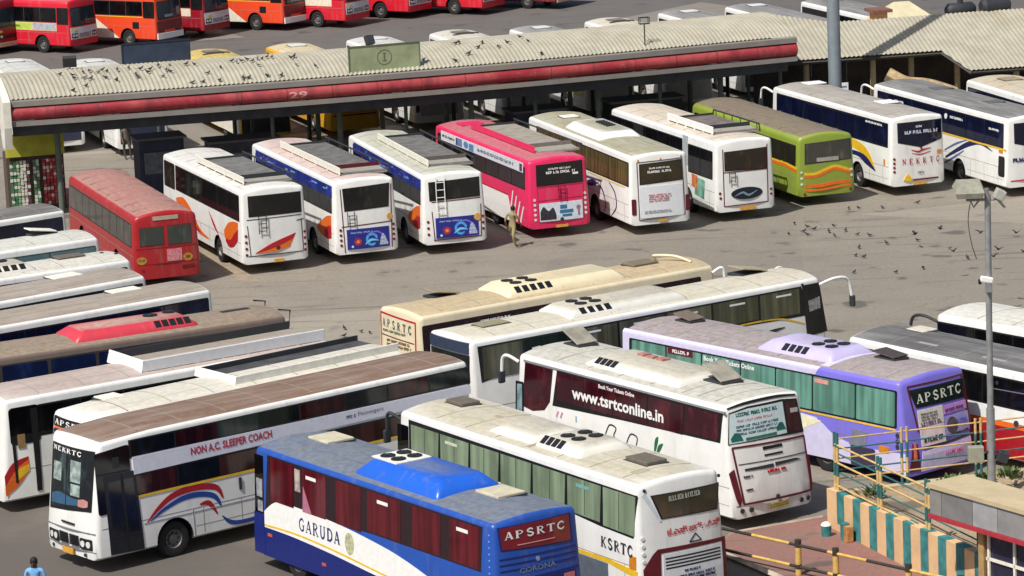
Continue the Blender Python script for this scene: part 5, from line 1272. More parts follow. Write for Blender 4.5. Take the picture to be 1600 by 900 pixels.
b.patch('R', [[(-1.24, 2.5), (-1.26, 2.6), (-1.12, 2.74), (-.96, 2.72), (-.86, 2.5)], [(.30, 2.58), (.3, 2.68), (.42, 2.80), (.54, 2.78), (.64, 2.58)]], flat(C(26, 96, 86), .5), 'painted_dome', off=.026, parent=ad)
b.patch('R', rect(-.78, 2.48, .28, 2.56), flat(C(52, 110, 96), .5), 'painted_band', off=.026, parent=ad)
b.patch('R', [[(.88, 2.98), (1.16, 2.96), (1.16, 3.08), (.88, 3.10)]], flat(C(186, 180, 180), .4), 'notice', off=.026)
b.lines('R', [(-1.24, 2.34, -1.06, .76), (-1.24, 2.34, 1.3, 2.26), (1.3, 2.26, 1.38, .72), (-1.06, .76, 1.38, .72)], .05, M_MAROON, off=.014)
b.patch('R', [[(-1.42, 1.66), (-1.26, 1.76), (-1.12, .88), (-1.20, .70), (-1.3, .95)], [(1.36, 1.7), (1.42, 1.66), (1.42, .9), (1.38, .76)]], M_MAROON, 'tail_lamp', off=.018)
b.patch('R', [[(-.25, 2.14), (.43, 2.13), (.43, 2.21), (-.25, 2.23)], [(-.22, 1.96), (.42, 1.95), (.42, 2.0), (-.22, 2.01)]], M_BLACK, 'grille', off=.014)
b.patch('R', [[(-.92, 1.66), (.05, 1.62), (.05, 1.72), (-.92, 1.72)], [(.12, 1.64), (1.06, 1.66), (.9, 1.72), (.12, 1.74)]], M_DK, 'grille', off=.014)
b.lines('R', [(-1.1, 1.86, 1.32, 1.80)], .02, M_DK); b.small_text('R', -.18, 1.50, .75, .07, M_RED, 1, 5, 64); b.small_text('R', -1.0, 1.48, .3, .05, M_DK, 1, 3, 65); b.small_text('R', -.95, 1.12, .22, .04, M_DK, 1, 3, 66)
b.lamps('R', [(-1.12, .58), (-.82, .57), (.98, .52), (1.24, .52)], M_DK, .07); b.plate('R', -.22, .50, .46, .62, flat(C(150, 130, 50), .5, var=.4, scale=20)); b.lines('R', [(-1.3, .74, 1.3, .70)], .02, flat(C(150, 150, 150), .5))
b.patch('R', disc(.1, .80, .06), M_DK, 'badge', off=.016)
b.aircon(3.0, 7.5, 1.9, .22, PODP, vents=[6.2, 6.45, 6.7, 6.95], slope=.3)
b.patch('T', [rect(5.2 + k * .45, -.5 + .1 * (k % 2), 5.5 + k * .45, -.2) for k in range(3)], flat(C(170, 120, 112), .7, var=.3, scale=6), 'worn_lettering', off=.245)
b.hatch(9.5, -.45, .8, .72, flat(C(146, 140, 126), .7, var=.25, scale=3), tilt=-24, open_=True); b.hatch(2.6, -.35, .9, .75, flat(C(150, 144, 130), .7, var=.25, scale=3), tilt=-24, open_=True)
b.patch('T', [rect(1.9, -1.0, 1.95, 1.1)], flat(C(160, 158, 150), .6), 'roof_seam', off=.008)
b.mirror(1, .5)
b.patch('R', band([(-1.25, 3.42), (-.6, 3.50), (.4, 3.51), (1.15, 3.43)], [.03, .07, .07, .04]), M_BLACK, 'spoiler_gap', off=.012)
# purple coach
PU = C(126, 116, 214); LIL = flat(C(206, 200, 228), .45, var=.06)
b = Bus('coach', 'purple and lilac coach with green curtains behind the yellow railing', 'coach', 12.14, 96.58, 129.34, 12.42, 2.84, 3.10,
        paint(PU, C(172, 160, 158), 1.2, edge=(.93, .985)), rk=.30, fr=.13, group=ROWC, bow=.10, wheels=[3.35, 9.8])
GC = curtain(C(112, 164, 146), .5, 4.2)
b.patch('L', [rib([(.1, 1.05), (2, 1.0), (3.0, 1.2), (3.6, 1.5), (4.6, 1.62), (12.2, 1.7)], [(.1, .42), (2, .42), (3.2, .42), (4, .42), (5, .42), (12.2, .42)])], LIL, 'lower_panel', off=.005)
b.patch('L', [[(4.0, 2.9), (12.2, 2.9), (12.2, 1.6), (4.6, 1.6), (4.0, 2.2)]], LIL, 'upper_panel', off=.004)
b.patch('L', [[(3.75, 2.85), (3.6, b.H - .015), (12.2, b.H - .015), (12.2, 2.85)]], LIL, 'roof_edge', off=.005)
b.patch('L', [[(4.4, 1.62), (3.5, 1.5), (4.3, 1.14), (5.6, 1.1)]], flat(C(232, 226, 190), .5), 'cream_flash', off=.010)
b.side_glass(.45, 11.9, 1.74, 2.84, 7, GC, edges=[.5, 2.1, 3.85, 5.4, 6.9, 8.6, 10.2, 11.8])
b.lines('L', [(.5, 1.70, 4.6, 1.70)], .05, M_YEL, off=.012); b.patch('L', [rect(3.2, 2.62, 3.75, 2.74)], flat(C(214, 150, 140), .5), 'sticker', off=.02)
b.patch('L', rect(9.0, 2.6, 10.1, 2.8), M_MAROON, 'destination_board', off=.02); b.small_text('L', 9.9, 2.65, .7, .1, M_WHITE, 1, 5, 71); b.text('L', 'Book Your Tickets Online', 8.5, 2.60, 2.2, .15, M_WHITE, off=.022)
b.rear_window([(-.98, 2.80), (1.22, 2.78), (1.16, 2.26), (-.78, 2.30)], glass(C(28, 40, 38), seat=C(50, 64, 60)))
b.text('R', 'APSRTC', -.80, 2.40, 1.85, .26, flat(C(220, 222, 206), .4), serif=True, off=.026, slope=.02)
b.lines('R', [(-1.06, 2.92, -.84, 1.6), (-1.06, 2.92, 1.24, 2.90), (1.24, 2.92, 1.44, .6), (1.18, 2.9, 1.34, .6)], .05, M_MAROON)
b.patch('R', rect(-.80, 1.72, .19, 2.20), flat(C(216, 212, 200), .6, var=.12, scale=6), 'notice', off=.016); b.patch('R', rect(-.78, 1.16, .18, 1.70), flat(C(222, 206, 204), .6, var=.15, scale=6), 'notice', off=.016)
b.small_text('R', -.72, 1.74, .8, .10, flat(C(96, 60, 110), .6), 1, 6, 72); b.small_text('R', -.68, 1.26, .7, .14, M_DK, 1, 4, 73); b.small_text('R', -.7, 2.05, .7, .05, flat(C(120, 110, 110), .6), 3, 8, 74)
b.patch('R', rect(.22, 1.92, 1.24, 2.16), flat(C(186, 140, 200), .5), 'advert_strip', off=.014); b.small_text('R', .28, 1.98, .9, .08, flat(C(110, 50, 130), .5), 1, 8, 75)
b.patch('R', rect(.22, 1.3, 1.28, 1.84), flat(C(150, 146, 200), .4), 'advert', off=.014); b.patch('R', disc(.52, 1.56, .24, 14), flat(C(66, 64, 78), .4, var=.5, scale=6), 'advert_picture', off=.020); b.small_text('R', .76, 1.56, .45, .14, flat(C(90, 96, 190), .4), 1, 3, 76)
b.patch('R', [[(-.72, 1.06), (1.2, 1.14), (1.2, 1.20), (-.5, 1.12)], [(.2, 1.26), (1.22, 1.3), (1.22, 1.36), (.2, 1.32)]], M_DK, 'grille', off=.014)
b.patch('R', [[(-.86, .45), (-.78, 1.02), (1.3, 1.1), (1.4, .45)]], flat(C(200, 194, 226), .45), 'engine_door', off=.008); b.small_text('R', .1, .78, .8, .09, flat(C(214, 100, 150), .5), 1, 6, 77)
b.patch('R', [[(-1.3, .5), (-1.12, 1.3), (-.95, 1.28), (-.90, .5)]], M_MAROON, 'tail_lamp', off=.018); b.patch('R', [[(-1.15, .8), (-1.08, 1.3), (-1.0, 1.3), (-1.02, .8)]], flat(C(206, 110, 96), .3), 'lamp_lens', off=.026)
b.lamps('L', [(.42, 1.55), (.42, 1.38), (.42, 1.22)], M_DK, .07, 'vent_hole'); b.patch('L', [rrect(.75, .98, 1.15, 1.16, .03)], M_AMB, 'marker_lamp', off=.02); b.patch('L', [[(2.35, 1.0), (1.7, 1.0), (1.6, 1.45), (2.2, 1.5)]], flat(C(120, 122, 140), .6), 'vent_grille', off=.012)
b.patch('L', rrect(1.3, .42, 2.3, 1.0, .05), flat(C(60, 56, 76), .5), 'luggage_door', off=.009)
b.aircon(3.5, 6.7, 1.85, .26, paint(C(196, 186, 222), C(176, 166, 178), .6, edge=(.97, .999)), fans=[(4.2, .2, .2), (4.2, -.3, .2), (4.75, .2, .2), (4.75, -.3, .2)], vents=[4.75, 5.02, 5.29, 5.56], slope=.3)
b.hatch(11.0, -.4, .75, .62, flat(C(112, 98, 86), .7), tilt=-10, open_=True); b.hatch(2.5, -.55, .85, .6, flat(C(70, 60, 58), .7), tilt=-7, open_=True)
b.patch('T', [[(3.35, 1.15), (3.35, -1.1), (3.55, -1.1), (3.7, 1.15)]], flat(C(206, 200, 228), .5), 'roof_seam', off=.006)
# white and red one beyond, and the last white one
b = Bus('coach', 'white over red coach with dark grey roof behind the purple coach', 'coach', 17.98, 94.35, 126.04, 11.9, 2.61, 2.98, paint(WHITE, C(98, 96, 96), 1.0, edge=(.93, .985)), group=ROWC)
b.side_glass(.3, 11.3, 1.86, 2.74, 6, G_BLACK); b.patch('L', rect(.3, .42, 7.6, 1.30), flat(C(160, 26, 34), .4), 'lower_panel', off=.006); b.patch('L', [[(.3, 1.30), (7.5, 1.30), (6.8, 1.44), (.3, 1.50)]], M_ORG, 'stripe', off=.010)
b.lines('L', [(2, 2.45, 5.6, 2.35)], .03, flat(C(110, 112, 118), .3), 'window_rail', off=.016); b.patch('L', [disc(5.2, 2.55, .06), disc(3.6, 1.66, .09), disc(4.4, 1.46, .10)], M_DK, 'filler_cap', off=.016)
b.hatch(10.45, -.72, .75, .6, flat(C(206, 200, 184), .6)); b.patch('T', [rect(8.4, .5, 9.2, .62), rect(5.4, .6, 6.4, .7), rect(3.6, -.2, 4.4, 0)], flat(C(150, 148, 146), .8), 'stained_patch', off=.006)
b = Bus('coach', 'white coach with curved black mirror arms at the right edge', 'coach', 21.2, 97.0, 128, 11.8, 2.6, 3.08, paint(WHITE, C(214, 210, 196), .8, edge=(.94, .99)), group=ROWC)
b.side_glass(.3, 11.5, 1.95, 2.85, 7, G_BLACK); b.mirror(1, .9, M_DK); b.lamps('F', [(-.6, 3.0)], M_DK, .05, 'marker_lamp'); b.hatch(9.0, -.8, .12, .12, M_DK, h=.18, dark=False); b.hatch(7.2, .2, .8, .7, M_OFFW)

# ------------------------------------------------------------------ two long coaches across the middle (rears to the lower left)
ROWD = 'coaches parked across the middle'
b = Bus('coach', 'cream coach with framed lettered rear panel across the middle', 'coach', -3.74, 107.91, 33.56, 12.0, 2.64, 3.36, paint(C(224, 210, 178), C(196, 174, 136), .9, edge=(.92, .985)), rk=.11, group=ROWD)
b.side_glass(.2, 11.2, 2.05, 3.06, 7, glass(C(40, 20, 28), seat=C(76, 50, 54), amt=.9), frame=flat(C(30, 18, 22), .4), see='Q')
b.small_text('Q', 2.4, 2.86, 1.2, .06, M_WHITE, 1, 9, 81); b.small_text('Q', 5.4, 2.9, 3.2, .08, M_WHITE, 1, 16, 82)
b.patch('R', [[(-1.02, .9), (-1.1, 3.16), (.92, 3.08), (.98, .9)]], flat(C(222, 208, 176), .6, var=.1, scale=2), 'rear_panel', off=.008)
b.lines('R', [(-1.1, 3.2, .96, 3.12), (.96, 3.14, 1.0, .9), (-1.1, 3.2, -1.02, .9)], .05, M_RED, off=.016)
b.text('R', 'A.P.S.R.T.C', -.98, 2.78, 1.75, .26, flat(C(66, 84, 78), .6), serif=True, off=.018, slope=-.05)
b.small_text('R', -.95, 2.62, 1.5, .07, flat(C(120, 120, 100), .6), 1, 9, 83); b.lines('R', [(-1.02, 2.50, .9, 2.44)], .03, M_MAROON, off=.018); b.small_text('R', -.7, 2.32, 1.5, .08, flat(C(120, 96, 70), .6), 2, 9, 84)
b.hatch(2.4, .3 + .75, .9, .75, flat(C(150, 140, 118), .6), tilt=9, open_=True)
b.aircon(3.7, 8.4, 1.9, .26, paint(C(230, 216, 180), C(206, 186, 146), .6, edge=(.96, .999)), fans=[(4.5, .3, .2), (4.5, -.2, .2), (5.1, .3, .2), (5.1, -.2, .2)], vents=[4.2, 4.5, 4.8, 5.1, 5.4], slope=.3, side=-1)
b.hatch(9.9, .35, 1.0, .7, flat(C(120, 108, 88), .7), h=.1); b.mirror(-1, .25); b.mirror(1, .5)
bm = bmesh.new(); tube(bm, catmull([(11.3, -.6, 3.45), (11.0, -.1, 3.62), (10.6, .5, 3.62), (10.9, .9, 3.45)], 5), .05, 6); new_obj('roof_rail', bm, flat(CREAM, .5), b.root)
b = Bus('coach', 'long white coach with olive curtains and big curved front mirror', 'coach', -2.06, 103.82, 33.99, 14.1, 2.56, 3.37, paint(WHITE, C(206, 196, 168), .85, edge=(.945, .992)), rk=.05, fr=.25, group=ROWD, bow=.09, wheels=[3.4, 4.7, 11.4])
OC = curtain(C(104, 104, 78), .45, 4.0)
b.patch('Q', [[(.38, 2.05), (.3, 3.18), (12.95, 3.18), (13.2, 2.2), (12.2, 2.2), (8, 2.28), (2, 2.3)]], M_BLACK, 'window_band', off=.006)
ed = [.42, 2.0, 3.8, 5.6, 7.45, 9.3, 11.2, 12.9]
for k, (p, q) in enumerate(zip(ed, ed[1:])):
    zb = (2.12, 2.2, 2.3, 2.34, 2.36, 2.36, 2.3)[k]
    if k == 1:
        b.patch('Q', [(p + .05, zb), (p + .05, 3.12), (q - .05, 3.12), (q - .05, zb)], G_BLACK, 'window', off=.013); continue
    b.patch('Q', [(p + .05, zb), (p + .05, 3.12), (q - .05, 3.12), (q - .05, zb)], OC, 'window', off=.013)
for a in (4.3, 6.2, 8.1, 10.0, 11.9): b.patch('Q', rect(a, 2.95, a + .62, 3.01), M_WHITE, 'sticker', off=.018)
b.patch('Q', [(2.3, 2.62), (2.62, 2.66), (2.6, 2.86), (2.3, 2.84)], M_WHITE, 'sticker', off=.018)
b.patch('Q', [[(12.98, 3.2), (13.7, 3.2), (13.95, 1.55), (13.1, 1.5)]], G_BLACK, 'cab_window', off=.011); b.patch('Q', [(13.25, 2.3), (13.7, 2.36), (13.68, 2.74), (13.22, 2.66)], flat(C(150, 150, 150), .4, var=.5, scale=8), 'cab_poster', off=.018)
b.patch('Q', band([(8.5, 2.15), (10.5, 2.28), (12, 2.24), (13.0, 1.95)], .05), M_YEL, 'stripe', off=.012); b.patch('Q', band([(10.9, 1.6), (11.5, 1.85), (12.2, 1.95)], [.02, .14, .02]), M_DK, 'stripe', off=.012)
b.patch('R', [(-1.05, 3.3), (1.05, 3.3), (1.05, 2.95), (-1.05, 2.95)], flat(C(52, 62, 84), .35), 'rear_spoiler', off=.05, back=.05); b.rear_window([(-1.02, 2.86), (1.02, 2.86), (.98, 2.0), (-.98, 2.0)], G_SMOKE)
b.aircon(4.0, 8.6, 1.85, .24, PODP, fans=[(4.95, .35, .2), (4.95, -.15, .2), (5.5, .35, .2), (5.5, -.15, .2)], vents=[4.6, 4.92, 5.24, 5.56], slope=.3, side=-1)
b.hatch(1.75, .15, 1.0, .6, flat(C(140, 136, 108), .7)); b.hatch(12.3, .8, 1.0, .8, flat(C(160, 150, 126), .7), tilt=10, open_=True); b.mirror(-1, 1.1, M_WHITE, .5); b.mirror(1, .6)
b.lamps('Q', [(13.0, 3.22)], M_DK, .05, 'marker_lamp')

# ------------------------------------------------------------------ buses on the far side of the platform
ROWE = 'buses beyond the platform canopy'
ax, ay = 11.8 * math.cos(R(109)), 11.8 * math.sin(R(109))
far = [(-25.8, 177.3, WHITE, C(206, 204, 196), G_NAVY, 'white bus roof behind the left end of the canopy', 0),
       (-21.6, 175.9, WHITE, C(206, 204, 196), G_NAVY, 'white bus whose long side shows under the canopy left end', 1),
       (-15.8, 177.7, C(228, 196, 84), C(206, 184, 110), G_BLACK, 'dark windowed yellow roofed bus behind the navy board', 2),
       (-11.5, 178.6, C(226, 170, 40), C(216, 206, 176), G_BLACK, 'orange yellow bus rear seen between the canopy posts', 3),
       (-7.4, 180.0, WHITE, C(206, 204, 196), G_BLACK, 'white bus with grey rear panel behind the ring board', 4),
       (-3.1, 181.2, WHITE, C(210, 204, 186), G_BLACK, 'white bus with blue swirl over its wheel under the canopy', 5),
       (1.1, 181.6, WHITE, C(130, 128, 126), G_NAVY, 'white bus with grey roof left of the roof pole', 6),
       (5.1, 183.5, WHITE, C(212, 202, 178), G_NAVY, 'white bus with beige roof right behind the roof pole', 7),
       (9.1, 185.8, WHITE, C(120, 116, 114), G_BLACK, 'white bus with narrow white roof edge and grey dust', 8),
       (12.8, 187.2, WHITE, C(112, 108, 108), G_BLACK, 'white bus with dark roof behind the red fascia end', 9),
       (17.0, 188.2, WHITE, C(104, 100, 100), G_BLACK, 'white bus with dark roof just left of the steel mast top', 10)]
for x, y, col, dust, gl, lab, k in far:
    b = Bus('coach' if k != 3 else 'town_bus', lab, 'bus', x - ax + .4, y - ay, 109, 11.8, 2.6, 3.3, paint(col, dust, .9, edge=(.93, .985)), group=ROWE, wheels=[3.2, 9.2])
    b.side_glass(.3, 11.3, 2.0, 3.05, 6, gl)
    b.rear_window(rect(-.95, 2.1, .95, 3.0), gl)
    b.hatch(10.2, -.1, .8, .8, flat(C(120, 112, 104) if k in (2, 5, 7) else C(206, 204, 200), .7))
    if k in (2, 5, 7): b.patch('T', [rect(9.6, -.9, 9.9, .3), rect(9.2, -.5, 9.4, .6)], flat(C(70, 60, 52), .8), 'dark_bundle', off=.04)
    if k == 3: b.patch('R', rect(-1.1, 1.2, 1.1, 1.8), flat(C(206, 140, 30), .5), 'rear_panel'); b.lines('R', [(-1.1, 1.1, 1.1, 1.1)], .06, M_MAROON)
    if k == 4: b.patch('R', rect(-.95, .7, .95, 2.0), flat(C(176, 172, 168), .5), 'rear_panel'); b.small_text('R', -.6, 1.6, 1.2, .15, flat(C(110, 100, 104), .5), 2, 7, 91); b.patch('R', rrect(-1.2, .9, -1.02, 1.8, .04), M_MAROON, 'tail_lamp', off=.02)
    if k == 5:
        b.patch('R', rect(-1.0, .7, 1.0, 2.0), flat(C(206, 206, 210), .5), 'rear_panel'); b.text('R', 'K.S.R.T', -.7, 1.35, 1.4, .26, flat(C(90, 90, 110), .5), serif=True)
        b.patch('L', [band([(3.6, 1.35), (4.1, 1.15), (4.6, 1.3)], [.08, .22, .1])], flat(C(60, 90, 170), .4), 'stripe')
    if k == 6: b.patch('L', rect(.3, 1.0, 2.2, 1.9), flat(C(206, 196, 130), .5), 'stripe')
    if k == 2:
        b.patch('R', rect(-1.2, .5, 1.2, 3.05), flat(C(60, 60, 66), .5, var=.3, scale=3), 'rear_panel', off=.022); b.patch('R', rect(-.9, 1.9, .9, 2.7), G_SMOKE, 'rear_glass', off=.03); b.patch('L', rect(.2, .45, 11.5, 2.0), M_OFFW, 'lower_panel')
    if k in (0, 1, 8): b.patch('R', rect(-1.1, .6, 1.1, 2.0), flat(C(46, 50, 72), .5), 'rear_panel')
    if k == 9: b.patch('R', disc(.1, 1.35, .3, 14, .5), M_DK, 'emblem', off=.014)

# ------------------------------------------------------------------ red and orange town buses at the top
ROWF = 'red and orange town buses lined up at the top'
RD = C(214, 30, 50); OR = C(232, 74, 38); CR = C(150, 22, 40)
ch, sh = math.cos(R(-35)), math.sin(R(-35))
fronts = [(-30.1, 206.0, CR, 'dark red bus front cut by the left edge', 'maroon'), (-25.5, 205.0, RD, 'red bus with yellow green side strip and white front', 'red'),
          (-20.5, 206.3, OR, 'orange bus with large white triangle on its side and white bumper', 'orange'), (-17.9, 209.6, CR, 'crimson bus with tall white front beside the orange one', 'red'),
          (-13.2, 211.6, OR, 'orange bus with white bumper in the middle of the top row', 'orange'), (-9.4, 211.6, RD, 'red bus with white grille front and cream upper side', 'red'),
          (-5.6, 214.9, RD, 'red bus with only its lower front at the top edge', 'red'), (-1.0, 215.2, RD, 'red bus with dark wheel at the top edge right of the others', 'red'), (3.6, 216.6, C(120, 30, 40), 'dark red bus barely showing at the top edge', 'maroon')]
for fx, fy, col, lab, kind in fronts:
    L, W = 10.5, 2.6
    # front right corner given: local (L, -W/2)
    x = fx - (ch * L - sh * (-W / 2)); y = fy - (sh * L + ch * (-W / 2))
    b = Bus('town_bus', lab, 'bus', x, y, -35, L, W, 3.15, paint(col, C(196, 130, 130), .6, edge=(.8, .97)), fr=.12, z0=.45, group=ROWF, wheels=[2.9, L - 2.3], top=.22)
    b.side_glass(.4, L - 1.1, 1.85, 2.75, 7, G_BLACK, frame=M_DK, see='Q')
    b.patch('Q', rrect(L - 1.05, 1.75, L - .2, 2.75, .06), G_SMOKE, 'cab_window', off=.012)
    fw_ = b.patch('F', rrect(-1.05, 1.62, 1.05, 2.72, .1), M_BLACK, 'windscreen_frame', off=.010)
    b.patch('F', rrect(-1.0, 1.68, 1.0, 2.66, .08), glass(C(44, 56, 66), .05, seat=C(120, 140, 150), amt=.8), 'windscreen', off=.016, parent=fw_)
    b.lines('F', [(0, 1.66, 0, 2.7)], .04, M_BLACK, 'windscreen_divider', off=.02)
    if kind == 'orange':
        b.patch('Q', [[(5.5, 1.76), (7.5, .5), (1.0, .5), (1.0, 1.76)]], flat(C(226, 222, 200), .5), 'white_triangle'); b.lines('Q', [(.3, 1.8, L - 1, 1.8)], .05, M_YEL)
        b.patch('F', rect(-1.15, 1.0, 1.15, 1.55), flat(C(120, 34, 40), .4), 'grille_panel', off=.010)
        b.patch('F', rect(-1.18, .48, 1.18, .82), M_WHITE, 'bumper', off=.07); b.patch('Q', rrect(L - 1.9, 1.1, L - 1.4, 1.5, .05), M_BLACK, 'vent', off=.012)
        for a in (-.85, .7): b.patch('F', [rect(a - .25, .86, a + .25, .98)], M_DK, 'headlight', off=.02)
        b.patch('F', rect(-.45, 1.75, .25, 1.9), flat(C(150, 160, 160), .4), 'sticker', off=.024)
    else:
        if kind == 'red':
            b.patch('F', rect(-1.16, .85, 1.16, 1.55), flat(C(214, 212, 210), .45), 'front_panel', off=.010)
            b.patch('Q', rect(.4, 1.35, L - 1.1, 1.82), flat(C(214, 206, 150) if fy < 206 else C(226, 214, 190), .5), 'side_strip')
        if fx == -25.5:
            b.patch('Q', rect(3.2, 1.38, L - 3.1, 1.80), flat(C(186, 206, 90), .5, var=.2), 'side_advert', off=.010); b.patch('Q', rect(L - 3.0, 1.38, L - 1.15, 1.80), flat(C(170, 170, 180), .5, var=.25, scale=3), 'side_advert', off=.010)
            b.small_text('Q', 4.0, 1.55, 2.6, .1, flat(C(100, 120, 50), .5), 1, 8, 33)
        for sg in (-1, 1):
            h = b.patch('F', rrect(sg * .62, .92, sg * 1.1, 1.2, .04), M_BLACK, 'headlight_surround', off=.016)
            b.patch('F', [disc(sg * .74, 1.06, .08), disc(sg * .96, 1.06, .08)], M_CLEAR, 'headlight', off=.026, parent=h)
        b.patch('F', [rect(-.5, .92 + .07 * q, .5, .95 + .07 * q) for q in range(4)], M_BLACK, 'grille', off=.016)
        b.patch('F', rect(-.9, 1.3, -.65, 1.42), M_YEL, 'emblem', off=.016)
        if kind == 'maroon': b.patch('F', rect(-1.15, .45, 1.15, .7), flat(C(200, 170, 140), .5), 'bumper', off=.06)

# ------------------------------------------------------------------ tall mast and the CCTV / floodlight post
ms = empty('high_mast', (15.2, 157.4, 0), 0, 'thick grey steel mast rising out of the picture by the shed', 'mast')
bm = bmesh.new(); tube(bm, [(0, 0, 0), (-.02, 0, 12), (-.06, 0, 26)], [.31, .28, .22], 20); new_obj('shaft', bm, flat(C(136, 146, 152), .5, .2, var=.12, scale=1.5), ms, smooth=50)
bm = bmesh.new(); box(bm, 0, 0, .06, 1.0, 1.0, .12); new_obj('base_plate', bm, M_STEEL, ms)
bm = bmesh.new()
for k in range(8): tube(bm, [(math.cos(k * .785) * .05 - .06, math.sin(k * .785) * .05, 25.8), (math.cos(k * .785) * 1.2 - .06, math.sin(k * .785) * 1.2, 26.0)], .04, 5)
new_obj('head_frame', bm, M_STEEL, ms)
lp = empty('floodlight_post', (12.72, 90.8, 1.0), 0, 'grey post with floodlights and a white camera on the soil bank', 'lamp post')
GALV = flat(C(150, 152, 152), .5, .35, var=.18, scale=4)
bm = bmesh.new(); tube(bm, [(0, 0, -.9), (0.0, 0, 2.5)], .115, 12); tube(bm, [(0.0, 0, 2.5), (0.02, 0, 8.35)], .085, 12); new_obj('shaft', bm, GALV, lp, smooth=50)
bm = bmesh.new(); tube(bm, [(-.55, 0, 8.2), (.32, 0, 8.2)], .035, 8); tube(bm, [(0, 0, 8.1), (0, 0, 8.5)], .06, 8); tube(bm, [(-.45, 0, 8.2), (-.35, .02, 8.0), (-.2, 0, 8.2)], .03, 6); new_obj('cross_arm', bm, GALV, lp)
bm = bmesh.new()
for x, w, d in ((-.48, .78, .5),):
    P = [(x - w / 2, -.28, 8.42), (x + w / 2, -.28, 8.42), (x + w / 2 * 1.05, .25, 8.55), (x - w / 2 * 1.05, .25, 8.55)]
    T = [(x - w / 2 * .8, -.16, 8.66), (x + w / 2 * .8, -.16, 8.66), (x + w / 2 * .8, .18, 8.74), (x - w / 2 * .8, .18, 8.74)]
    D = [(x - w / 2 * .86, -.24, 8.28), (x + w / 2 * .86, -.24, 8.28), (x + w / 2 * .9, .2, 8.40), (x - w / 2 * .9, .2, 8.40)]
    r = [[bm.verts.new(p) for p in q] for q in (D, P, T)]
    for A, B in zip(r, r[1:]):
        for k in range(4): bm.faces.new((A[k], A[(k + 1) % 4], B[(k + 1) % 4], B[k]))
    bm.faces.new(r[0]); bm.faces.new(r[-1])
new_obj('floodlight', bm, flat(C(150, 148, 132), .6, var=.2), lp)
bm = bmesh.new(); box(bm, .34, 0, 8.32, .28, .3, .28, Matrix.Rotation(R(28), 3, 'Y'), bev=.03); tube(bm, [(.28, 0, 8.2), (.48, 0, 7.95)], .04, 6); new_obj('floodlight', bm, flat(C(170, 170, 160), .6), lp)
bm = bmesh.new(); box(bm, -.06, -.12, 6.05, .34, .16, .16, Matrix.Rotation(R(12), 3, 'Y'), bev=.03); cmr = new_obj('camera_housing', bm, M_WHITE, lp)
bm = bmesh.new(); box(bm, -.24, -.12, 6.0, .08, .13, .13, bev=.02); new_obj('camera_lens', bm, M_BLACK, cmr)
bm = bmesh.new(); box(bm, .0, -.1, 5.85, .16, .2, .3, bev=.02); new_obj('clamp', bm, GALV, lp)
bm = bmesh.new(); box(bm, -.42, -.05, 1.25, .42, .26, .44, bev=.02); new_obj('junction_box', bm, flat(C(148, 148, 130), .6), lp)
bm = bmesh.new(); box(bm, .3, -.05, 1.15, .3, .3, .28, Matrix.Rotation(R(20), 3, 'Y'), bev=.02); box(bm, .1, -.05, 1.3, .5, .05, .05); new_obj('bracket_box', bm, M_DK, lp)
bm = bmesh.new(); tube(bm, catmull([(-.45, 0, 8.1), (-.5, .05, 7.6), (-.42, 0, 7.0), (-.3, 0, 6.6)], 5), .012, 5); new_obj('cable', bm, M_DK, lp)

# ------------------------------------------------------------------ striped wall, soil bank, railings
WA = Vector((8.35, 91.85)); WD = Vector((.348, -.937)).normalized(); WN = Vector((WD.y, -WD.x))     # along the wall; WN points to the plaza
if WN.x > 0: WN = -WN
WL = 10.2
wall = empty('striped_wall', (WA.x, WA.y, 0), 0, 'low peach wall painted with teal upright stripes', 'wall')
def wp(s, d, z): q = WD * s + WN * d; return (q.x, q.y, z)
def peach():
    mt, t, p, l = base('peach_plaster')
    n = noise(t, l, 1.4, 5, .6); n2 = noise(t, l, 4, 5, .7)
    c = mix(t, l, rng(t, l, n, .35, .7), C(222, 184, 138), C(206, 170, 128))
    c = mix(t, l, rng(t, l, n2, .58, .75, 0, .55), c, C(150, 132, 112))
    l.new(c, p.inputs['Base Color']); p.inputs['Roughness'].default_value = .9
    return mt
M_PEACH = peach(); M_TEAL = flat(C(58, 128, 128), .75, var=.35, scale=3); M_RYEL = flat(C(204, 172, 112), .6, var=.2, scale=5); M_RTEAL = flat(C(50, 104, 104), .6, var=.2, scale=5)
bm = bmesh.new()
A = [bm.verts.new(wp(*q)) for q in ((0, 0, 0), (WL, 0, 0), (WL, 0, 1.5), (0, 0, 1.2))]; B = [bm.verts.new(wp(*q)) for q in ((0, -.3, 0), (WL, -.3, 0), (WL, -.3, 1.5), (0, -.3, 1.2))]
bm.faces.new(A); bm.faces.new(B[::-1])
for k in range(4): bm.faces.new((A[k], B[k], B[(k + 1) % 4], A[(k + 1) % 4]))
bmesh.ops.recalc_face_normals(bm, faces=bm.faces)
new_obj('masonry', bm, M_PEACH, wall)
bm = bmesh.new()
for k in range(11):
    s = .62 + k * .98
    if s + .4 > WL: break
    for (d, z0, z1) in ((.006, .14 if k else .35, 1.215 + .0294 * (s + .22)),):
        f = [bm.verts.new(wp(*q)) for q in ((s, d, z0), (s + .44, d, z0), (s + .44, d, z1), (s, d, z1))]; bm.faces.new(f)
        f2 = [bm.verts.new(wp(*q)) for q in ((s, d, z1), (s + .44, d, z1), (s + .44, -.26, z1), (s, -.26, z1))]; bm.faces.new(f2)
        for a, b_ in ((s, 0), (s + .44, 0)): pass
new_obj('painted_stripe', bm, M_TEAL, wall)['kind'] = 'stuff'
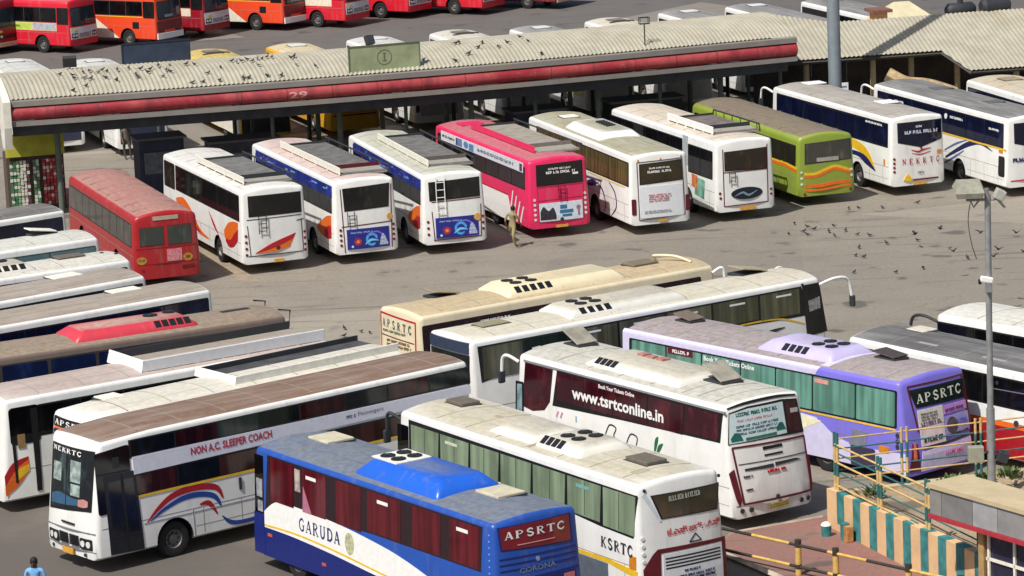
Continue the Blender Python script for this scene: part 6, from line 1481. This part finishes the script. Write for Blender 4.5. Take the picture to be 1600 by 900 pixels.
# wall facing the coaches along the far edge
FD = Vector((6.1, 1.75)).normalized()
fw2 = empty('bank_wall', (WA.x, WA.y, 0), 0, 'plain low retaining edge behind the railing by the purple coach', 'wall')
bm = bmesh.new()
q = [Vector((0.05, -.02)), FD * 6.4, FD * 6.4 + Vector((.1, -.3)), Vector((.15, -.32))]
A = [bm.verts.new((v.x, v.y, 0)) for v in q]; B = [bm.verts.new((v.x, v.y, 1.12)) for v in q]
bm.faces.new(A); bm.faces.new(B)
for k in range(4): bm.faces.new((A[k], A[(k + 1) % 4], B[(k + 1) % 4], B[k]))
bmesh.ops.recalc_face_normals(bm, faces=bm.faces); new_obj('masonry', bm, flat(C(186, 168, 136), .9, var=.25), fw2)
# soil bank
bm = bmesh.new()
c0 = WA + WD * .1 - WN * .28
N1, N2 = 26, 26; g = []
for i in range(N1):
    row = []
    for j in range(N2):
        s = i / (N1 - 1) * 10.0; t = j / (N2 - 1)
        a = c0 + WD * s; far_ = c0 + FD * 6.2 + WD * s * .9
        p = a.lerp(far_, t)
        h = 1.06 + .09 * math.sin(p.x * 1.7 + p.y) * math.sin(p.y * 1.3) + random.uniform(-.03, .03) - .05
        row.append(bm.verts.new((p.x, p.y, h)))
    g.append(row)
for i in range(N1 - 1):
    for j in range(N2 - 1): bm.faces.new((g[i][j], g[i + 1][j], g[i + 1][j + 1], g[i][j + 1]))
bmesh.ops.recalc_face_normals(bm, faces=bm.faces)
tag(new_obj('terrain', bm, M_SOIL, smooth=60), None, None, kind='structure')
def striped_tube(bm, a, b, rad, seg, n=8, first=0):
    a, b = Vector(a), Vector(b); L = (b - a).length; k = max(1, round(L / seg))
    for i in range(k): tube(bm, [a.lerp(b, i / k), a.lerp(b, (i + 1) / k)], rad, n, mi=(i + first) % 2)
rl = empty('railing', (WA.x, WA.y, 1.2), 0, 'yellow and teal railing running down along the striped wall', 'railing')
posts = [.25, 2.85, 5.6, 8.4]
def rp(s, d, z): q = WD * s + WN * d; return (q.x, q.y, z)
for s in posts:
    bm = bmesh.new()
    for d in (0, .16): striped_tube(bm, rp(s + d, -.15, 0), rp(s + d, -.15, 1.62 if s < 1 else 1.5), .045, .42, first=1)
    new_obj('post', bm, [M_RTEAL, M_RYEL], rl, smooth=50)
for z in (1.28, .78, .14):
    bm = bmesh.new(); tube(bm, [rp(.25, -.15, z), rp(9.9, -.15, z)], .030, 8); new_obj('rail', bm, M_RYEL, rl, smooth=50)
for z in (1.02, .5):
    bm = bmesh.new(); tube(bm, [rp(.25, -.2, z), rp(9.9, -.2, z)], .022, 8); new_obj('rail', bm, M_RTEAL, rl, smooth=50)
rl2 = empty('railing', (WA.x + .15, WA.y - .15, 1.1), 0, 'thin pale railing crossing in front of the purple coach rear', 'railing')
def fp(s, z): q = FD * s; return (q.x, q.y, z)
for s in (2.05, 4.25, 6.2):
    bm = bmesh.new()
    for d in (0, .16): striped_tube(bm, fp(s + d, -.1), fp(s + d, 1.62), .04, .40, first=0)
    new_obj('post', bm, [M_RTEAL, M_RYEL], rl2, smooth=50)
for z, mt in ((1.5, M_RYEL), (1.22, M_RTEAL), (.95, M_RYEL), (.62, M_RTEAL), (.38, M_RYEL)):
    bm = bmesh.new(); tube(bm, [fp(.1, z), fp(6.3, z)], .023, 8); new_obj('rail', bm, mt, rl2, smooth=50)
def weeds(x, y, z, r, n, label, rnd):
    bm = bmesh.new()
    for k in range(n):
        a = rnd.uniform(0, 6.28); d = r * math.sqrt(rnd.random()) * .8; L = rnd.uniform(.10, .26) * (1.25 - d / r * .5); w = rnd.uniform(.03, .07)
        b0 = Vector((math.cos(a) * d, math.sin(a) * d, rnd.uniform(0, .22) * (1 - d / r)))
        t = Vector((math.cos(a) * rnd.uniform(.2, 1), math.sin(a) * rnd.uniform(.2, 1), rnd.uniform(.4, 1.2))).normalized() * L
        sd = Vector((-math.sin(a), math.cos(a), 0)) * w
        v = [bm.verts.new(p) for p in (b0, b0 + t * .5 + sd, b0 + t, b0 + t * .5 - sd)]
        f = bm.faces.new(v); f.material_index = rnd.randrange(3)
    o = new_obj('weed_clump', bm, [flat(C(84, 104, 56), .8), flat(C(112, 128, 70), .8), flat(C(60, 80, 42), .8)])
    o.location = (x, y, z); return tag(o, label, 'weeds', 'weeds on the soil bank')
rnd = random.Random(3)
weeds(11.85, 92.0, 1.06, .55, 260, 'biggest dark green weed clump on the soil bank', rnd)
weeds(12.75, 92.3, 1.06, .32, 90, 'small weed tuft right beside the lamp post foot', rnd)
weeds(13.5, 92.7, 1.06, .4, 110, 'weed clump near the right edge of the bank', rnd)
weeds(9.6, 91.4, 1.06, .34, 70, 'yellowing weed clump inside the railing corner', rnd)
for k in range(9):
    bm = bmesh.new(); bmesh.ops.create_icosphere(bm, subdivisions=1, radius=rnd.uniform(.08, .16))
    for v in bm.verts: v.co *= rnd.uniform(.75, 1.2); v.co.z *= .6
    o = new_obj('stone', bm, flat(C(176, 160, 138), .9, var=.2)); o.location = (13.0 + rnd.uniform(-.2, .9), 91.9 + rnd.uniform(-.4, .7), 1.1)
    tag(o, 'pale rubble stone lying on the soil by the lamp post', 'stone', 'rubble stones on the soil bank')

# ------------------------------------------------------------------ ticket kiosk at the lower right corner
KA = Vector((10.2, 83.95)); KD = Vector((1.95, -3.0)).normalized(); KN = Vector((-KD.y, KD.x))   # KN: away from the viewer, to the right
if KN.x < 0: KN = -KN
ks = empty('ticket_kiosk', (KA.x, KA.y, 0), 0, 'kiosk with grey panel fascia, red trim and dark windows at lower right', 'kiosk')
def kp(s, d, z): q = KD * s + KN * d; return (q.x, q.y, z)
def slab(bm, s0, s1, d0, d1, z0, z1, mi=0):
    A = [bm.verts.new(kp(s, d, z0)) for s, d in ((s0, d0), (s1, d0), (s1, d1), (s0, d1))]; B = [bm.verts.new(kp(s, d, z1)) for s, d in ((s0, d0), (s1, d0), (s1, d1), (s0, d1))]
    fs = [bm.faces.new(A), bm.faces.new(B[::-1])] + [bm.faces.new((A[k], A[(k + 1) % 4], B[(k + 1) % 4], B[k])) for k in range(4)]
    for f in fs: f.material_index = mi
KL, KW = 6.5, 1.25
def kob(name, mt, *slabs, parent=None, smooth=None):
    bm = bmesh.new()
    for q in slabs: slab(bm, *q)
    bmesh.ops.recalc_face_normals(bm, faces=bm.faces); return new_obj(name, bm, mt, parent or ks)
kob('roof', sheet_metal('kiosk_roof', C(196, 178, 142)), (-.05, KL, -.05, KW, 3.19, 3.30))
for k, c in enumerate((C(146, 142, 136), C(132, 130, 128), C(168, 168, 168), C(150, 148, 146))):
    s0 = (0, .45, 1.62, 2.55)[k]; s1 = (.45, 1.62, 2.55, KL)[k]
    kob('fascia_panel', flat(c, .5, .2, var=.15, scale=2), (s0 + .01, s1 - .01, 0, .06, 2.52, 3.18))
kob('fascia_panel', flat(C(120, 116, 110), .5, var=.15), (0, .06, .06, KW, 2.52, 3.18))
kob('red_trim', flat(C(170, 50, 62), .5), (-.03, KL, -.04, .08, 2.40, 2.51))
for s in (1.62, 4.2):
    kob('post', flat(C(170, 140, 92), .6, var=.2), (s - .1, s + .1, .25, .45, 0, 2.9))
kob('glazing', glass(C(40, 40, 60), seat=C(90, 90, 110), amt=.9), (1.75, KL, .36, .40, .95, 2.45))
kob('glazing_frame', M_OFFW, *[(s, s + .07, .30, .35, .95, 2.5) for s in (1.80, 2.75, 3.6)], (1.75, 4.2, .30, .352, 1.62, 1.69), (1.75, 4.2, .30, .352, .92, .99))
kob('counter_wall', M_PEACH, (1.75, KL, .3, .5, 0, .92))
kob('back_wall', flat(C(140, 130, 118), .8), (1.75, KL, KW - .3, KW - .15, 0, 2.9))

# ------------------------------------------------------------------ yellow and black pipe barrier, bin
br = empty('pipe_barrier', (5.0, 89.5, 0), 0, 'yellow and black pipe barrier at the edge of the red pavement', 'barrier')
BA = Vector((5.0, 89.5)); BD = Vector((5.1, -5.5)).normalized()
M_BY = flat(C(206, 168, 92), .6, var=.2, scale=6); M_BB = flat(C(52, 48, 44), .7)
def bp_(s, z): q = BD * s; return (q.x, q.y, z)
for s in (3.15, 4.45, 6.9, 8.6):
    bm = bmesh.new(); tube(bm, [bp_(s, .0), bp_(s, .88)], .085, 10, mi=0); tube(bm, [bp_(s, .88), bp_(s, 1.08)], .088, 10, mi=1); tube(bm, [bp_(s, .3), bp_(s, .42)], .088, 10, mi=1)
    new_obj('post', bm, [M_BY, M_BB], br, smooth=50)
for z in (.93, .35):
    bm = bmesh.new(); striped_tube(bm, bp_(.2, z), bp_(9.5, z), .045, 1.35, first=1); new_obj('rail', bm, [M_BY, M_BB], br, smooth=50)
bn = empty('litter_bin', (8.22, 90.85, .13), R(20), 'small teal bin with white lid at the end of the striped wall', 'bin')
bm = bmesh.new(); tube(bm, [(0, 0, 0), (0, 0, .30)], [.13, .15], 14); new_obj('drum', bm, M_TEAL, bn, smooth=50)
bm = bmesh.new(); tube(bm, [(0, 0, .30), (0, 0, .36), (0, 0, .40)], [.15, .12, .04], 14); new_obj('lid', bm, M_OFFW, bn, smooth=50)
pb = empty('wall_box', (8.68, 90.35, .13), math.atan2(WD.y, WD.x), 'short teal and ochre block against the striped wall foot', 'block')
bm = bmesh.new(); box(bm, 0, 0, .24, .2, .2, .48, bev=.015); new_obj('teal_block', bm, M_TEAL, pb)
bm = bmesh.new(); box(bm, .22, 0, .22, .2, .2, .44, bev=.015); new_obj('ochre_block', bm, flat(C(178, 124, 72), .85, var=.3), pb)

# ------------------------------------------------------------------ people
SK = flat(C(112, 76, 58), .6, var=.05); HAIR = flat(C(20, 17, 16), .7)
def person(label, loc, yaw, shirt, trousers, pose='stand', hgt=1.70, skin=SK, shoe=None, group=None, hair=HAIR):
    k = hgt / 1.72
    P = {'pel': (0, 0, .95), 'sp': (0, 0.01, 1.15), 'ch': (0, .02, 1.36), 'nk': (0, .01, 1.49), 'hd': (0, -.02, 1.60), 'top': (0, -.01, 1.70)}
    Rr = {'pel': .145, 'sp': .125, 'ch': .15, 'nk': .062, 'hd': .092, 'top': .075}
    if pose == 'walk':
        lg = {-1: ((-.10, .02, .90), (-.10, .13, .50), (-.10, -.06, .09), (-.10, -.20, .04)), 1: ((.10, 0, .90), (.11, -.20, .52), (.11, -.32, .10), (.11, -.46, .05))}
        am = {-1: ((-.20, .01, 1.40), (-.27, -.10, 1.14), (-.25, -.26, .94), (-.24, -.31, .87)), 1: ((.20, .01, 1.40), (.27, .10, 1.14), (.26, .02, .90), (.25, -.02, .82))}
        for n in ('sp', 'ch', 'nk', 'hd', 'top'): P[n] = (P[n][0], P[n][1] - (P[n][2] - .95) * .16, P[n][2])
    else:
        lg = {-1: ((-.10, 0, .90), (-.11, -.01, .50), (-.12, .02, .09), (-.13, -.14, .04)), 1: ((.10, 0, .90), (.11, -.02, .50), (.12, .0, .09), (.13, -.15, .04))}
        am = {-1: ((-.20, .01, 1.40), (-.27, .03, 1.13), (-.26, -.07, .90), (-.25, -.10, .82)), 1: ((.20, .01, 1.40), (.27, .03, 1.13), (.27, -.06, .90), (.26, -.09, .82))}
    bm = bmesh.new(); sk = bm.verts.layers.skin.verify(); V = {}
    segm = []
    def add(n, p, r, par=None, mi=0):
        v = bm.verts.new(Vector(p) * k); v[sk].radius = (r * k, r * k * (.72 if n in ('ch', 'sp', 'pel') else 1)); V[n] = v
        if par:
            bm.edges.new((V[par], v)); segm.append((V[par].co.copy(), v.co.copy(), mi))
        return v
    r_ = add('pel', P['pel'], .15)
    add('sp', P['sp'], .13, 'pel', 0); add('ch', P['ch'], .155, 'sp', 0); add('nk', P['nk'], .06, 'ch', 0); add('hd', P['hd'], .098, 'nk', 2); add('top', P['top'], .08, 'hd', 2)
    for sd in (-1, 1):
        h, kn, an, to = lg[sd]
        add('h%d' % sd, h, .10, 'pel', 1); add('k%d' % sd, kn, .066, 'h%d' % sd, 1); add('a%d' % sd, an, .047, 'k%d' % sd, 1); add('t%d' % sd, to, .04, 'a%d' % sd, 3)
        s_, el, wr, hn = am[sd]
        add('s%d' % sd, s_, .062, 'ch', 0); add('e%d' % sd, el, .045, 's%d' % sd, 0); add('w%d' % sd, wr, .03, 'e%d' % sd, 2); add('f%d' % sd, hn, .036, 'w%d' % sd, 2)
        d = (Vector(hn) - Vector(wr)).normalized()
        for q in range(4):
            off = Vector((0, (q - 1.5) * .02, 0)); add('g%d%d' % (sd, q), Vector(hn) + d * (.075 + .012 * (q in (1, 2))) + off + Vector((-sd * .012, -.01, 0)), .0095, 'f%d' % sd, 2)
        add('th%d' % sd, Vector(wr) + d * .07 + Vector((-sd * .03, -.04, 0)), .010, 'w%d' % sd, 2)
    r_[sk].use_root = True
    me = bpy.data.meshes.new('person'); bm.to_mesh(me); bm.free()
    o = bpy.data.objects.new('person', me); COL.objects.link(o)
    o.modifiers.new('skin', 'SKIN'); o.modifiers.new('sub', 'SUBSURF').levels = 1
    bpy.context.view_layer.update()
    m2 = bpy.data.meshes.new_from_object(o.evaluated_get(bpy.context.evaluated_depsgraph_get()))
    o.modifiers.clear(); o.data = m2
    for q in (flat(shirt, .8), flat(trousers, .8), skin, shoe or M_DK): m2.materials.append(q)
    for p in m2.polygons:
        c = p.center; best = (9, 0)
        for a, b_, mi in segm:
            ab = b_ - a; t = max(0, min(1, (c - a).dot(ab) / max(ab.length_squared, 1e-9))); d = (c - a - ab * t).length
            if d < best[0]: best = (d, mi)
        mi = best[1]
        if mi == 0 and c.z < .93 * k and abs(c.x) < .2: mi = 1
        if mi == 2 and c.z > 1.3 * k and c.z < 1.45 * k: mi = 0
        p.material_index = mi; p.use_smooth = True
    o.location = loc; o.rotation_euler = (0, 0, yaw)
    tag(o, label, 'person', group)
    hx, hy, hz = (Vector(P['hd']) * k)
    bm = bmesh.new(); bmesh.ops.create_uvsphere(bm, u_segments=14, v_segments=9, radius=1, matrix=Matrix.Translation((hx, hy + .02, hz + .055)) @ Matrix.Diagonal((.098 * k, .112 * k, .10 * k, 1)))
    for v in list(bm.verts):
        if v.co.z < hz + .02 and v.co.y < hy - .0: bm.verts.remove(v)
    new_obj('hair', bm, hair, o, smooth=60)
    bm = bmesh.new()
    for sx in (-.035, .035): bmesh.ops.create_uvsphere(bm, u_segments=8, v_segments=6, radius=.012, matrix=Matrix.Translation((hx + sx * k, hy - .088 * k, hz + .015)))
    new_obj('eyes', bm, M_BLACK, o)
    bm = bmesh.new(); tube(bm, [(hx, hy - .085 * k, hz + .02), (hx, hy - .118 * k, hz - .015), (hx, hy - .09 * k, hz - .022)], [.008, .016, .010], 6)
    for sx in (-1, 1): bmesh.ops.create_uvsphere(bm, u_segments=8, v_segments=6, radius=.022, matrix=Matrix.Translation((hx + sx * .094 * k, hy + .01, hz)) @ Matrix.Diagonal((.5, 1, 1.5, 1)))
    new_obj('nose_and_ears', bm, skin, o, smooth=60)
    bm = bmesh.new(); box(bm, hx, hy - .088 * k, hz - .045, .045, .012, .010); new_obj('mouth', bm, flat(C(96, 48, 44), .6), o)
    return o
KH = C(140, 128, 90)
person('khaki uniformed person stooping beside the pink coach', (.12, 136.15, 0), R(150), KH, C(158, 146, 104), 'walk', 1.66, shoe=flat(C(74, 40, 34), .6))
pbl = person('dark haired bearded person in pale blue shirt at the lower left', (-12.62, 86.35, 0), R(-6), C(120, 176, 226), C(50, 54, 70), 'stand', 1.73, skin=flat(C(70, 50, 40), .6, var=.05))
person('person in red shirt standing under the canopy', (1.0, 160.5, 0), R(20), C(190, 60, 66), C(70, 60, 60), 'stand', 1.7)
person('dark clothed person walking left of the other by the white bus', (-18.72, 165.6, 0), R(20), C(50, 48, 50), C(36, 36, 40), 'walk', 1.68)
person('person in grey top walking right of the darker one by the white bus', (-18.05, 163.6, 0), R(20), C(96, 88, 76), C(52, 50, 50), 'walk', 1.72)

# ------------------------------------------------------------------ pigeons
PG = flat(C(52, 52, 58), .7, var=.25, scale=30); PGL = flat(C(120, 120, 124), .7, var=.25, scale=30); BEAK = flat(C(40, 36, 34), .6)
def pigeon_mesh(fly=False, light=False):
    bm = bmesh.new()
    tube(bm, [(-.20, 0, .12), (-.12, 0, .12), (-.02, 0, .125), (.07, 0, .15), (.11, 0, .19), (.13, 0, .235), (.17, 0, .245), (.185, 0, .24)], [.012, .035, .065, .06, .038, .034, .028, .008], 10)
    box(bm, -.24, 0, .115, .14, .07, .012)
    tube(bm, [(.18, 0, .24), (.21, 0, .232)], [.01, .003], 6)
    if fly:
        for sd in (-1, 1):
            a = [(.06, sd * .04, .16), (-.09, sd * .04, .16), (-.13, sd * .22, .27), (-.12, sd * .40, .30), (-.03, sd * .36, .31), (.07, sd * .18, .25)]
            T = [bm.verts.new(p) for p in a]; U = [bm.verts.new((p[0], p[1], p[2] - .014)) for p in a]
            bm.faces.new(T); bm.faces.new(U[::-1])
            for k in range(6): bm.faces.new((T[k], U[k], U[(k + 1) % 6], T[(k + 1) % 6]))
    else:
        for sd in (-1, 1):
            tube(bm, [(.06, sd * .055, .145), (-.05, sd * .07, .14), (-.17, sd * .035, .125)], [.02, .035, .008], 8)
            tube(bm, [(0, sd * .025, .08), (.0, sd * .025, 0), (.03, sd * .025, 0)], .006, 5)
    bmesh.ops.recalc_face_normals(bm, faces=bm.faces)
    me = bpy.data.meshes.new('pigeon'); bm.to_mesh(me); bm.free(); me.materials.append(PGL if light else PG)
    for p in me.polygons: p.use_smooth = True
    return me
PM, PML, PF = pigeon_mesh(), pigeon_mesh(light=True), pigeon_mesh(True)
rp_ = random.Random(11)
ROOFB = [(-19.12, 148.99, 6.01), (-18.55, 148.85, 5.97), (-18.44, 148.45, 5.88), (-18.15, 149.31, 6.03), (-17.88, 149.43, 6.04), (-18.0, 148.55, 5.88), (-17.72, 148.46, 5.85), (-17.49, 149.28, 6.0), (-17.35, 149.66, 6.05), (-17.12, 149.38, 6.01), (-17.11, 148.56, 5.84), (-16.69, 149.6, 6.03), (-16.61, 148.33, 5.75), (-16.22, 149.84, 6.05), (-15.84, 149.03, 5.89), (-15.74, 148.68, 5.8), (-15.69, 149.68, 6.01), (-15.34, 149.23, 5.91), (-15.27, 149.66, 5.99), (-14.96, 150.16, 6.05), (-14.65, 148.8, 5.77), (-14.56, 149.53, 5.94), (-14.48, 150.26, 6.05), (-14.38, 149.33, 5.89), (-13.76, 150.35, 6.04), (-13.41, 150.32, 6.03), (-13.35, 148.31, 5.5), (-12.9, 148.41, 5.5), (-12.19, 148.59, 5.51), (-12.74, 149.21, 5.77), (-12.23, 149.85, 5.9), (-11.8, 150.76, 6.04), (-11.58, 150.62, 6.02), (-11.38, 150.74, 6.03), (-11.15, 151.0, 6.05), (-10.89, 150.72, 6.01), (-11.21, 148.87, 5.53), (-10.97, 148.9, 5.52), (-18.37, 147.32, 5.51), (-17.86, 147.75, 5.64), (-10.7, 151.11, 6.05), (-10.49, 151.1, 6.04), (-10.29, 151.39, 6.07), (-10.08, 151.36, 6.06), (-9.23, 151.17, 6.01), (-9.1, 151.44, 6.04), (-10.61, 150.17, 5.89), (-8.98, 150.33, 5.83), (-8.14, 150.21, 5.74), (-10.18, 149.1, 5.53), (-9.57, 149.22, 5.52), (-3.42, 151.27, 5.67), (-2.01, 153.4, 6.04), (-1.87, 153.55, 6.06), (-1.45, 152.05, 5.73), (-1.02, 152.82, 5.9), (-0.84, 153.52, 6.01), (-0.13, 152.99, 5.87), (0.27, 153.55, 5.96), (-2.05, 151.3, 5.54), (0.85, 154.51, 6.06), (1.2, 153.83, 5.96), (1.76, 152.49, 5.53)]
GRB = [(11.57, 138.45), (12.01, 137.61), (11.78, 136.58), (12.24, 137.01), (11.85, 135.85), (11.14, 136.2), (13.07, 137.53), (12.76, 136.34), (12.89, 135.49), (13.44, 136.42), (13.82, 135.47), (14.25, 135.08), (14.71, 133.3), (13.58, 132.66), (13.28, 131.05), (13.55, 130.66), (15.97, 133.61), (12.87, 127.75), (14.4, 127.4), (15.48, 127.93), (17.37, 129.58), (19.62, 130.36), (14.08, 141.38), (14.48, 141.35), (15.45, 141.22), (17.01, 141.98), (-6.02, 120.3), (-5.43, 120.94), (-5.12, 120.66), (-6.07, 121.63)]
FLB = [(15.71, 132.17, 0.5), (16.6, 131.51, 0.8), (16.36, 125.83, 1.0), (17.49, 126.6, 1.5), (18.99, 127.87, 1.2), (17.27, 120.6, 2.0), (16.92, 119.32, 2.0)]
def bird(me, loc, sc, label, group):
    o = bpy.data.objects.new('pigeon', me); COL.objects.link(o); o.location = loc; o.scale = (sc,) * 3
    o.rotation_euler = (0, 0, rp_.uniform(0, 6.28)); tag(o, label, 'pigeon', group)
for p in ROOFB: bird(PML if rp_.random() < .12 else PM, (p[0], p[1], p[2] + .03), rp_.uniform(.58, .74), 'pigeon perched on the cream corrugated canopy roof', 'pigeons on the canopy roof')
for p in GRB[:26]: bird(PM, (p[0], p[1], .005), rp_.uniform(.50, .66), 'dark pigeon standing on the open tarmac at right', 'pigeons on the open tarmac')
for p in GRB[26:]: bird(PM, (p[0], p[1], .005), rp_.uniform(.50, .66), 'dark pigeon on the tarmac behind the cream coach', 'pigeons behind the cream coach')
for p in FLB: bird(PF, p, rp_.uniform(.52, .62), 'pigeon flying low over the tarmac with raised wings', 'pigeons in flight')
